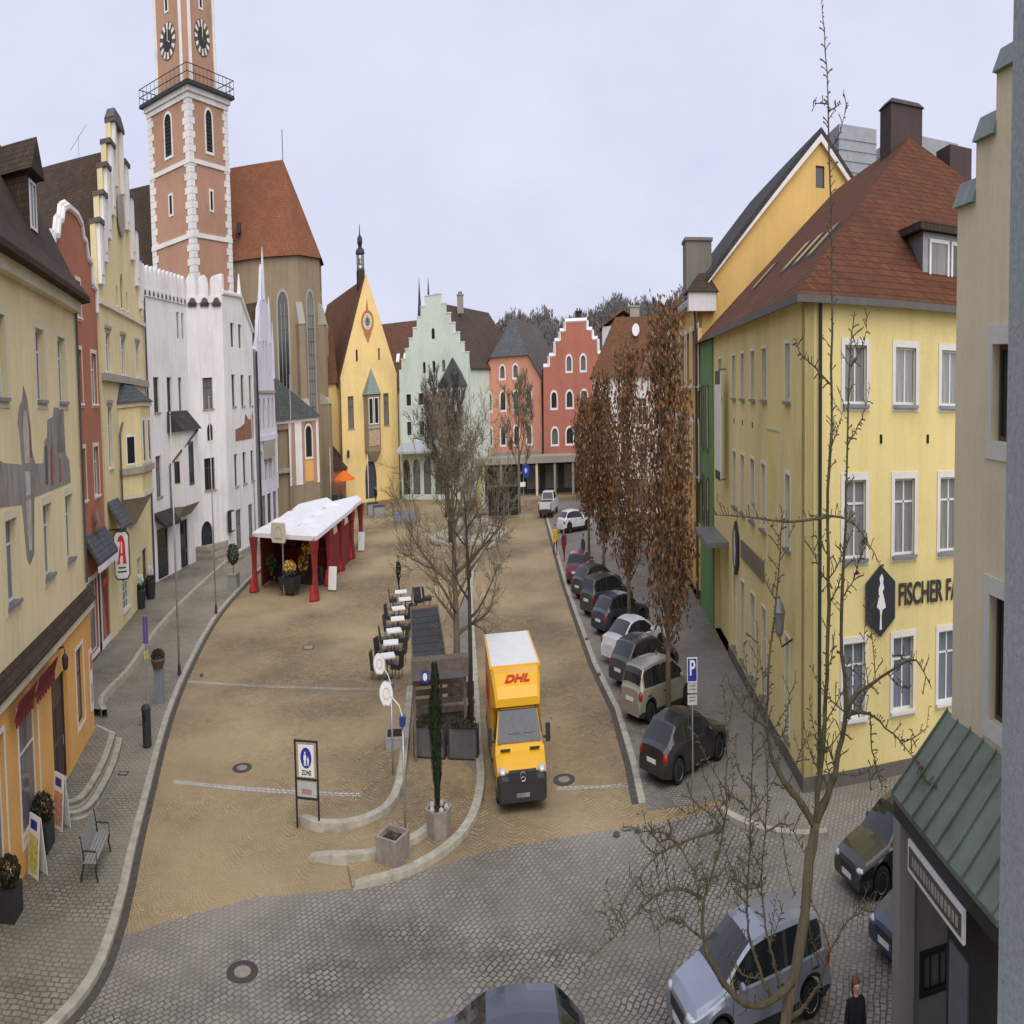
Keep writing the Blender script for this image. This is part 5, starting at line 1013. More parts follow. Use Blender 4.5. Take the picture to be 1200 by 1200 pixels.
def column_oak(label, x, y, h, r, seed):
    rnd = random.Random(seed); b = thing('columnar_oak', label, 'tree', (x, y, .01), 0, 'columnar oaks with dry brown leaves along the parked cars')
    m = MB(); m.tube([(0, 0, -.05), (.03, 0, 2), (-.03, .02, h*.55), (0, 0, h)], [.15, .12, .08, .015], BK, 8); m.build('trunk', b, True)
    lm = MB(); fm = MB()
    for k in range(64):
        z0 = 1.9 + (h - 3.6)*(k/64)**1.1; a = k*2.4 + rnd.uniform(-.4, .4); R = r*(.75 + .35*sin(min(1, (z0 - 1)/h*1.6)*pi*.9))*rnd.uniform(.55, 1.15); L_ = min(h*1.02 - z0, rnd.uniform(2.2, 4.2))
        p0 = Vector((0, 0, z0)); p1 = Vector((R*.75*cos(a), R*.75*sin(a), z0 + L_*.4)); p2 = Vector((R*cos(a + .15), R*sin(a + .15), z0 + L_))
        if z0 > h*.6: p2 *= 1; p2.x *= .55; p2.y *= .55; p1.x *= .7; p1.y *= .7
        lm.tube([p0, p1, p2], [.035, .022, .006], BK, 4, False)
        for q in range(rnd.choice((30, 80, 120, 150))):
            t = rnd.betavariate(1.7, 1.1); c = (p0.lerp(p1, t*2) if t < .5 else p1.lerp(p2, t*2 - 1)); c = c + Vector((rnd.gauss(0, .2), rnd.gauss(0, .2), rnd.gauss(-.05, .22)))
            if c.z < 1.55: continue
            s = rnd.uniform(.045, .1)*(1 + .25*(y > 50)); u = Vector((rnd.gauss(0, 1), rnd.gauss(0, 1), rnd.gauss(0, .5))).normalized(); v = Vector((rnd.gauss(0, .4), rnd.gauss(0, .4), -1)); v = (v - u*v.dot(u)).normalized()
            u *= s*.75; v *= s*1.5; cl = LEAF[min(3, int(abs(rnd.gauss(0, 1.25)) + (.6 if (k*7) % 5 == 0 else 0)))]
            fm.face([c - u*.4, c - u + v*.7, c + v*1.5, c + u + v*.7], cl)
    lm.build('limbs', b); fm.build('crown', b)
    for q in range(260):
        a = rnd.uniform(0, 2*pi); d = rnd.gauss(0, 2.6); p = Vector((x + d*cos(a) + .2, y + d*sin(a) + .5, rnd.uniform(.016, .03))); s = rnd.uniform(.04, .08); u = Vector((cos(a*3), sin(a*3), .1))*s; v = Vector((-sin(a*3), cos(a*3), .1))*s*.6; FALL.face([p - u, p + v, p + u, p - v], rnd.choice(LEAF[:3]))
column_oak('nearest brown leaved columnar oak beside the pale silver minivan', 7.35, 33.5, 11.2, 1.3, 1)
column_oak('second brown leaved columnar oak beside the white saloon', 7.6, 46.6, 10.6, 1.3, 2)
column_oak('third brown leaved columnar oak, behind the dark hatchbacks', 7.5, 58.8, 9.8, 1.4, 3)
column_oak('farthest brown leaved columnar oak, near the maroon car', 7.7, 72, 8.8, 1.5, 4)

tag(FALL.build('fallen_leaves'), kind='stuff')
# ------------------------------------------------------------------ near bare tree with spurs
TREE_LIMBS = [(0.15, 0.11, [(5.930000000000001, 14.63, -0.1), (5.98, 14.63, 0.73), (6.27, 14.51, 1.8), (6.46, 14.43, 2.84), (6.62, 14.36, 3.62)]),
 (0.075, 0.006, [(6.62, 14.36, 3.59), (6.66, 14.31, 4.05), (6.74, 14.26, 4.66), (6.8, 14.21, 5.24), (6.82, 14.17, 6.41), (6.8, 14.16, 7.55), (6.86, 14.11, 8.55), (6.85, 14.09, 10.07), (6.78, 14.1, 11.87), (6.7, 14.12, 13.09), (6.62, 14.13, 13.85)]),
 (0.09, 0.008, [(6.64, 14.35, 3.62), (6.93, 14.28, 4.02), (7.11, 14.26, 4.4), (7.31, 14.23, 4.99), (7.24, 14.33, 5.98), (7.32, 14.36, 7.02), (7.39, 14.4, 7.9), (7.48, 14.42, 9.27), (7.57, 14.44, 9.88)]),
 (0.075, 0.007, [(6.6, 14.36, 3.55), (6.26, 14.41, 3.9), (5.86, 14.47, 4.21), (5.56, 14.48, 4.62), (5.45, 14.41, 5.13), (5.52, 14.28, 6.11), (5.62, 14.13, 6.92), (5.64, 14.02, 7.61)]),
 (0.045, 0.008, [(7.37, 14.38, 4.94), (7.68, 14.43, 5.13), (8.04, 14.45, 5.22), (8.64, 14.32, 5.4), (9.19, 14.2, 5.49), (9.6, 14.16, 5.12)]),
 (0.035, 0.006, [(7.35, 14.39, 4.89), (7.7, 14.36, 4.92), (8.11, 14.29, 4.83), (8.69, 14.11, 4.49), (9.29, 13.89, 4.07)]),
 (0.03, 0.006, [(6.82, 14.2, 7.49), (6.57, 14.06, 7.47), (5.82, 14.13, 7.45), (4.91, 14.22, 7.53), (4.21, 14.2, 7.58)]),
 (0.02, 0.006, [(6.82, 14.2, 7.47), (7.26, 14.23, 7.42), (7.71, 14.24, 7.22), (8.25, 14.18, 6.74)]),
 (0.075, 0.045, [(6.12, 14.47, 1.42), (5.55, 14.35, 1.3), (4.95, 14.22, 1.39), (4.35, 14.08, 1.83), (3.91, 13.87, 2.39)]),
 (0.045, 0.006, [(3.91, 13.87, 2.37), (3.82, 13.98, 2.75), (3.91, 14.04, 3.1), (4.17, 14.06, 3.52), (4.34, 14.1, 3.86), (4.42, 14.16, 4.4), (4.45, 14.24, 5.0), (4.39, 14.35, 5.6)]),
 (0.032, 0.006, [(3.96, 14.27, 2.96), (3.61, 14.23, 3.11), (3.29, 14.17, 3.21), (2.84, 14.14, 3.18), (2.45, 14.08, 3.03), (2.04, 14.02, 2.84), (1.65, 13.94, 2.69), (1.18, 13.86, 2.5)]),
 (0.028, 0.005, [(4.37, 14.2, 3.82), (4.05, 14.18, 3.84), (3.37, 14.24, 3.74), (2.82, 14.25, 3.59), (2.22, 14.25, 3.16), (2.04, 14.16, 2.88)]),
 (0.022, 0.005, [(3.93, 14.28, 2.44), (3.5, 14.22, 2.69), (3.15, 14.13, 2.85), (2.81, 14.03, 2.76)]),
 (0.02, 0.005, [(3.37, 14.21, 3.74), (3.53, 14.04, 3.58), (3.7, 13.86, 3.41), (3.8, 13.69, 3.36)]),
 (0.02, 0.005, [(3.41, 14.41, 3.68), (3.08, 14.35, 3.87), (2.74, 14.28, 3.95), (2.45, 14.2, 3.98)]),
 (0.04, 0.006, [(5.63, 14.56, 1.19), (5.34, 14.63, 1.66), (5.1, 14.69, 2.19), (5.07, 14.67, 2.77), (5.12, 14.62, 3.6), (5.15, 14.58, 4.34), (5.21, 14.53, 5.28), (5.26, 14.48, 6.13)]),
 (0.035, 0.006, [(5.81, 14.49, 1.34), (5.65, 14.6, 1.81), (5.54, 14.7, 2.18), (5.46, 14.78, 2.79), (5.55, 14.8, 3.49), (5.63, 14.83, 4.22), (5.68, 14.86, 4.73)]),
 (0.05, 0.008, [(6.03, 14.67, 0.77), (6.37, 14.65, 0.83), (6.64, 14.67, 1.0), (6.91, 14.68, 1.17), (7.17, 14.69, 1.6), (7.53, 14.64, 1.9), (7.82, 14.63, 2.04), (8.15, 14.59, 2.37)]),
 (0.02, 0.005, [(6.96, 14.31, 1.8), (6.9, 14.52, 2.06), (6.79, 14.75, 2.22), (6.73, 14.97, 2.35)]),
 (0.02, 0.005, [(5.38, 14.22, 5.02), (4.97, 14.13, 5.19), (4.58, 14.01, 5.5), (4.31, 13.85, 5.81)]),
 (0.02, 0.005, [(5.56, 14.48, 4.62), (5.91, 14.59, 4.78), (6.13, 14.75, 5.15), (6.34, 14.92, 5.32)]),
 (0.018, 0.005, [(4.38, 14.25, 3.79), (4.14, 14.08, 4.05), (3.68, 13.96, 4.32), (3.47, 13.78, 4.62)]),
 (0.018, 0.005, [(5.06, 14.55, 3.89), (4.72, 14.46, 4.12), (4.45, 14.33, 4.13), (4.13, 14.22, 4.04)]),
 (0.018, 0.005, [(5.45, 14.52, 3.57), (5.83, 14.55, 3.63), (6.17, 14.59, 3.46), (6.45, 14.65, 3.11)]),
 (0.018, 0.005, [(5.1, 14.75, 2.79), (4.88, 14.96, 2.86), (4.74, 15.15, 2.75), (4.55, 15.35, 2.46)]),
 (0.018, 0.005, [(5.41, 14.64, 2.79), (5.05, 14.5, 2.95), (4.76, 14.34, 2.94)]),
 (0.018, 0.005, [(6.98, 14.29, 6.57), (6.83, 14.75, 6.83), (6.87, 15.12, 7.0)]),
 (0.016, 0.005, [(7.28, 14.37, 6.43), (7.6, 14.43, 6.62), (7.83, 14.53, 6.86), (8.03, 14.65, 7.11)]),
 (0.016, 0.005, [(7.49, 14.37, 9.27), (7.73, 14.4, 9.48), (7.89, 14.46, 9.65), (7.99, 14.56, 9.9)]),
 (0.016, 0.005, [(7.43, 14.4, 8.32), (7.8, 14.43, 8.64), (8.07, 14.52, 9.01)]),
 (0.016, 0.005, [(6.89, 14.23, 9.05), (6.52, 14.25, 9.25), (6.18, 14.26, 9.4), (6.06, 14.17, 9.55)]),
 (0.016, 0.004, [(6.76, 14.07, 12.33), (7.16, 14.32, 12.51)]),
 (0.016, 0.004, [(6.75, 14.07, 12.42), (6.32, 13.94, 12.37)]),
 (0.02, 0.005, [(8.01, 14.32, 4.78), (8.12, 14.41, 4.35), (8.33, 14.44, 4.02), (8.45, 14.53, 3.74)])]
b = thing('spurred_bare_tree', 'bare tree with knobbly spur twigs, nearest to us at the lower right', 'tree', (5.93, 14.63, 0))
rnd = random.Random(9); lm = MB(); tm = MB(); org = Vector((5.93, 14.63, 0))
def spur_limb(Q, rad, m, mat):
    "a limb with knobbly spurs along it"
    k = len(Q); m.tube(Q, rad, mat, 8 if rad[0] > .05 else 5, True)
    for j in range(k - 1):
        seg = (Q[j+1] - Q[j]); L_ = seg.length; c = 0
        while c < L_:
            c += rnd.uniform(.04, .11)
            if rad[j] > .07 and rnd.random() < .7: continue
            s = Vector((rnd.gauss(0, 1), rnd.gauss(0, 1), rnd.gauss(.2, .8))); dd = seg.normalized(); s = (s - dd*s.dot(dd)).normalized()
            s = (s + dd*.35 + Vector((0, 0, .25))).normalized(); p = Q[j] + dd*min(c, L_); l = rnd.choice((.05, .07, .10, .15, .28 if rnd.random() < .5 else .09))
            e = p + s*l; rr = rnd.uniform(.007, .012); m.tube([p, p + s*l*.5 + Vector((0, 0, .012)), e], [rr*1.1, rr*.9, rr*1.2], mat, 4, True)
            if l > .2:
                for u in (.4, .7, 1.): q = p + s*l*u; v = Vector((rnd.gauss(0, 1), rnd.gauss(0, 1), rnd.gauss(.4, .6))).normalized(); m.tube([q, q + v*.06], [.007, .008], mat, 3)
for i, (r0, r1, pts) in enumerate(TREE_LIMBS):
    P = [Vector(p) - org for p in pts]; n = len(P); Q = []
    for j in range(n - 1):   # smooth curve through the joints
        a = P[max(j-1, 0)]; p, q = P[j], P[j+1]; d = P[min(j+2, n-1)]
        for t in (0, .25, .5, .75): Q.append(p*1. + (q - a)*.5*t + (a*2 - p*5 + q*4 - d)*.5*t*t + (p*3 - a - q*3 + d)*.5*t**3)
    Q.append(P[-1]); k = len(Q); rad = [(r0 + (r1 - r0)*(j/(k-1))**.8)*rnd.uniform(.93, 1.1) for j in range(k)]
    Q = [q + Vector((rnd.gauss(0, .014), rnd.gauss(0, .014), 0)) if 0 < j < k-1 else q for j, q in enumerate(Q)]
    if i == 0: tm.tube(Q, rad, BK, 8, True); continue
    spur_limb(Q, rad, lm, BK3)
    for j in range(3, k - 2):   # thin side shoots
        if rnd.random() < .33 and rad[j] > .008 and Q[j].z > .9 and (Q[j].z < 6.5 or rnd.random() < .3):
            d = (Q[j+1] - Q[j]).normalized(); s = Vector((rnd.gauss(0, 1), rnd.gauss(0, .8), rnd.gauss(.1, .4))); s = (s - d*s.dot(d)).normalized(); l = rnd.uniform(.35, 1.15); S = [Q[j]]
            dirv = (s + d*.4).normalized()
            for u in range(4): dirv = (dirv + Vector((rnd.gauss(0, .15), rnd.gauss(0, .15), .16))).normalized(); S.append(S[-1] + dirv*l/4)
            spur_limb(S, [min(.014, rad[j]*.7), .011, .009, .007, .005], lm, BK3)
tm.build('trunk', b, True); lm.build('crown', b)
# ------------------------------------------------------------------ vehicles
GLS = glass('car_glass', (.018, .02, .022), (.02, .02, .02), .04, 2.); TYRE = plain('tyre_rubber', (.018, .018, .018), .85); RIM = plain('alloy_rim', (.42, .42, .43), .35, .8)
TRIM = plain('dark_trim', (.025, .025, .027), .55); LAMP = plain('lamp_lens', (.62, .63, .65), .15, .3, .1, 20); TAIL = plain('tail_lens', (.34, .012, .012), .2, 0, .15, 12); PLATE = plain('plate_white', (.68, .68, .66), .5)
SEAMB = plain('panel_gap', (.006, .006, .006), .9)
def interp(pts, x):
    if x <= pts[0][0]: return pts[0][1]
    for (a, za), (b, zb) in zip(pts, pts[1:]):
        if x <= b: t = (x - a)/(b - a); return za + (zb - za)*t
    return pts[-1][1]
def ell(m, c, r, mat, nu=8, nv=12):
    rings = []
    for i in range(nu + 1):
        t = -pi/2 + pi*i/nu; rings.append([(c[0] + r[0]*cos(t)*cos(2*pi*j/nv), c[1] + r[1]*cos(t)*sin(2*pi*j/nv), c[2] + r[2]*sin(t)) for j in range(nv)])
    m.loft(rings, mat, True, False)
KIND = {
 'hatch': dict(L=4.2, W=1.78, top=[(0,.58),(.05,.68),(.25,.78),(.9,.93),(1.12,.97),(1.5,1.2),(1.85,1.39),(2.3,1.46),(2.8,1.47),(3.45,1.41),(3.72,1.2),(3.98,1.0),(4.12,.9),(4.2,.62)], belt=[(0,.55),(.1,.66),(1.1,.9),(2.5,.95),(3.9,1.0),(4.2,.6)], g=(1.12,1.9,3.45,4.0), wr=.32, ax=(.82,3.42)),
 'mini': dict(L=4.1, W=1.75, top=[(0,.6),(.05,.74),(.22,.86),(.75,1.0),(.9,1.05),(1.35,1.36),(1.7,1.55),(2.2,1.62),(3.0,1.63),(3.7,1.57),(3.86,1.35),(3.99,1.05),(4.06,.95),(4.1,.62)], belt=[(0,.58),(.1,.72),(.9,.97),(3.9,1.05),(4.1,.6)], g=(.9,1.72,3.7,4.0), wr=.31, ax=(.8,3.4)),
 'saloon': dict(L=4.45, W=1.76, top=[(0,.56),(.05,.66),(.25,.76),(1.0,.9),(1.25,.94),(1.7,1.2),(2.05,1.37),(2.5,1.43),(2.9,1.42),(3.2,1.36),(3.55,1.16),(3.85,.99),(4.1,.97),(4.36,.93),(4.45,.62)], belt=[(0,.54),(.1,.64),(1.2,.87),(3.8,.95),(4.3,.9),(4.45,.6)], g=(1.25,2.08,3.15,3.85), wr=.31, ax=(.85,3.55)),
 'van': dict(L=4.5, W=1.82, top=[(0,.62),(.05,.78),(.25,.92),(.85,1.07),(1.0,1.11),(1.5,1.42),(1.9,1.62),(2.4,1.69),(3.4,1.69),(4.05,1.62),(4.25,1.35),(4.38,1.05),(4.46,.95),(4.5,.62)], belt=[(0,.6),(.1,.76),(1.0,1.03),(4.2,1.1),(4.5,.6)], g=(1.0,1.92,4.05,4.4), wr=.33, ax=(.9,3.65)),
}
def wheel_obj(parent, x, y, r, side):
    m = MB(); m.loft([[(x + rr*cos(2*pi*j/20), y + side*yy, r + rr*sin(2*pi*j/20)) for j in range(20)] for rr, yy in ((r*.6, -.1), (r*.97, -.1), (r, -.07), (r, .07), (r*.95, .1), (r*.66, .095))], TYRE)
    w = m.build('wheel', parent, True); q = MB()
    q.loft([[(x + rr*cos(2*pi*j/20), y + side*yy, r + rr*sin(2*pi*j/20)) for j in range(20)] for rr, yy in ((r*.68, .08), (r*.66, .1), (r*.6, .085), (r*.55, .05))], RIM)
    for k in range(5):
        a = k*2*pi/5 + .3; q.loft([[(x + cos(a)*rr - sin(a)*t, y + side*.088, r + sin(a)*rr + cos(a)*t) for rr, t in ((.03, -.035), (r*.62, -.03), (r*.62, .03), (.03, .035))], [(x + cos(a)*rr - sin(a)*t, y + side*.06, r + sin(a)*rr + cos(a)*t) for rr, t in ((.03, -.035), (r*.62, -.03), (r*.62, .03), (.03, .035))]], RIM)
    q.build('rim', w); return w
def car(label, kind, pm, loc, az, group='parked cars', trim=True):
    K = KIND[kind]; L_, W = K['L'], K['W']; b = thing('car', label, 'car', (loc[0], loc[1], .008), heading(az), group)
    g0, g1, g2, g3 = K['g']; r = K['wr']; ax0, ax1 = K['ax']; R = r + .06
    xs = set([0, .02, .05, .12, .25, .5, .8, L_ - .02, L_ - .05, L_ - .12, L_ - .25]) | set(x for x, _ in K['top'])
    for a in (ax0, ax1): xs |= set(a + R*cos(pi*i/10) for i in range(11))
    mid = (g1 + g2)/2 - .05; pil = [(g1 + .02, 0), (mid, .05), (g2 - .42, .04)]
    seams = [g0 + .22, mid - .005, g2 - .3]; xs |= set(v + e_ for v in seams for e_ in (-.007, .007))
    xs |= {mid - .05, mid + .05, g2 - .46, g2 - .38, g0, g1, g2, g3}
    x = 0
    while x < L_: xs.add(x); x += .22
    xs = sorted(v for v in xs if 0 <= v <= L_); zz = [xs[0]]
    for v in xs[1:]:
        if v - zz[-1] > .0125: zz.append(v)
    xs = zz; zz[-1] = L_
    def ringat(x):
        t = abs(2*x/L_ - 1); w = W/2*(1 - .16*max(0, (t - .62)/.38)**2.2 - .02*(1 - t)*0); zt = interp(K['top'], x); zb = min(interp(K['belt'], x), zt - .03)
        bot = .2 + .07*max(0, (t - .8)/.2)
        for a in (ax0, ax1):
            if abs(x - a) < R - 1e-6: bot = max(bot, r + sqrt(R*R - (x - a)**2))
        cab = max(0, min(1, (zt - zb - .05)/.45)); wr = w*(.90 - .17*cab); X = L_/2 - x
        lo = min(bot, zb - .06)
        return [(X, w*.94, lo), (X, w*.985, lo + (zb - lo)*.22), (X, w, lo + (zb - lo)*.55), (X, w*.975, zb - .035), (X, w*.94, zb), (X, wr + (w*.94 - wr)*.12, zt - .055 - .03*cab), (X, wr*.94, zt - .018), (X, wr*.5, zt + .012), (X, 0, zt + .02)]
    rings = [ringat(x) for x in xs]; nr = len(rings[0]); BM = MB(); parts = {k: MB() for k in ('windscreen', 'rear_window', 'side_window', 'side_window2')}
    for i in range(len(xs) - 1):
        xm = (xs[i] + xs[i+1])/2
        for sd in (1, -1):
            for j in range(nr - 1):
                q = [rings[i][j], rings[i+1][j], rings[i+1][j+1], rings[i][j+1]]; q = [(x_, y_*sd, z_) for x_, y_, z_ in q]
                if sd < 0: q.reverse()
                tgt, mt = BM, pm
                if j == 0 and trim: mt = TRIM
                if 1 <= j <= 3 and xs[i+1] - xs[i] < .0146 and any(abs(xm - v) < .004 for v in seams): mt = SEAMB
                if g0 + .02 < xm < g1 - .03 and j >= 6: tgt, mt = parts['windscreen'], GLS
                elif g2 + .04 < xm < g3 - .03 and j >= 6: tgt, mt = parts['rear_window'], GLS
                elif j == 4 and g0 + .3 < xm < g3 - .12 and min(rings[i][5][2] - rings[i][4][2], rings[i+1][5][2] - rings[i+1][4][2]) > .1:
                    if any(abs(xm - p) < w_ + .001 for p, w_ in pil[1:]): mt = TRIM
                    elif xm < g3 - .2: tgt, mt = parts['side_window' if sd > 0 else 'side_window2'], GLS
                tgt.face(q, mt)
    for e, rev in ((rings[0], False), (rings[-1], True)):
        c = [(x, y, z) for x, y, z in e] + [(x, -y, z) for x, y, z in reversed(e)]; BM.face(c if rev else list(reversed(c)), pm)
    BM.face([(L_/2 - .15, -W*.44, .21), (L_/2 - .15, W*.44, .21), (-L_/2 + .15, W*.44, .21), (-L_/2 + .15, -W*.44, .21)], BLACK)  # black floor plate added to darken the ground under the car
    m = BM.build('body', b, True)
    for k, mb in parts.items(): mb.build(k.rstrip('2'), b, True)
    for a in (ax0, ax1):
        for s_ in (1, -1): wheel_obj(b, L_/2 - a, s_*(W/2 - .11), r, s_)
    zf = interp(K['top'], .12); zr = interp(K['belt'], L_ - .12)
    for s_ in (1, -1):
        q = MB(); ell(q, (L_/2 - .17, s_*(W/2 - .30), zf - .10), (.17, .2, .085), LAMP); q.build('headlight', b, True)
        q = MB(); ell(q, (-L_/2 + .14, s_*(W/2 - .19), zr - .06), (.12, .11, .17), TAIL); q.build('taillight', b, True)
        q = MB(); ell(q, (L_/2 - g0 - .45, s_*(W/2 + .07), interp(K['belt'], g0) + .09), (.07, .12, .075), pm); q.build('mirror', b, True)
        q = MB(); q.box(L_/2 - mid + .12, s_*(W/2 - .01) - .015, .78, L_/2 - mid + .3, s_*(W/2 - .01) + .015, .81, TRIM); q.box(L_/2 - mid - .95, s_*(W/2 - .01) - .015, .8, L_/2 - mid - .77, s_*(W/2 - .01) + .015, .83, TRIM); q.build('door_handle', b)
    q = MB(); q.box(-L_/2 - .012, -.26, zr - .22, -L_/2 + .05, .26, zr - .11, PLATE); q.build('number_plate', b)
    q = MB(); q.box(L_/2 - .06, -.26, .36, L_/2 + .015, .26, .47, PLATE); q.build('number_plate', b)
    q = MB(); q.box(L_/2 - .2, -.42, .5, L_/2 + .006, .42, zf - .1, TRIM); q.build('grille', b)
    return b
PB = paint('black_car_paint', (.012, .013, .015)); PS = paint('silver_car_paint', (.30, .335, .40), .28, .55); PC = paint('champagne_car_paint', (.36, .34, .28), .32, .45); PW = paint('white_car_paint', (.66, .67, .68)); PG = paint('graphite_car_paint', (.05, .055, .06), .3, .3); PN = paint('navy_car_paint', (.022, .03, .055)); PM = paint('maroon_car_paint', (.13, .018, .03)); PU = paint('blue_car_paint', (.018, .035, .085))
car('black hatchback parked tail to the street, nearest of the row, by the parking sign', 'hatch', PB, (7.25, 29.3), 57)
car('pale silver beige minivan with red taillights parked beside the nearest oak', 'mini', PC, (7.25, 35.0), 58)
car('graphite hatchback between the pale minivan and the white saloon', 'hatch', PG, (7.3, 39.3), 57)
car('white saloon with sloping boot among dark parked cars', 'saloon', PW, (7.4, 42.9), 57)
car('navy hatchback just beyond the white saloon', 'hatch', PN, (7.3, 48.2), 57)
car('black minivan with pale roof sheen beyond the navy hatchback', 'mini', PG, (6.9, 52.4), 57)
car('black estate parked right behind the maroon car', 'hatch', PB, (6.7, 57.0), 57)
car('maroon hatchback, only red car in the parked row', 'hatch', PM, (5.9, 62.3), 20)
car('white hatchback half hidden by the farthest oak', 'hatch', PW, (7.4, 85), 60)
car('silver people carrier with pale roof parked under the spurred bare tree', 'mini', PS, (5.85, 16.2), -99, 'cars at the near junction')
car('black car cut off by the bottom edge, only its roof in view', 'hatch', PN, (-.55, 14.75), -92, 'cars at the near junction', )
car('black car with bright headlights in the lane beside the entrance porch', 'hatch', PB, (12.55, 20.35), -97, 'cars at the near junction')
car('blue car half hidden behind the grey porch pillar', 'hatch', PU, (12.25, 17.2), -97, 'cars at the near junction')
car('dark car parked beside the town hall kiosk', 'mini', PG, (-27.8, 114.0), 10, 'cars by the town hall')
# pickup at the far end
b = thing('pickup_truck', 'white pickup seen from behind at the far end of the street', 'pickup', (5.0, 97.6, 0), heading(14))
m = MB(); bd = [(-2.6, .5), (2.5, .5), (2.65, .75), (2.6, 1.05), (1.5, 1.18), (-2.65, 1.2)]; m.xprism(bd, -.92, .92, PW); m.build('body', b)
m = MB(); m.loft([[(1.55, s_*.86, 1.17) if k == 0 else (-.55, s_*.86, 1.17) for k, s_ in ((0, -1), (0, 1), (1, 1), (1, -1))], [(.75, s_*.7, 1.82) if k == 0 else (-.35, s_*.7, 1.82) for k, s_ in ((0, -1), (0, 1), (1, 1), (1, -1))]], PW); m.build('cab', b)
m = MB(); m.face([(-.56, -.74, 1.28), (-.56, .74, 1.28), (-.41, .64, 1.74), (-.41, -.64, 1.74)], GLS); m.build('rear_window', b)
for s_ in (1, -1): m = MB(); m.face([(1.3, s_*.86, 1.25), (-.4, s_*.86, 1.25), (-.3, s_*.74, 1.74), (.75, s_*.74, 1.74)], GLS); m.build('side_window', b)
m = MB(); m.box(-2.45, -.8, 1.195, -.6, .8, 1.21, TRIM); m.build('load_bed', b); m = MB(); m.box(-2.75, -.9, .42, -2.61, .9, .66, TRIM); m.build('bumper', b)
for s_ in (1, -1): m = MB(); m.box(-2.68, s_*.84 - .07, .7, -2.61, s_*.84 + .07, 1.12, TAIL); m.build('taillight', b); wheel_obj(b, 1.75, s_*.8, .38, s_); wheel_obj(b, -1.65, s_*.8, .38, s_)
m = MB(); m.box(-2.68, -.28, .72, -2.651, .28, .84, PLATE); m.build('number_plate', b)
# yellow delivery truck
YEL = paint('parcel_yellow', (.80, .42, .008), .35, 0, .3); REDL = plain('parcel_red', (.55, .02, .02), .5)
dv = Vector((-.92 - .25, 38.0)) ; b = thing('delivery_truck', 'yellow box delivery truck with white roof and red DHL lettering', 'truck', (.02, 29.15, .008), heading(174.8)); b.scale = (1, 1, .91)
W2 = 1.06
m = MB(); m.box(-4.55, -W2, .62, -.25, W2, 3.02, YEL); m.box(-4.6, -W2 - .02, .55, -.24, W2 + .02, .66, TRIM)
for q_ in range(5): m.box(-3.7 + q_*.75, -W2 - .006, .7, -3.69 + q_*.75, W2 + .006, 2.98, SEAMB)
m.box(-.27, -W2 - .012, .66, -.245, W2 + .012, 3.0, plain('edge_profile', (.45, .25, .01), .5)); m.build('cargo_box', b); cb = MB.last
m = MB(); m.box(-4.58, -W2 - .03, 3.02, -.25, W2 + .03, 3.07, YEL); m.box(-4.5, -W2 + .06, 3.07, -.35, W2 - .06, 3.085, WS); m.build('roof_panel', cb)
m = MB()   # air deflector over the cab
rs = [[(x, y*w, z) for y, z in ((-1, z0), (1, z0), (1, z1 - .12), (.9, z1), (-.9, z1), (-1, z1 - .12))] for x, w, z0, z1 in ((-.25, W2*.99, 2.05, 3.04), (.15, W2*.96, 2.1, 2.98), (.55, W2*.9, 2.2, 2.72), (.72, W2*.86, 2.24, 2.45))]
m.loft(rs, YEL); m.build('air_deflector', b, False); ad = MB.last
sl = atan2(2.98 - 2.72, .4); o = link('lettering', text_mesh('DHL', .35, REDL, .012, .35, .012), b, (.375, 0, 2.87), (0, 0, 0)); o.rotation_euler = (0, R_(0), 0)
o.matrix_local = Matrix.Translation((.375, 0, 2.868)) @ Matrix.Rotation(R_(33), 4, 'Y') @ Matrix.Rotation(pi/2, 4, 'Z') @ Matrix.Scale(1.5, 4, (1, 0, 0))
m = MB()
for s_ in (1, -1): m.box(.30, s_*.78 - .1, 2.87, .42, s_*.78 + .1, 2.9, REDL)
cabx = [(-.25, 2.22, 1.0), (.3, 2.22, .99), (.62, 2.18, .97), (1.28, 1.42, 1.0), (1.42, 1.30, 1.0), (2.02, 1.06, .97), (2.2, .92, .93), (2.26, .7, .9)]
m = MB(); rs = []
for x, zt, w in cabx:
    wt = .84 if zt > 1.6 else .93; rs.append([(x, -w, .42), (x, w, .42), (x, w*1.0, min(zt - .1, 1.32)), (x, w*wt, zt - .06), (x, w*wt*.8, zt), (x, -w*wt*.8, zt), (x, -w*wt, zt - .06), (x, -w, min(zt - .1, 1.32))])
m.loft(rs, YEL); m.build('cab', b, False)
m = MB(); m.face([(.66, -.78, 2.155), (.66, .78, 2.155), (1.27, .90, 1.455), (1.27, -.90, 1.455)], GLS); m.build('windscreen', b)
m.mats[0] = glass('truck_windscreen', (.045, .05, .056), (.1, .1, .1), .08, .0)  # lighter grey streaks in the colour stand in for reflections
for y_ in (-.45, .15): m.box(1.1, y_, 1.62, 1.12, y_ + .5, 1.64, BLACK)
m.v = [(x + .012, y, z + .012) for x, y, z in m.v]; bpy.data.objects.remove(MB.last); m.build('windscreen', b)
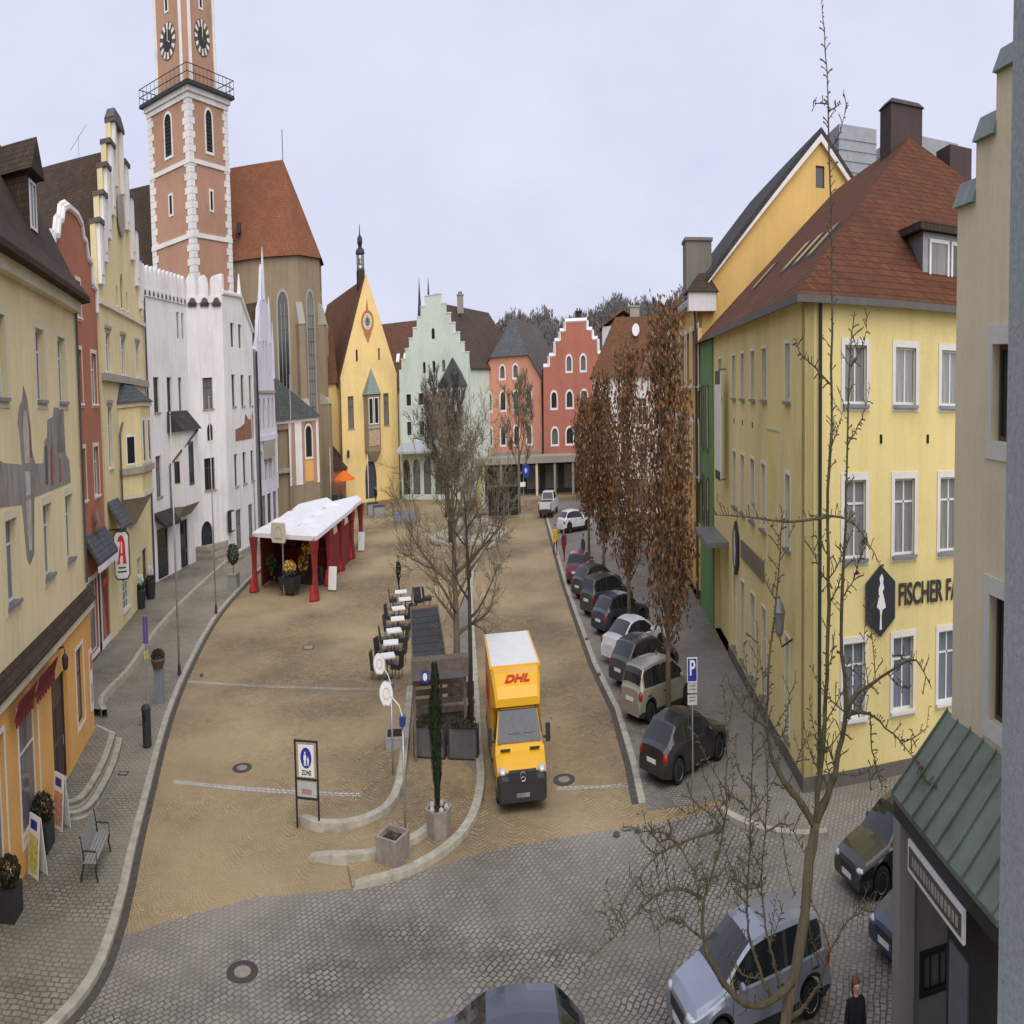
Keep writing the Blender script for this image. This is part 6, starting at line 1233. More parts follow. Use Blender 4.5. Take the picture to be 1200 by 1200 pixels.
for s_ in (1, -1):
    m = MB(); m.face([(.1, s_*1.008, 1.4), (1.05, s_*1.008, 1.4), (.72, s_*.9, 2.02), (.1, s_*.9, 2.05)], GLS); m.build('side_window', b)
    m = MB(); ell(m, (2.1, s_*.78, 1.0), (.2, .16, .12), LAMP); m.build('headlight', b, True)
    m = MB(); m.box(1.0, s_*1.2 - .09, 1.36, 1.12, s_*1.2 + .09, 1.82, TRIM); m.box(1.03, min(s_*1.0, s_*1.15), 1.45, 1.08, max(s_*1.0, s_*1.15), 1.5, TRIM); m.build('mirror', b)
    m = MB(); m.box(1.36, s_*.6 - .2, 1.335, 1.5, s_*.6 + .2, 1.35, TRIM); m.build('air_vent', b)
    wheel_obj(b, 1.35, s_*.9, .36, s_); wheel_obj(b, -2.9, s_*.92, .36, s_)
m = MB(); m.loft([[(x, y*w, z) for y, z in ((-1, .3), (1, .3), (1, zt - .1), (.92, zt), (-.92, zt), (-1, zt - .1))] for x, w, zt in ((1.75, .99, .9), (2.2, .965, .99), (2.36, .9, .95), (2.4, .88, .86))], TRIM); m.build('bumper', b)
m = MB(); m.box(2.2, -.55, .80, 2.415, .55, 1.06, TRIM); m.build('grille', b); gr = MB.last
m = MB(); CH = plain('chrome', (.6, .6, .6), .2, 1.); pts = [(2.43, .115*cos(t), .95 + .115*sin(t)) for t in [2*pi*i/20 for i in range(21)]]; m.tube(pts, .013, CH, 5, False)
for k in range(3): a = pi/2 + k*2*pi/3; m.tube([(2.43, 0, .95), (2.43, .115*cos(a), .95 + .115*sin(a))], [.02, .008], CH, 4)
m.build('emblem', gr); m = MB(); m.box(2.37, -.26, .42, 2.4, .26, .53, PLATE); m.build('number_plate', b)
for s_ in (1, -1):
    o = link('lettering', text_mesh('DHL', .9, REDL, .012, .3, .02), cb, (-2.4, s_*(W2 + .006), 1.95)); o.matrix_local = Matrix.Translation((-2.4, s_*(W2 + .006), 1.95)) @ Matrix.Rotation(0 if s_ < 0 else pi, 4, 'Z') @ Matrix.Rotation(pi/2, 4, 'X') @ Matrix.Scale(1.6, 4, (1, 0, 0))

# ------------------------------------------------------------------ people
SKIN = plain('skin', (.46, .27, .19), .6, 0, .06)
def person(label, loc, az, coat, legs, hair, h=1.72, stride=.25, arm=.15, bend=0., hairlong=False, shoes=None, group=None):
    b = thing('person', label, 'person', loc, heading(az), group); k = h/1.72
    V = {}; E = []; Rr = {}
    def v(n, p, r, par=None):
        V[n] = p; Rr[n] = r
        if par: E.append((par, n))
    f = bend
    v('hip', (0, 0, .95), .135); v('belly', (.01 + f*.1, 0, 1.10), .13, 'hip'); v('chest', (.02 + f*.25, 0, 1.30), .145, 'belly'); v('neck0', (.01 + f*.36, 0, 1.46), .07, 'chest'); v('neck', (.02 + f*.4, 0, 1.52), .052, 'neck0'); v('head0', (.035 + f*.43, 0, 1.59), .085, 'neck'); v('head1', (.03 + f*.45, 0, 1.66), .088, 'head0'); v('crown', (.02 + f*.45, 0, 1.715), .05, 'head1')
    v('nose', (.125 + f*.44, 0, 1.615), .014, 'head0')
    for s, n in ((1, 'l'), (-1, 'r')):
        st = stride*s
        v(n+'th', (st*.1, s*.09, .88), .10, 'hip'); v(n+'kn', (st*.62 + .03, s*.09, .50), .062, n+'th'); v(n+'an', (st*1.0 - (.1 if st < 0 else 0), s*.09, .09 + (.05 if st < 0 else 0)), .043, n+'kn'); v(n+'to', (st*1.0 + .15 - (.08 if st < 0 else 0), s*.1, .035), .036, n+'an')
        v(n+'sh', (.01 + f*.3, s*.18, 1.41), .062, 'chest'); v(n+'el', (-st*.35*arm*4 - .02 + f*.25, s*.235, 1.13), .045, n+'sh'); v(n+'wr', (-st*.55*arm*4 + .1 + f*.3, s*.23, .89), .032, n+'el'); v(n+'pa', (-st*.6*arm*4 + .13 + f*.3, s*.225, .82), .034, n+'wr')
        for q in range(4): 
            x = -st*.6*arm*4 + .155 + f*.3 - q*.022; v(n+'f%d' % q, (x, s*(.222 - .004*q), .765), .0095, n+'pa'); v(n+'g%d' % q, (x - .004, s*(.208 - .004*q), (.735, .725, .73, .742)[q]), .008, n+'f%d' % q)
        v(n+'tb', (-st*.6*arm*4 + .185 + f*.3, s*.2, .81), .010, n+'pa'); v(n+'tc', (-st*.6*arm*4 + .19 + f*.3, s*.19, .775), .009, n+'tb')
    names = list(V); me = bpy.data.meshes.new('body'); me.from_pydata([tuple(c*k for c in V[n]) for n in names], [(names.index(a), names.index(c)) for a, c in E], [])
    o = bpy.data.objects.new('body', me); col.objects.link(o); md = o.modifiers.new('s', 'SKIN'); md.use_smooth_shade = True
    for i, n in enumerate(names):
        sv = me.skin_vertices[0].data[i]; r = Rr[n]*k; sv.radius = (r, r*(1.3 if n in ('hip', 'belly', 'chest') else 1.)) if False else (r, r); sv.use_root = (n == 'hip')
    sd = o.modifiers.new('d', 'SUBSURF'); sd.levels = 2; sd.render_levels = 2
    dg = bpy.context.evaluated_depsgraph_get(); nm = bpy.data.meshes.new_from_object(o.evaluated_get(dg)); bpy.data.objects.remove(o); nm.name = 'body'
    nm.materials.clear(); SH = shoes or BLACK
    for mt in (coat, legs, SKIN, SH): nm.materials.append(mt)
    for p in nm.polygons:
        c = p.center/k; z = c.z; i = 0
        if z < .07: i = 3
        elif z < .84 and abs(c.y) < .19: i = 1
        elif z < .86 and abs(c.y) > .18: i = 2
        elif z > 1.49: i = 2
        p.material_index = i; p.use_smooth = True
    for vt in nm.vertices:   # broaden the trunk sideways
        z = vt.co.z/k
        if .86 < z < 1.45 and abs(vt.co.y) < .16*k: vt.co.y *= 1.28; vt.co.x *= .9
    ob = link('body', nm, b)
    m = MB(); hx = (.0 + f*.45)*k; ell(m, (hx, 0, 1.672*k), (.108*k, .1*k, .085*k), hair, 8, 12)
    if hairlong: ell(m, (hx - .035*k, 0, 1.58*k), (.085*k, .1*k, .14*k), hair, 8, 12)
    m.build('hair', b, True)
    for y_ in (.03, -.03): m = MB(); ell(m, (hx + .118*k, y_*k, 1.628*k), (.008, .011, .007), BLACK, 4, 6); m.build('eye', b)
    m = MB(); m.box(hx + .112*k, -.02*k, 1.565*k, hx + .122*k, .02*k, 1.572*k, plain('lips', (.3, .1, .09))); m.build('mouth', b)
    m = MB()
    rs = [[((.02*f + r*1.0*cos(t))*k, r*1.35*sin(t)*k, z*k) for t in [2*pi*i/12 for i in range(12)]] for z, r in ((.72, .155), (.82, .16), (.95, .15))]
    m.loft(rs, coat, True, False); m.build('coat_hem', b, True)
    return b
CL = lambda n, c: plain('cloth_' + n, c, .9, 0, .15, 6)
person('person in yellow jacket and dark trousers walking on the ochre cobbles', (4.34, 72.6, 0), 170, CL('yellow', (.62, .40, .02)), CL('dark', (.02, .02, .024)), plain('hair_dark', (.03, .022, .018)))
person('person in dark red coat beside the maroon car', (5.0, 69.5, 0), 200, CL('wine', (.16, .03, .03)), CL('wine', (.16, .03, .03)), plain('hair_brown', (.09, .05, .03)), hairlong=True)
person('person dressed in black standing by the white cafe tables', (-9.9, 61.2, 0), 215, CL('black', (.014, .014, .016)), CL('black', (.014, .014, .016)), plain('hair_black', (.012, .011, .01)), 1.78, .08)
person('person in blue trousers at the town hall door', (-22.5, 117.5, 0), 190, CL('black', (.014, .014, .016)), CL('blue', (.07, .08, .2)), plain('hair_black', (.012, .011, .01)), 1.75)
person('person in black coat with auburn hair by the porch pillar', (7.5, 13.45, .004), 185, CL('black', (.014, .014, .016)), CL('black', (.014, .014, .016)), plain('hair_auburn', (.12, .035, .02)), 1.7, .12, hairlong=True)
person('person in dark jacket between parked cars under the farthest oak', (6.6, 66.8, 0), 240, CL('slate', (.05, .055, .07)), CL('navy', (.03, .035, .06)), plain('hair_brown', (.09, .05, .03)))
# ------------------------------------------------------------------ street furniture
for i, (x, y, z, h, lb) in enumerate(((-21.4, 41.9, .12, 9.4, 'tall bare grey flagpole by the kerb, nearest of the flagpoles'), (-24.7, 55.7, .12, 10.1, 'tall bare grey flagpole in front of the white battlement house steps'), (-31.5, 84, .12, 12.3, 'slender flagpole behind the market stall before the white house'), (-33, 105, .12, 12.3, 'slender flagpole in front of the sacristy panels'), (-29.8, 116, .12, 5.6, 'short white flagpole by the kiosk'), (-22.6, 112, 0, 5.0, 'short white flagpole in front of the town hall door'))):
    b = thing('flagpole', lb, 'flagpole', (x, y, z), 0, 'flagpoles on the left pavement')
    m = MB(); m.tube([(0, 0, 0), (0, 0, h*.5), (0, 0, h)], [.075, .06, .035], STEEL if i < 4 else WS, 8); m.build('pole', b, True); m = MB(); m.lathe([(.13, 0), (.13, .05), (.09, .4), (.075, .42)], (0, 0, 0), DARKM, 10); m.build('base', b); m = MB(); ell(m, (0, 0, h), (.06, .06, .06), STEEL, 6, 8); m.build('finial', b)
NAV = plain('lamp_blue', (.02, .03, .16), .4)
for x, y, zs, zd, dx, lb in ((-4.1, 25.3, 2.57, 3.1, -.6, 'reflector lamp with tilted white disc, nearest, beside the square planter'), (-5.25, 29.6, 2.3, 2.85, -.5, 'reflector lamp with tilted white disc, farther, beside the cafe chairs')):
    b = thing('reflector_lamp', lb, 'street lamp', (x, y, .07), 0, 'reflector lamps on the island')
    m = MB(); m.tube([(0, 0, 0), (0, 0, zs)], [.045, .04], STEEL, 8); m.build('pole', b, True); m = MB(); m.box(-.1, -.12, zs - .12, .1, .12, zs + .08, NAV); m.build('spotlight', b)
    m = MB(); m.tube([(0, 0, zs + .06), (-.12, 0, zs + .3), (dx*.72, 0, zd - .02), (dx, 0, zd)], [.022, .018, .016, .014], WS, 5); m.build('arm', b)
    m = MB(); c = Vector((dx, 0, zd + .02)); m.disc(c, (.3, -.75, .45) , .25, plain('lamp_cream', (.58, .55, .50), .6), 24, .02); m.build('reflector', b); rf = MB.last
    n_ = Vector((.3, -.75, .45)).normalized(); a_ = n_.cross(Vector((0, 0, 1))).normalized(); b_ = a_.cross(n_)
    m = MB(); m.tube([c + a_*(.26*cos(t)) + b_*(.26*sin(t)) for t in [2*pi*i/24 for i in range(25)]], .022, STEEL, 4, False); m.build('rim', rf)
    m = MB(); m.tube([c + n_*.03 + a_*(.12*cos(t)) + b_*(.12*sin(t)) for t in [2*pi*i/16 for i in range(17)]], .012, plain('pale_rose', (.55, .42, .4)), 4, False); m.build('inner_ring', rf)
b = thing('pedestrian_zone_sign', 'black framed sign board with blue pedestrian roundel reading ZONE', 'sign', (-8.1, 26.04, 0), R_(-5))
m = MB()
for x in (-.47, .47): m.box(x - .03, -.03, 0, x + .03, .03, 2.03, BLACK)
for z in (1.98, 1.12, .68): m.box(-.44, -.028, z, .44, .028, z + .045, BLACK)
m.build('frame', b); m = MB(); m.box(-.33, -.02, 1.2, .33, .02, 1.92, WS); m.build('panel', b); p = MB.last
RB = plain('traffic_blue', (.015, .035, .28), .4)
m = MB(); m.disc((0, -.02, 1.63), (0, -1, 0), .235, RB, 28, .008)
for x, z, s in ((-.04, 1.62, 1.), (.09, 1.57, .62)):
    m.disc((x, -.029, z + .125*s), (0, -1, 0), .03*s, WS, 10, .003)
    m.xprism([(x - .05*s, z + .085*s), (x + .05*s, z + .085*s), (x + .06*s, z - .04*s), (x + .035*s, z - .04*s), (x + .05*s, z - .17*s), (x + .012*s, z - .17*s), (x, z - .06*s), (x - .02*s, z - .17*s), (x - .055*s, z - .17*s), (x - .04*s, z - .04*s), (x - .065*s, z - .04*s)], -.033, -.028, WS)
m.build('roundel', p); link('lettering', text_mesh('ZONE', .15, BLACK, .003, 0, .004), p, (0, -.024, 1.29), (pi/2, 0, 0))
m = MB(); m.box(-.4, -.015, .74, .4, .015, 1.09, plain('notice_glass', (.42, .44, .42), .3)); m.box(-.22, -.02, .80, .2, -.015, .92, plain('notice_text', (.35, .2, .18))); m.build('notice', b)
b = thing('parking_sign', 'blue parking sign on a thin pole with two white plates below', 'sign', (7.15, 27.85, .01), R_(-12))
m = MB(); m.tube([(0, .03, 0), (0, .03, 2.95)], .03, STEEL, 8); m.build('pole', b); m = MB(); m.box(-.2, -.02, 2.42, .2, .0, 2.98, RB); m.ring(rect(-.21, 2.41, .21, 2.99), rect(-.185, 2.435, .185, 2.965), -.023, 0, WS); m.build('panel', b); p = MB.last
link('lettering', text_mesh('P', .5, WS, .003, 0, .01), p, (0, -.024, 2.73), (pi/2, 0, 0))
for z0, z1 in ((2.16, 2.39), (1.88, 2.12)):
    m = MB(); m.box(-.2, -.02, z0, .2, 0, z1, plain('plate_grey', (.5, .5, .48)));
    for q in range(2): m.box(-.14, -.023, z1 - .07 - q*.08, .13, -.02, z1 - .045 - q*.08, plain('plate_text', (.15, .15, .15)))
    m.build('plate', b)
b = thing('litter_bin', 'round black litter bin on the left pavement', 'bin', (-18.5, 32.0, .12)); m = MB(); m.lathe([(.2, 0), (.23, .04), (.23, 1.05), (.25, 1.07), (.25, 1.15), (.18, 1.22), (.02, 1.24)], (0, 0, 0), DARKM, 16); m.build('bin_body', b); m = MB(); m.box(-.1, -.26, .82, .1, -.2, .98, SHADE); m.build('slot', b)
b = thing('narrow_street_sign', 'thin pole with narrow violet sign behind the round black bin', 'sign', (-18.95, 33.2, .12), R_(30)); m = MB(); m.tube([(0, 0, 0), (0, 0, 3.6)], .035, STEEL, 6); m.build('pole', b); m = MB(); m.box(-.14, -.03, 2.75, .14, .03, 3.55, plain('sign_violet', (.08, .05, .2))); m.build('panel', b); m = MB(); m.box(-.11, -.02, 2.3, .11, .02, 2.55, plain('sign_yellow', (.5, .42, .1))); m.build('plate', b)
b = thing('planter_stele', 'grey pillar topped by a dark planted bowl at the kerb', 'planter', (-20.6, 37.5, .12), R_(10)); m = MB(); m.box(-.28, -.18, 0, .28, .18, 1.15, plain('blue_grey_pillar', (.20, .22, .25), .7)); m.build('pillar', b); m = MB(); m.lathe([(.3, 1.15), (.46, 1.45), (.42, 1.5), (.05, 1.5)], (0, 0, 0), BROWN, 14); m.build('bowl', b)
def leafy(m, c, r, n, mats, rnd, s=.06, zs=1.):
    for _ in range(n):
        d = Vector((rnd.gauss(0, 1), rnd.gauss(0, 1), rnd.gauss(0, 1))).normalized()*rnd.uniform(.55, 1)**.5; p = Vector(c) + Vector((d.x*r, d.y*r, d.z*r*zs)); u = Vector((rnd.gauss(0, 1), rnd.gauss(0, 1), rnd.gauss(0, 1))).normalized()*s; v = u.orthogonal().normalized()*s
        m.face([p - u, p + v*.6, p + u, p - v*.6], rnd.choice(mats))
GR = [plain('box_leaf_' + n, c, .7, 0, .25, 5) for n, c in (('a', (.025, .045, .018)), ('b', (.04, .06, .025)), ('c', (.015, .028, .014)))]
BRL = [plain('wilted_' + n, c, .8, 0, .25, 5) for n, c in (('a', (.06, .045, .025)), ('b', (.035, .03, .018)))]
rnd = random.Random(2); m = MB(); leafy(m, (0, 0, 1.55), .42, 320, BRL + GR[2:], rnd, .07, .55); m.build('plant', b)
b = thing('round_bush_planter', 'dark clipped ball bush in a grey tub by the white house', 'planter', (-26.6, 64.6, .12)); m = MB(); m.box(-.45, -.45, 0, .45, .45, .75, plain('tub_grey', (.26, .25, .24))); m.box(-.5, -.5, .7, .5, .5, .78, STONE); m.build('tub', b); m = MB(); m.tube([(0, 0, .7), (0, 0, 1.5)], .05, BK, 5); m.build('stem', b); m = MB(); leafy(m, (0, 0, 1.8), .6, 700, GR, rnd, .07); m.build('bush', b)
for x, y, lb in ((-32.3, 56.2, 'dark tub with white flower ball beside the pharmacy door'), (-33.0, 59.4, 'dark tub with white flower ball before the white house shop window')):
    b = thing('flower_tub', lb, 'planter', (x, y, .38), 0, 'flower tubs by the shop doors'); m = MB(); m.lathe([(.38, 0), (.5, .9), (.44, .95), (.05, .95)], (0, 0, 0), DARKM, 12); m.build('tub', b); m = MB(); leafy(m, (0, 0, 1.05), .4, 200, GR, rnd, .09, .6); m.build('leaves', b); m = MB(); leafy(m, (0, 0, 1.45), .3, 260, [WS], rnd, .07, .9); m.build('blossom', b)
b = thing('wooden_bench', 'park bench with grey slats and black legs facing the square', 'bench', (-15.6, 22.3, .12), heading(-19)); SL = plain('grey_slats', (.28, .28, .26), .7)
# local x along the bench, y to the wall
m = MB()
for i in range(4): m.box(-1.1, -.28 + i*.13, .43, 1.1, -.18 + i*.13, .46, SL)
m.build('seat', b); m = MB()
for i in range(4): m.box(-1.1, .24 + i*.02, .52 + i*.11, 1.1, .265 + i*.02, .61 + i*.11, SL)
m.build('backrest', b)
for s_ in (-1, 1):
    for p in ([(s_*1.0, -.3, 0), (s_*1.0, -.22, .25), (s_*1.0, -.28, .42)], [(s_*1.0, .36, 0), (s_*1.0, .24, .3), (s_*1.0, .2, .43), (s_*1.0, .33, .98)]): m = MB(); m.tube(p, .035, BLACK, 6); m.build('leg', b)
    m = MB(); m.tube([(s_*1.0, -.27, .42), (s_*1.0, -.27, .66), (s_*1.0, .26, .68)], .025, BLACK, 5); m.build('armrest', b)
for x, y, a, lb, c2 in ((-18.75, 24.45, 72, 'tall leaning poster board with reddish picture by the door steps', (.5, .28, .2)), (-17.75, 21.3, 68, 'leaning poster board with yellow green picture by the shop window', (.5, .5, .12))):
    b = thing('poster_board', lb, 'advertising board', (x, y, .12), heading(-19) + R_(-128), 'poster boards by the orange shop')
    for s_ in (1, -1): 
        m = MB(); T = m.loft([[(-.36, s_*.22 - .012, 0), (.36, s_*.22 - .012, 0), (.36, s_*.22 + .012, 0), (-.36, s_*.22 + .012, 0)], [(-.36, s_*.02 - .012, 1.3), (.36, s_*.02 - .012, 1.3), (.36, s_*.02 + .012, 1.3), (-.36, s_*.02 + .012, 1.3)]], WS); m.build('panel', b)
        f_ = s_*.014; m = MB(); m.face([(-.31, s_*.21 + f_, .1), (.31, s_*.21 + f_, .1), (.31, s_*.085 + f_, .88), (-.31, s_*.085 + f_, .88)], plain('poster_%d' % (c2[0]*100*c2[2] * 7), c2, .6, 0, .45, 7)); m.face([(-.25, s_*.065 + f_, 1.0), (.2, s_*.065 + f_, 1.0), (.2, s_*.035 + f_, 1.2), (-.25, s_*.035 + f_, 1.2)], RB); m.build('poster', b)
for x, y, s_, lb in ((-17.2, 18.9, .8, 'dark planter with dead shrub at the near end of the orange shop'), (-18.55, 22.9, .9, 'dark planter with wilted plant between the two poster boards')):
    b = thing('shop_planter', lb, 'planter', (x, y, .12), heading(-19), 'planters along the orange shop'); m = MB(); m.box(-.55*s_, -.3, 0, .55*s_, .3, .65, DARKM); m.build('tub', b); m = MB(); leafy(m, (0, 0, .95), .5*s_, 420, BRL + GR[2:], rnd, .07, .8); m.build('plant', b)
b = thing('arched_board', 'dark round topped board leaning beside the orange shop door', 'board', (-20.95, 28.9, .47), heading(-19.28)); m = MB(); m.xprism(arched(-.24, 0, .24, 1.2), -.04, 0, BROWN); m.ring(arched(-.24, 0, .24, 1.2), arched(-.18, .06, .18, 1.14), -.055, -.04, DARKM); m.build('panel', b)
# planters on the island
CONCR = plain('planter_concrete', (.29, .25, .215), .85, 0, .2, 4); SOIL = plain('soil', (.035, .025, .018), 1.)
b = thing('hexagonal_planter', 'hexagonal concrete planter at the near end of the island', 'planter', (-2.93, 25.45, .07)); m = MB(); hx = lambda r, z: [(r*cos(t), r*sin(t), z) for t in [i*pi/3 + .25 for i in range(6)]]
m.loft([hx(.44, 0), hx(.52, .62), hx(.44, .62), hx(.43, .52)], CONCR); m.build('tub', b); m = MB(); m.prism([(x, y) for x, y, z in hx(.43, 0)], .5, .54, SOIL); m.build('soil', b)
for i in range(5): m = MB(); ell(m, (.3*cos(i*1.3), .3*sin(i*1.3), .6), (.1, .1, .09), plain('heather_white', (.42, .40, .34), .9, 0, .4, 30), 5, 7); m.build('flower', b)
b = thing('columnar_yew', 'dark narrow evergreen growing out of the hexagonal planter', 'tree', (-2.93, 25.45, .6)); m = MB(); m.tube([(0, 0, 0), (0, 0, 1.2)], [.05, .03], BK2, 6); m.build('trunk', b); m = MB()
for k in range(3800):
    z = .12 + 3.0*rnd.random(); r = .05 + .19*min(1, z/1.3)*(1 - max(0, (z - 2.2)/.9)*.75); a = rnd.uniform(0, 2*pi); q = rnd.uniform(.5, 1.05)*r*(1 + .15*sin(z*9 + a*2)); p = Vector((q*cos(a), q*sin(a), z)); l = rnd.uniform(.05, .11); w = Vector((-sin(a), cos(a), 0))*.016; d = Vector((cos(a)*.3, sin(a)*.3, 1)).normalized()*l; m.face([p - w, p + w, p + w*.6 + d, p - w*.6 + d], rnd.choice(GR))
m.build('crown', b)
b = thing('square_planter', 'square concrete planter with bare twigs at the island tip', 'planter', (-4.42, 23.95, .07), R_(-25)); m = MB(); q = lambda r, z: [(-r, -r, z), (r, -r, z), (r, r, z), (-r, r, z)]
m.loft([q(.4, 0), q(.46, .58), q(.37, .58), q(.36, .45)], CONCR); m.build('tub', b); m = MB(); m.prism([(x, y) for x, y, z in q(.36, 0)], .42, .47, SOIL); m.build('soil', b); m = MB()
for i in range(26): a = rnd.uniform(0, 6.28); m.tube([(.1*cos(a), .1*sin(a), .46), (.3*cos(a + .3), .3*sin(a + .3), .46 + rnd.uniform(.1, .35))], [.008, .004], BK, 3)
m.build('twig', b)
# cafe: awning with beam, wall of planter boxes, tables and chairs
AWN = plain('charcoal_canvas', (.05, .052, .055), .85, 0, .2, 2); WOODB = plain('grey_brown_timber', (.13, .105, .085), .8, 0, .25, 5); ANT = plain('anthracite_panel', (.115, .11, .11), .7, 0, .15, 3)
b = thing('cafe_awning', 'dark flat cafe awning on timber posts with wide front beam', 'awning', (-4.55, 31.4, .07), R_(8.3))
# local x across, y away along the square
m = MB(); m.box(-.05, .15, 2.5, 1.45, 8.4, 2.545, AWN)
for i in range(1, 8): m.box(-.05, i*1.1, 2.545, 1.45, i*1.1 + .03, 2.56, AWN)
m.build('canvas', b); m = MB(); m.box(-.1, 8.2, 2.4, 1.5, 8.75, 2.565, plain('rust_timber', (.20, .10, .045), .8)); m.build('back_beam', b)
m = MB(); m.box(-.1, -.55, 2.3, 2.45, .12, 2.62, WOODB); m.box(-.1, -.65, 2.15, 2.45, -.55, 2.3, ANT); m.build('front_beam', b)
for s_ in (-.08, 1.45): m = MB(); m.box(s_, .13, 2.4, s_ + .07, 8.5, 2.6, WOODB); m.build('side_rail', b)
for x, y in ((0, -.3), (2.3, -.3), (0, 8.2), (1.4, 8.2), (1.4, 4)): m = MB(); m.box(x - .06, y - .06, 0, x + .06, y + .06, 2.35, WOODB); m.build('post', b)
m = MB(); m.box(.35, -.68, 2.1, .65, -.655, 2.4, RB); m.disc((.5, -.68, 2.25), (0, -1, 0), .1, WS, 14, .006); m.build('sign_plate', b)
m = MB()
for z in (.95, 1.2, 1.45, 1.7): m.box(.0, .75, z, 2.3, .79, z + .16, WOODB)
m.parts('screen_board', b)
b = thing('serving_counter', 'grey brown wooden counter and cabinets under the cafe awning', 'counter', (-3.4, 32.9, .07), R_(8.3)); m = MB(); m.box(-1.0, -.3, 0, 1.1, .3, 1.02, WOODB); m.build('cabinet', b); m = MB(); m.box(-1.08, -.38, 1.02, 1.18, .38, 1.07, plain('counter_top', (.22, .19, .16), .5)); m.build('top', b)
for i in range(4): m = MB(); m.box(-.95 + i*.52, -.33, .1, -.5 + i*.52, -.301, .9, ANT); m.build('door', b)
for i, (x, w, lb) in enumerate(((-3.9, 1.5, 'anthracite planter wall left of the evergreen at the cafe front'), (-2.35, 1.35, 'anthracite planter wall right of the evergreen at the cafe front'))):
    b = thing('planter_wall', lb, 'planter', (x, 31.55 - i*.25, .07), R_(-9), 'planter walls of the cafe'); m = MB(); m.box(-w/2, -.22, 0, w/2, .22, .86, ANT); m.ring(rect(-w/2, .0, w/2, .86), rect(-w/2 + .05, .05, w/2 - .05, .81), -.235, -.221, DARKM); m.build('box', b); m = MB(); m.box(-w/2 + .04, -.18, .86, w/2 - .04, .18, .87, SOIL); m.build('soil', b); m = MB()
    leafy(m, (0, 0, .95), w*.45, 160, BRL + GR, rnd, .06, .15); m.build('plant', b)
for x, y, a, lb in ((-4.15, 33.4, 8, 'grey brown timber bench under the cafe awning on its left side'), (-2.75, 35.6, 8, 'grey brown timber bench beside the tree trunk behind the cafe beam')):
    b = thing('timber_bench', lb, 'bench', (x, y, .07), R_(a), 'timber benches of the cafe'); m = MB(); m.box(-.7, -.22, .4, .7, .22, .47, WOODB); m.build('seat', b); m = MB(); m.box(-.7, .2, .5, .7, .26, .95, WOODB); m.build('backrest', b)
    for s_ in (-.6, .6): m = MB(); m.box(s_ - .05, -.2, 0, s_ + .05, .24, .4, WOODB); m.build('leg', b)
b = thing('crate_planter', 'low grey box with dark soil left of the planter walls', 'planter', (-5.65, 32.3, .07), R_(8)); m = MB(); m.box(-.42, -.45, 0, .42, .45, .45, plain('crate_grey', (.27, .28, .28))); m.ring(rect(-.42, .0, .42, .45), rect(-.36, .06, .36, .39), -.465, -.451, STEEL); m.build('box', b); m = MB(); m.box(-.36, -.39, .45, .36, .39, .46, SOIL); m.build('soil', b)
def cafe_table():
    b = thing('cafe_table', 'square white cafe table', 'table'); m = MB(); m.box(-.48, -.45, .70, .48, .45, .75, WS); m.build('tabletop', b); m = MB(); m.tube([(0, 0, .03), (0, 0, .71)], .035, DARKM, 6); m.build('stem', b); m = MB(); m.box(-.26, -.26, 0, .26, .26, .03, DARKM); m.build('foot', b); return b
def cafe_chair():
    b = thing('cafe_chair', 'black cafe chair', 'chair'); m = MB(); m.box(-.26, -.26, .30, .26, .26, .46, BLACK); m.build('seat', b); m = MB(); m.loft([[(-.26, .2, .44), (.26, .2, .44), (.26, .26, .44), (-.26, .26, .44)], [(-.25, .28, .9), (.25, .28, .9), (.25, .33, .9), (-.25, .33, .9)]], BLACK); m.build('backrest', b)
    for x in (-.19, .19):
        for y in (-.19, .2): m = MB(); m.tube([(x, y, 0), (x*.95, y*.95, .44)], .016, BLACK, 5); m.build('leg', b)
    return b
tp, cp = cafe_table(), cafe_chair()
tabs = [(-8.95, 56.2), (-8.3, 54.0), (-8.45, 51.6), (-8.1, 49.0), (-7.95, 46.4), (-7.75, 44.0), (-7.6, 41.6)]
ords = ['farthest', 'second farthest', 'third farthest', 'middle', 'third nearest', 'second nearest', 'nearest']
for i, (x, y) in enumerate(tabs):
    o = tp if i == 0 else copy_tree(tp); o.location = (x, y, .03); o.rotation_euler = (0, 0, R_(8 + i*5 % 11)); o['group'] = 'white tables of the cafe'; o['label'] = 'square white cafe table, %s of the row left of the dark awning' % ords[i]
k = 0
for i, (x, y) in enumerate(tabs):
    for dx, dy, az, w in ((-.62, .1, 90, 'on the left side'), (.62, -.1, -90, 'on the awning side')):
        o = cp if k == 0 else copy_tree(cp); o.scale = (1.2, 1.2, 1.05); k += 1; o.location = (x + dx, y + dy - .25*(dx < 0), .03); o.rotation_euler = (0, 0, R_(az + rnd.uniform(-20, 20))); o['group'] = 'black chairs of the cafe'; o['label'] = 'black cafe chair %s of the %s white table' % (w, ords[i])
for i, (x, y) in enumerate(((-7.4, 55.2), (-6.8, 55.7))):
    o = copy_tree(cp); o.location = (x, y, .08); o.rotation_euler = (0, 0, R_(30 + 80*i)); o['group'] = 'black chairs of the cafe'; o['label'] = ('black chair standing apart behind the awning, on its left', 'black chair standing apart behind the awning, on its right')[i]
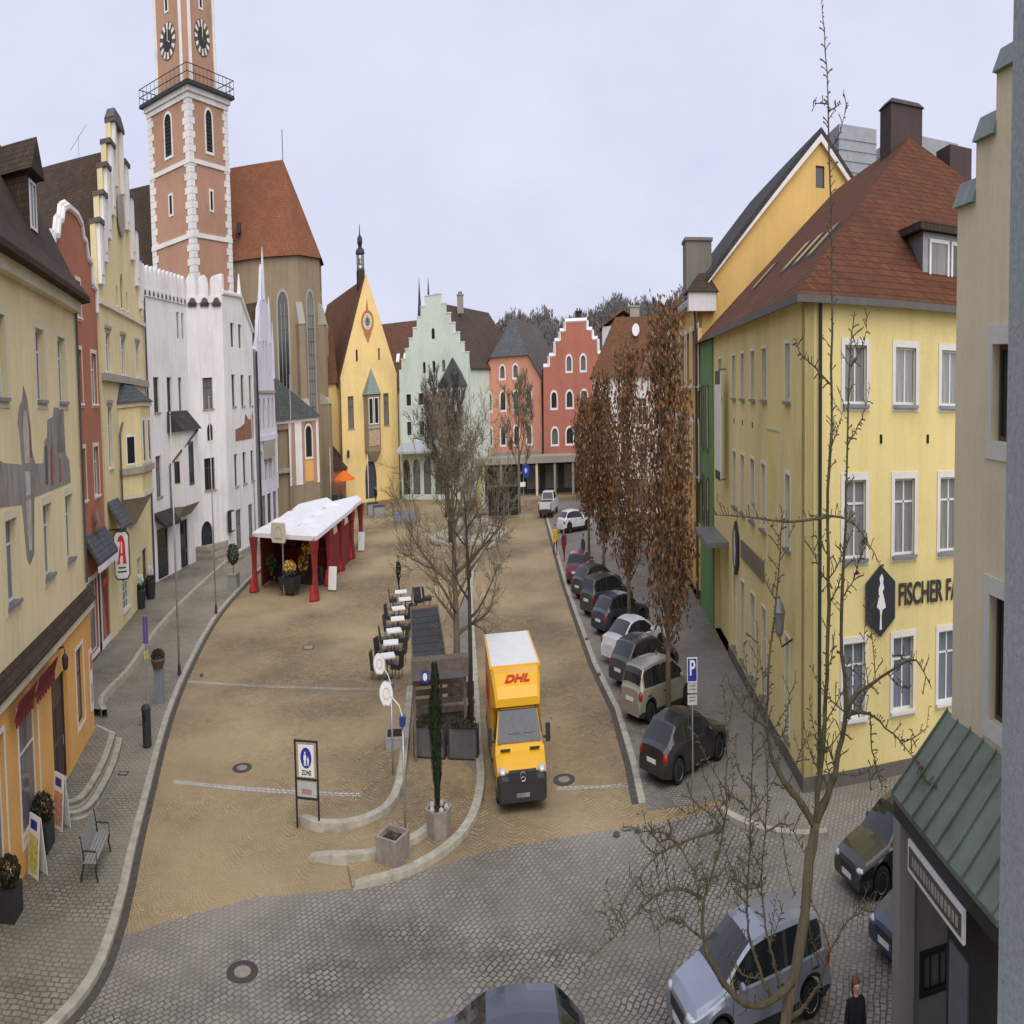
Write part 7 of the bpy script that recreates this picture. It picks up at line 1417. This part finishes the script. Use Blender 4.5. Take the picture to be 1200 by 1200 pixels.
# covers and grates let into the paving
for x, y, z, w_, h_, lb in ((-14.2, 47.5, .006, .75, .9, 'square paving hatch in the ochre cobbles left of the cafe tables'), (-20.2, 34.6, .125, .5, .4, 'small drain grate in the left pavement behind the round bin'), (-18.4, 29.2, .125, .45, .4, 'small drain grate in the left pavement beside the door steps')):
    b = thing('drain_cover', lb, 'drain cover', (x, y, z), R_(12), 'drain covers in the paving'); m = MB(); m.ring(rect(-w_/2, -h_/2, w_/2, h_/2), rect(-w_/2 + .06, -h_/2 + .06, w_/2 - .06, h_/2 - .06), 0, .01, CIRON); m.v = [(a, c, .012 - d) for a, d, c in m.v]; m.build('frame', b); m = MB(); m.box(-w_/2 + .06, -h_/2 + .06, 0, w_/2 - .06, h_/2 - .06, .006, CONC); m.build('cover', b)
# market stall
DRAPE = plain('maroon_drape', (.20, .03, .03), .85, 0, .25, 3); REDF = plain('red_weight', (.36, .03, .025), .7); TENT = plain('tent_white', (.72, .72, .74), .7, 0, .06, 1)
b = thing('market_stall', 'long market stall with white tent roofs and maroon drapes', 'market stall', (-20.5, 61.6, 0), R_(-26.6))
# local x along the front, y to the back; the depth runs straight up the square
sk = lambda x, y: (x - .42*y*.0 + (-.055*y)*.0, y)
FL, FR, BL, BR = (-3.9, 0), (3.9, 0), (-12.3, 16.2), (-6.3, 19.4)
def lerp2(u, v): 
    a = (FL[0] + (FR[0] - FL[0])*u, FL[1] + (FR[1] - FL[1])*u); c = (BL[0] + (BR[0] - BL[0])*u, BL[1] + (BR[1] - BL[1])*u); return (a[0] + (c[0] - a[0])*v, a[1] + (c[1] - a[1])*v)
for i in range(4):
    v0, v1 = i/4 + .004, (i + 1)/4 - .004
    for u0, u1 in ((-.03, .52), (.54, 1.03)):
        m = MB(); cs = [lerp2(u0, v0), lerp2(u1, v0), lerp2(u1, v1), lerp2(u0, v1)]; cx, cy = sum(c[0] for c in cs)/4, sum(c[1] for c in cs)/4; z0 = 3.1 if i < 3 else 3.16
        base = [(x, y, z0) for x, y in cs]; low = [(x, y, z0 - .22) for x, y in cs]; top = [(cx + (x - cx)*.06, cy + (y - cy)*.85, z0 + .3) for x, y in cs]; m.loft([low, base, top], TENT, True, True); m.build('tent_roof', b)
for u in (0, .5, 1):
    for v in (0, .25, .5, .75, 1):
        if u == .5 and v not in (0, 1): continue
        x, y = lerp2(u, v); m = MB(); m.box(x - .05, y - .05, 0, x + .05, y + .05, 3.0, STEEL); m.build('post', b)
        if u != .5:
            m = MB(); rs = []
            for z, r in ((2.9, .42), (2.2, .26), (1.3, .20), (.5, .28), (.05, .36)): rs.append([(x + r*(1 + .22*sin(j*2.6))*cos(2*pi*j/14), y + r*(1 + .22*sin(j*2.6))*sin(2*pi*j/14), z) for j in range(14)])
            m.loft(rs, DRAPE); m.build('drape', b)
            m = MB(); m.lathe([(.26, 0), (.32, .08), (.27, .3), (.13, .75), (.05, .8)], (x - .08, y - .3, 0), REDF, 10); m.build('weight', b)
m = MB(); pts = [lerp2(u, .06) for u in (.03, .97)]; a, c = lerp2(.04, .97), lerp2(.5, .97)
m.prism([a, c, (c[0] + .1, c[1] + .2), (a[0], a[1] + .2)], 0, 2.9, DRAPE); p, q = lerp2(.02, .08), lerp2(.02, .95); m.prism([p, (p[0] + .15, p[1]), (q[0] + .15, q[1]), q], .1, 2.9, DRAPE); m.build('side_curtain', b)
m = MB(); p, q = lerp2(.985, .3), lerp2(.985, .72); m.prism([p, (p[0] - .1, p[1]), (q[0] - .1, q[1]), q], .1, 2.3, DRAPE); m.build('side_curtain', b)
for v_ in (.35, .6):
    m = MB(); p, q = lerp2(.15, v_), lerp2(.85, v_); m.prism([p, q, (q[0] - .3, q[1] + .8), (p[0] - .3, p[1] + .8)], 0, 1.6, DRAPE); m.build('counter', b)
m = MB(); p, q = lerp2(.12, .22), lerp2(.88, .22); m.prism([p, q, (q[0] - .3, q[1] + .8), (p[0] - .3, p[1] + .8)], 0, .95, CL('stall', (.05, .03, .03))); m.build('counter', b)
m = MB(); m.xprism([(-.75, 2.75), (.75, 2.75), (1.0, 3.05), (.85, 3.75), (-.85, 3.75), (-1.0, 3.05)], -.55, -.42, plain('sign_cream', (.55, .52, .42), .7)); m.xprism(arched(-.5, 2.95, .5, 3.6), -.57, -.55, plain('sign_ochre', (.42, .36, .26))); m.xprism(arched(-.38, 3.0, .38, 3.48), -.585, -.57, plain('sign_cream', (.55, .52, .42))); m.build('sign_board', b)
b = thing('flower_cart', 'dark barrow heaped with yellow and orange flowers in front of the market stall', 'flower stand', (-20.0, 61.9, 0), R_(-20)); m = MB(); m.loft([[(-.75, -.5, .25), (.75, -.5, .25), (.75, .5, .25), (-.75, .5, .25)], [(-.95, -.6, .95), (.95, -.6, .95), (.95, .6, .95), (-.95, .6, .95)]], DARKM); m.build('trough', b)
for x in (-.6, .6):
    for y in (-.35, .35): m = MB(); m.tube([(x, y, 0), (x, y, .3)], .04, DARKM, 5); m.build('leg', b)
m = MB(); leafy(m, (0, 0, 1.15), .7, 420, GR + BRL, rnd, .1, .4); m.build('leaves', b); m = MB(); leafy(m, (0, 0, 1.4), .62, 420, [plain('petal_yellow', (.65, .42, .03)), plain('petal_orange', (.55, .2, .02)), plain('petal_cream', (.6, .52, .3))], rnd, .085, .6); m.build('blossom', b)
for x, y, z, c, lb in ((-22.6, 64.4, 1.0, 0, 'hanging bunch of green foliage at the left inside the market stall'), (-18.5, 62.6, 1.9, 1, 'bunch of yellow dried flowers hanging at the right of the market stall'), (-19.2, 63.6, 1.0, 1, 'bucket of orange flowers on the market stall counter')):
    b = thing('flower_bunch', lb, 'flowers', (x, y, z), 0, 'flowers on the market stall'); m = MB(); m.lathe([(.14, -.3), (.2, .1), (.03, .1)], (0, 0, 0), DARKM, 8); m.build('bucket', b); m = MB(); leafy(m, (0, 0, .4), .5, 260, GR if c == 0 else [plain('petal_yellow', (.65, .42, .03)), BRL[0], plain('petal_orange', (.55, .2, .02))], rnd, .09, .9); m.build('blossom', b)
for x, y, lb in ((-16.2, 62.4, 'white notice board leaning at the right corner of the market stall'), (-17.1, 79.5, 'small white notice board at the far end of the market stall')):
    b = thing('notice_stand', lb, 'notice board', (x, y, 0), R_(-15), 'notice boards by the market stall'); m = MB(); m.loft([[(-.42, 0, .1), (.42, 0, .1), (.42, .04, .1), (-.42, .04, .1)], [(-.42, .25, 1.25), (.42, .25, 1.25), (.42, .29, 1.25), (-.42, .29, 1.25)]], WS); m.build('panel', b); m = MB(); m.tube([(-.4, 0, 0), (-.4, .3, 1.3)], .025, DARKM, 5); m.tube([(.4, 0, 0), (.4, .3, 1.3)], .025, DARKM, 5); m.tube([(0, .75, 0), (0, .27, 1.2)], .025, DARKM, 5); m.build('frame', b)
# things further back
b = thing('orange_parasol', 'orange parasol open beside the town hall kiosk', 'parasol', (-27.6, 116.5, 0)); m = MB(); m.tube([(0, 0, 0), (0, 0, 3.4)], .05, WOODB, 5); m.build('pole', b); m = MB(); m.lathe([(1.9, 2.6), (1.85, 2.75), (1.0, 3.15), (.06, 3.5)], (0, 0, 0), plain('parasol_orange', (.70, .16, .02), .7), 8); m.build('canopy', b)
b = thing('orange_counter', 'small orange and cream counter under the orange parasol', 'counter', (-27.1, 115.3, 0)); m = MB(); m.box(-.8, -.4, 0, .8, .4, 1.0, P_ORA); m.box(-.9, -.5, 1.0, .9, .5, 1.08, CREAM); m.build('cabinet', b); m = MB(); m.box(-.3, -.42, .3, .3, -.402, .9, CREAM); m.build('panel', b)
for x, y, lb in ((-21.2, 108, 'grey stone seat block nearest the town hall flagpole'), (-19.6, 104.6, 'dark round bench pod left of the fountain steps')):
    b = thing('seat_block', lb, 'seat', (x, y, 0), R_(20), 'seats before the town hall'); m = MB(); m.box(-.8, -.5, 0, .8, .5, .9, plain('seat_stone', (.26, .26, .25))); m.build('block', b); m = MB(); m.box(-.85, -.55, .9, .85, .55, .98, DARKM); m.build('lid', b)
b = thing('bicycle_rack', 'low grey metal rack with blue grey panel left of the fountain', 'rack', (-14.5, 97.5, 0), R_(-5)); m = MB()
for i in range(9): m.tube([(-1.8 + i*.45, 0, 0), (-1.8 + i*.45, 0, 1.0), (-1.8 + i*.45, .5, 1.0), (-1.8 + i*.45, .5, 0)], .035, GREYM, 5)
m.build('hoop', b); m = MB(); m.box(-1.9, -.06, .35, 1.9, -.04, .95, plain('rack_panel', (.2, .22, .28))); m.build('panel', b)
b = thing('round_traffic_sign', 'blue round traffic sign on a pole left of the white pickup', 'sign', (1.6, 96, 0), 0); m = MB(); m.tube([(0, 0, 0), (0, 0, 4.1)], .05, STEEL, 6); m.build('pole', b); m = MB(); m.disc((.35, -.06, 3.6), (.15, -1, 0), .55, RB, 20, .03); m.build('disc', b); p = MB.last; m = MB(); m.disc((.35, -.1, 3.6), (.15, -1, 0), .2, plain('arrow_pale', (.4, .45, .6)), 12, .01); m.build('arrow', p); m = MB(); m.box(-.45, -.06, 2.4, .25, -.03, 2.75, WS); m.build('plate', b)
b = thing('advertising_column', 'slim yellow and white advertising pillar by the bare tree near the arcade', 'advertising pillar', (-4.2, 101, 0)); m = MB(); m.box(-.5, -.25, .2, .5, .25, 3.0, plain('pillar_yellow', (.45, .36, .08))); m.build('body', b); m = MB(); m.box(-.1, -.28, .5, .45, -.251, 2.7, plain('poster_pale', (.45, .5, .45))); m.build('poster', b)
b = thing('glass_shelter', 'dark glass bus shelter in front of the shop arcade', 'shelter', (-1.2, 96.5, 0), R_(-4)); m = MB(); m.box(-2.2, -.7, 2.4, 2.2, .9, 2.5, DARKM); m.build('roof', b); m = MB(); m.box(-2.1, .75, .2, 2.1, .79, 2.35, G_DARK); m.build('pane', b)
for x in (-2.1, -.7, .7, 2.1): m = MB(); m.box(x - .05, .7, 0, x + .05, .82, 2.4, GREYM); m.build('post', b)
for i, (x, y) in enumerate(((4.4, 24.95), (3.6, 24.85), (4.75, 46.4), (4.8, 40.2), (-20.05, 42.3))):
    b = thing('bollard_stub', ('low dark stone stub at the cobble edge, right of a pair', 'low dark stone stub at the cobble edge, left of a pair', 'low brown stone in the gutter beside the navy hatchback', 'low brown stone in the gutter beside the graphite hatchback', 'low dark stone at the kerb beside the nearest flagpole')[i], 'stone', (x, y, 0), .4*i, 'low marker stones'); m = MB(); m.lathe([(.13, 0), (.13, .04), (.09, .08), (.02, .09)], (0, 0, 0), plain('stub_stone', (.10, .08, .065), .9), 9); m.build('stone', b)
b = thing('roof_antenna', 'tall thin television aerial behind the red curved gable', 'antenna', (-44.5, 66, 17), 0); m = MB(); m.tube([(0, 0, -1), (0, 0, 10)], [.05, .03], STEEL, 5); m.build('mast', b)
for z, l in ((9.9, 1.3), (3.5, .6)): m = MB(); m.tube([(-l, .3, z - .5*(l > 1)), (l, -.3, z + .5*(l > 1))], .025, STEEL, 4); m.build('boom', b)
for x, y, lb in ((8.2, 23.8, 'curved pale kerb stone planting bed edge by the lane'),):
    b = thing('curved_bed_kerb', lb, 'kerb', (0, 0, 0)); m = MB(); ln = smooth_line([(7.7, 25.6), (8.2, 24.6), (9.0, 23.6), (10.2, 22.9), (11.0, 22.7)]); strip(m, ln, .3, 0, .13, KERB, 1); m.build('kerbstone', b)
# surveyed corrections per thing: shift x, y, turn, stretch along x, y, z, lift
PLACE = {
 'corner_house': (0.799, -1.087, 0.029, 1.015, 0.981, 1.009, 0.0),
 'red_gable_house': (0.246, -1.085, 0.023, 1.002, 0.999, 1.011, 0.0),
 'pharmacy_house': (0.188, -0.779, 0.009, 1.006, 1.0, 1.009, 0.0),
 'pharmacy_sign': (0.107, -1.182, 0.0, 1.0, 1.0, 1.0, 0.082),
 'white_battlement_house': (-0.32, -0.383, 0.009, 1.011, 1.0, 1.005, 0.0),
 'gothic_gable_house': (-0.709, 0.372, 0.001, 1.001, 1.002, 0.997, 0.0),
 'parish_church': (-0.259, -0.636, 0.012, 0.993, 1.002, 0.987, 0.0),
 'church_tower': (0.691, 0.035, 0.033, 0.975, 1.008, 1.002, 0.0),
 'sacristy': (-0.72, 0.232, -0.001, 1.008, 1.0, 0.992, 0.0),
 'corner_kiosk': (-0.658, 0.267, 0.001, 1.005, 1.0, 0.991, 0.0),
 'town_hall': (-0.505, 0.371, -0.0, 1.01, 1.0, 0.981, 0.0),
 'mint_stepped_house': (-0.311, 0.234, 0.001, 1.009, 1.001, 0.975, 0.0),
 'salmon_house': (-0.076, -0.496, 0.001, 1.006, 1.0, 0.971, 0.0),
 'red_stepped_house': (0.079, -0.335, 0.0, 1.006, 1.0, 0.971, 0.0),
 'shop_arcade': (-0.056, -0.467, 0.0, 1.012, 1.0, 0.987, 0.0),
 'brown_roof_house': (-0.383, -0.6, 0.001, 1.009, 1.0, 0.972, 0.0),
 'slate_roof_house': (-0.142, -1.877, 0.001, 1.003, 1.0, 0.962, 0.0),
 'white_terrace_house': (0.111, -1.02, 0.001, 1.004, 1.0, 0.967, 0.0),
 'white_brown_roof_house': (0.21, 0.161, 0.003, 1.01, 1.0, 0.979, 0.0),
 'twin_spires': (-0.151, -2.355, 0.0, 1.0, 1.0, 0.96, 0.0),
 'lemon_corner_house': (-0.012, -0.428, -0.013, 0.995, 1.03, 1.005, 0.0),
 'green_house': (0.173, -0.022, -0.014, 0.998, 1.002, 0.996, 0.0),
 'amber_gable_house': (0.128, -0.165, -0.006, 0.98, 1.007, 0.993, 0.0),
 'sand_stepped_house': (-0.436, -0.525, 0.026, 0.978, 1.024, 1.007, 0.0),
 'entrance_porch': (-0.358, -0.307, -0.028, 0.961, 1.025, 1.004, 0.0),
 'door_steps': (1.389, -0.379, 0.041, 0.991, 1.016, 1.0, 0.0),
 'fountain_steps': (-0.142, 0.661, 0.0, 1.006, 1.006, 0.992, 0.0),
 'bare_tree': (-0.105, 0.685, 0.0, 1.013, 1.013, 0.993, 0.0),
 'bare_tree.001': (-0.085, 0.685, 0.0, 1.011, 1.011, 0.993, 0.0),
 'bare_tree.002': (-0.204, 0.719, 0.0, 1.002, 1.002, 0.983, 0.0),
 'bare_tree.003': (-0.001, 0.322, 0.0, 1.001, 1.001, 0.976, 0.0),
 'bare_tree.004': (-0.22, 0.442, 0.0, 1.002, 1.002, 0.979, 0.0),
 'columnar_oak': (0.217, 0.478, 0.0, 1.003, 1.003, 0.993, 0.0),
 'columnar_oak.001': (0.224, 0.643, 0.0, 1.002, 1.002, 0.989, 0.0),
 'columnar_oak.002': (0.205, 0.695, 0.0, 1.001, 1.001, 0.986, 0.0),
 'columnar_oak.003': (0.184, 0.618, 0.0, 1.001, 1.001, 0.983, 0.0),
 'car': (0.145, 0.418, 0.0, 1.006, 1.006, 1.0, 0.0),
 'car.001': (0.184, 0.516, 0.0, 1.007, 1.007, 0.998, 0.0),
 'car.002': (0.197, 0.571, 0.0, 1.007, 1.007, 0.999, 0.0),
 'car.003': (0.205, 0.603, 0.0, 1.007, 1.007, 0.999, 0.0),
 'car.004': (0.205, 0.648, 0.0, 1.006, 1.006, 0.999, 0.0),
 'car.005': (0.196, 0.679, 0.0, 1.005, 1.005, 0.998, 0.0),
 'car.006': (0.185, 0.69, 0.0, 1.005, 1.005, 0.998, 0.0),
 'car.007': (0.16, 0.708, 0.0, 1.002, 1.002, 0.998, 0.0),
 'car.008': (0.155, 0.443, 0.0, 1.002, 1.002, 0.998, 0.0),
 'car.009': (-0.112, 0.225, 0.0, 0.984, 0.984, 0.993, 0.0),
 'car.010': (0.004, 0.469, 0.0, 0.991, 0.991, 0.988, 0.0),
 'car.011': (-0.254, -0.287, 0.0, 0.985, 0.985, 0.992, 0.0),
 'car.012': (-0.471, -0.368, 0.0, 0.971, 0.971, 0.989, 0.0),
 'car.013': (-0.623, 0.407, 0.0, 1.0, 1.0, 0.999, 0.0),
 'pickup_truck': (0.089, 0.32, 0.0, 1.001, 1.001, 0.999, 0.0),
 'delivery_truck': (0.002, 0.675, 0.0, 1.009, 1.009, 0.994, 0.0),
 'person': (0.104, 0.625, 0.0, 1.0, 1.0, 0.996, 0.0),
 'person.001': (0.124, 0.631, 0.0, 1.0, 1.0, 0.996, 0.0),
 'person.002': (-0.3, 0.778, 0.0, 1.0, 1.0, 0.996, 0.0),
 'person.003': (-0.452, 0.155, 0.0, 1.0, 1.0, 0.998, 0.0),
 'person.004': (-0.318, -0.025, 0.0, 0.997, 0.997, 1.002, 0.0),
 'person.005': (0.168, 0.632, 0.0, 1.0, 1.0, 0.996, 0.0),
 'flagpole': (-0.238, -0.249, 0.0, 1.0, 1.0, 1.005, 0.0),
 'flagpole.001': (-0.452, 0.034, 0.0, 1.0, 1.0, 1.003, 0.0),
 'flagpole.002': (-0.696, 0.394, 0.0, 1.0, 1.0, 0.999, 0.0),
 'flagpole.003': (-0.751, 0.557, 0.0, 1.0, 1.0, 0.993, 0.0),
 'flagpole.004': (-0.667, 0.429, 0.0, 1.0, 1.0, 0.989, 0.0),
 'flagpole.005': (-0.507, 0.424, 0.0, 1.0, 1.0, 0.986, 0.0),
 'reflector_lamp': (-0.14, 0.54, 0.0, 1.002, 1.002, 0.994, 0.0),
 'reflector_lamp.001': (-0.176, 0.569, 0.0, 1.001, 1.001, 0.994, 0.0),
 'pedestrian_zone_sign': (-0.131, 0.343, 0.0, 1.0, 1.0, 0.998, 0.0),
 'parking_sign': (0.182, 0.374, 0.0, 1.0, 1.0, 0.995, 0.0),
 'litter_bin': (0.042, -0.409, 0.0, 1.0, 1.0, 1.002, 0.0),
 'narrow_street_sign': (-0.051, -0.419, 0.0, 1.0, 1.0, 1.004, 0.0),
 'planter_stele': (-0.126, -0.352, 0.0, 1.0, 1.0, 1.001, 0.0),
 'round_bush_planter': (-0.589, 0.197, 0.0, 1.0, 1.0, 1.0, 0.0),
 'flower_tub': (-0.343, -0.517, 0.0, 1.0, 1.0, 1.001, 0.0),
 'flower_tub.001': (-0.426, -0.417, 0.0, 1.0, 1.0, 1.001, 0.0),
 'wooden_bench': (0.468, -0.55, 0.0, 0.999, 0.999, 0.994, 0.0),
 'poster_board': (0.596, -0.845, 0.0, 0.999, 0.999, 1.003, 0.0),
 'poster_board.001': (0.8, -0.885, 0.0, 0.998, 0.998, 1.003, 0.0),
 'shop_planter': (0.993, -0.936, 0.0, 0.998, 0.998, 1.0, 0.0),
 'shop_planter.001': (0.706, -0.909, 0.0, 0.998, 0.998, 1.002, 0.0),
 'arched_board': (0.398, -0.868, 0.0, 1.0, 1.0, 1.003, 0.0),
 'hexagonal_planter': (-0.059, 0.594, 0.0, 1.001, 1.001, 0.999, 0.0),
 'columnar_yew': (-0.105, 0.787, 0.0, 1.0, 1.0, 1.0, -0.064),
 'square_planter': (-0.068, 0.518, 0.0, 1.001, 1.001, 0.999, 0.0),
 'cafe_awning': (-0.131, 0.659, 0.004, 1.017, 1.004, 0.995, 0.0),
 'serving_counter': (-0.093, 0.698, 0.0, 1.006, 1.006, 0.996, 0.0),
 'planter_wall': (-0.107, 0.654, 0.0, 1.002, 1.002, 0.999, 0.0),
 'planter_wall.001': (-0.066, 0.68, 0.0, 1.002, 1.002, 0.999, 0.0),
 'timber_bench': (-0.114, 0.692, 0.0, 1.004, 1.004, 0.998, 0.0),
 'timber_bench.001': (-0.08, 0.745, 0.0, 1.004, 1.004, 0.998, 0.0),
 'crate_planter': (-0.139, 0.629, 0.0, 1.002, 1.002, 0.999, 0.0),
 'cafe_table': (-0.275, 0.818, 0.0, 1.0, 1.0, 0.998, 0.0),
 'cafe_chair': (-0.293, 0.804, 0.0, 1.0, 1.0, 0.999, 0.0),
 'cafe_table.001': (-0.256, 0.818, 0.0, 1.0, 1.0, 0.998, 0.0),
 'cafe_table.002': (-0.259, 0.796, 0.0, 1.0, 1.0, 0.998, 0.0),
 'cafe_table.003': (-0.248, 0.781, 0.0, 1.0, 1.0, 0.998, 0.0),
 'cafe_table.004': (-0.24, 0.758, 0.0, 1.001, 1.001, 0.998, 0.0),
 'cafe_table.005': (-0.231, 0.735, 0.0, 1.001, 1.001, 0.998, 0.0),
 'cafe_table.006': (-0.221, 0.708, 0.0, 1.001, 1.001, 0.998, 0.0),
 'cafe_chair.001': (-0.256, 0.832, 0.0, 1.0, 1.0, 0.999, 0.0),
 'cafe_chair.002': (-0.274, 0.803, 0.0, 1.0, 1.0, 0.999, 0.0),
 'cafe_chair.003': (-0.237, 0.832, 0.0, 1.0, 1.0, 0.999, 0.0),
 'cafe_chair.004': (-0.277, 0.779, 0.0, 1.0, 1.0, 0.999, 0.0),
 'cafe_chair.005': (-0.241, 0.812, 0.0, 1.0, 1.0, 0.999, 0.0),
 'cafe_chair.006': (-0.265, 0.762, 0.0, 1.0, 1.0, 0.999, 0.0),
 'cafe_chair.007': (-0.229, 0.798, 0.0, 1.0, 1.0, 0.999, 0.0),
 'cafe_chair.008': (-0.256, 0.736, 0.0, 1.0, 1.0, 0.998, 0.0),
 'cafe_chair.009': (-0.222, 0.776, 0.0, 1.0, 1.0, 0.999, 0.0),
 'cafe_chair.010': (-0.246, 0.712, 0.0, 1.0, 1.0, 0.998, 0.0),
 'cafe_chair.011': (-0.213, 0.754, 0.0, 1.0, 1.0, 0.999, 0.0),
 'cafe_chair.012': (-0.235, 0.682, 0.0, 1.001, 1.001, 0.998, 0.0),
 'cafe_chair.013': (-0.204, 0.729, 0.0, 1.0, 1.0, 0.999, 0.0),
 'cafe_chair.014': (-0.231, 0.839, 0.0, 1.0, 1.0, 0.999, 0.0),
 'cafe_chair.015': (-0.214, 0.85, 0.0, 1.0, 1.0, 0.999, 0.0),
 'drain_cover': (-0.355, 0.516, 0.0, 1.001, 1.001, 1.0, 0.0),
 'drain_cover.001': (0.062, -0.457, 0.0, 1.0, 1.0, 1.0, 0.0),
 'drain_cover.002': (0.242, -0.528, 0.0, 1.0, 1.0, 1.0, 0.0),
 'market_stall': (-0.494, 0.419, 0.001, 1.016, 1.009, 0.998, 0.0),
 'flower_cart': (-0.512, 0.47, 0.0, 1.0, 1.0, 0.999, 0.0),
 'flower_bunch': (-0.473, 0.162, 0.0, 1.0, 1.0, 1.0, 0.027),
 'flower_bunch.001': (-0.445, 0.353, 0.0, 1.0, 1.0, 1.0, 0.013),
 'flower_bunch.002': (-0.457, 0.365, 0.0, 1.0, 1.0, 1.0, 0.018),
 'notice_stand': (-0.451, 0.663, 0.0, 1.0, 1.0, 0.997, 0.0),
 'notice_stand.001': (-0.466, 0.725, 0.0, 1.0, 1.0, 0.997, 0.0),
 'orange_parasol': (-0.542, 0.103, 0.0, 1.0, 1.0, 0.994, 0.0),
 'orange_counter': (-0.6, 0.383, 0.0, 1.0, 1.0, 0.999, 0.0),
 'seat_block': (-0.482, 0.435, 0.0, 1.001, 1.001, 0.999, 0.0),
 'seat_block.001': (-0.456, 0.475, 0.0, 1.001, 1.001, 0.999, 0.0),
 'bicycle_rack': (-0.356, 0.581, 0.0, 1.002, 1.002, 0.998, 0.0),
 'round_traffic_sign': (0.015, 0.022, 0.0, 1.0, 1.0, 0.986, 0.0),
 'advertising_column': (-0.102, 0.326, 0.0, 1.0, 1.0, 0.987, 0.0),
 'glass_shelter': (-0.039, 0.331, 0.0, 1.003, 1.003, 0.989, 0.0),
 'bollard_stub': (0.068, 0.514, 0.0, 1.0, 1.0, 1.0, 0.0),
 'bollard_stub.001': (0.059, 0.548, 0.0, 1.0, 1.0, 1.0, 0.0),
 'bollard_stub.002': (0.143, 0.766, 0.0, 1.0, 1.0, 1.0, 0.0),
 'bollard_stub.003': (0.141, 0.713, 0.0, 1.0, 1.0, 1.0, 0.0),
 'bollard_stub.004': (-0.23, -0.086, 0.0, 1.0, 1.0, 1.0, 0.0),
 'roof_antenna': (1.518, -2.12, 0.0, 1.0, 1.0, 1.0, 0.097),
 'curved_bed_kerb': (-0.02, 0.066, 0.0, 1.003, 1.003, 1.0, 0.0),
}
for k_, (dx, dy, dr, sx, sy, sz, dz) in PLACE.items():
    o = bpy.data.objects.get(k_)
    if o is None: continue
    o.location = (o.location.x + dx, o.location.y + dy, o.location.z + dz); o.rotation_euler.z += dr
    o.scale = (o.scale.x*sx, o.scale.y*sy, o.scale.z*sz)
# ------------------------------------------------------------------ light, sky, camera
w = bpy.data.worlds.new('World'); scene.world = w; w.use_nodes = True; nt = w.node_tree; bg = nt.nodes['Background']
EL, AZ = 38, 160
sky = nt.nodes.new('ShaderNodeTexSky'); sky.sky_type = 'NISHITA'; sky.sun_disc = False; sky.sun_elevation = R_(EL); sky.sun_rotation = R_(AZ); sky.dust_density = 4; sky.air_density = 1.2
sm = nt.nodes.new('ShaderNodeVectorMath'); sm.operation = 'SCALE'; L(nt, sky.outputs[0], sm.inputs[0]); sm.inputs['Scale'].default_value = .07
tc = nt.nodes.new('ShaderNodeTexCoord'); nz = noise(nt, mapping(nt, tc.outputs['Generated'], (1.5, 1.5, 3.5)), 2.2, 6, .6)
cl = ramp(nt, nz, [(.3, (.57, .59, .755)), (.6, (.63, .65, .80)), (.8, (.68, .69, .82))])
L(nt, mix(nt, .88, sm.outputs[0], cl), bg.inputs['Color']); bg.inputs['Strength'].default_value = 1.0
sun = bpy.data.lights.new('sun', 'SUN'); so = bpy.data.objects.new('sun', sun); col.objects.link(so); sun.energy = 2.0; sun.angle = R_(80); sun.color = (1, .96, .9)
sd = Vector((sin(R_(AZ))*cos(R_(EL)), cos(R_(AZ))*cos(R_(EL)), sin(R_(EL)))); so.rotation_euler = sd.to_track_quat('Z', 'Y').to_euler()
scene.view_settings.view_transform = 'Standard'; scene.view_settings.look = 'None'; scene.view_settings.exposure = .36; scene.view_settings.gamma = 1
cam = bpy.data.cameras.new('camera'); co_ = bpy.data.objects.new('camera', cam); col.objects.link(co_); scene.camera = co_
co_.location = (0, 0, 9); PIT, ROL = .0834, .033
fwd = Vector((0, cos(PIT), -sin(PIT))); upv = Vector((0, sin(PIT), cos(PIT))); rt = Vector((1, 0, 0))
r2 = rt*cos(ROL) - upv*sin(ROL); u2 = rt*sin(ROL) + upv*cos(ROL)
co_.matrix_world = Matrix(((r2.x, u2.x, -fwd.x, 0), (r2.y, u2.y, -fwd.y, 0), (r2.z, u2.z, -fwd.z, 9), (0, 0, 0, 1)))
# wide-angle webcam lens with a 16:9 view read out as a square frame
cam.type = 'PANO'; cam.clip_start = .05; cam.clip_end = 6000
pc = cam if hasattr(cam, 'panorama_type') else cam.cycles
pc.panorama_type = 'EQUIRECTANGULAR'
pc.longitude_min, pc.longitude_max = -600/829.3, 600/829.3
pc.latitude_min, pc.latitude_max = -606.53/1545.3, 593.47/1545.3
scene.render.resolution_x = 1024; scene.render.resolution_y = 1024
scene.cycles.max_bounces = 5; scene.cycles.diffuse_bounces = 3; scene.cycles.use_denoising = True
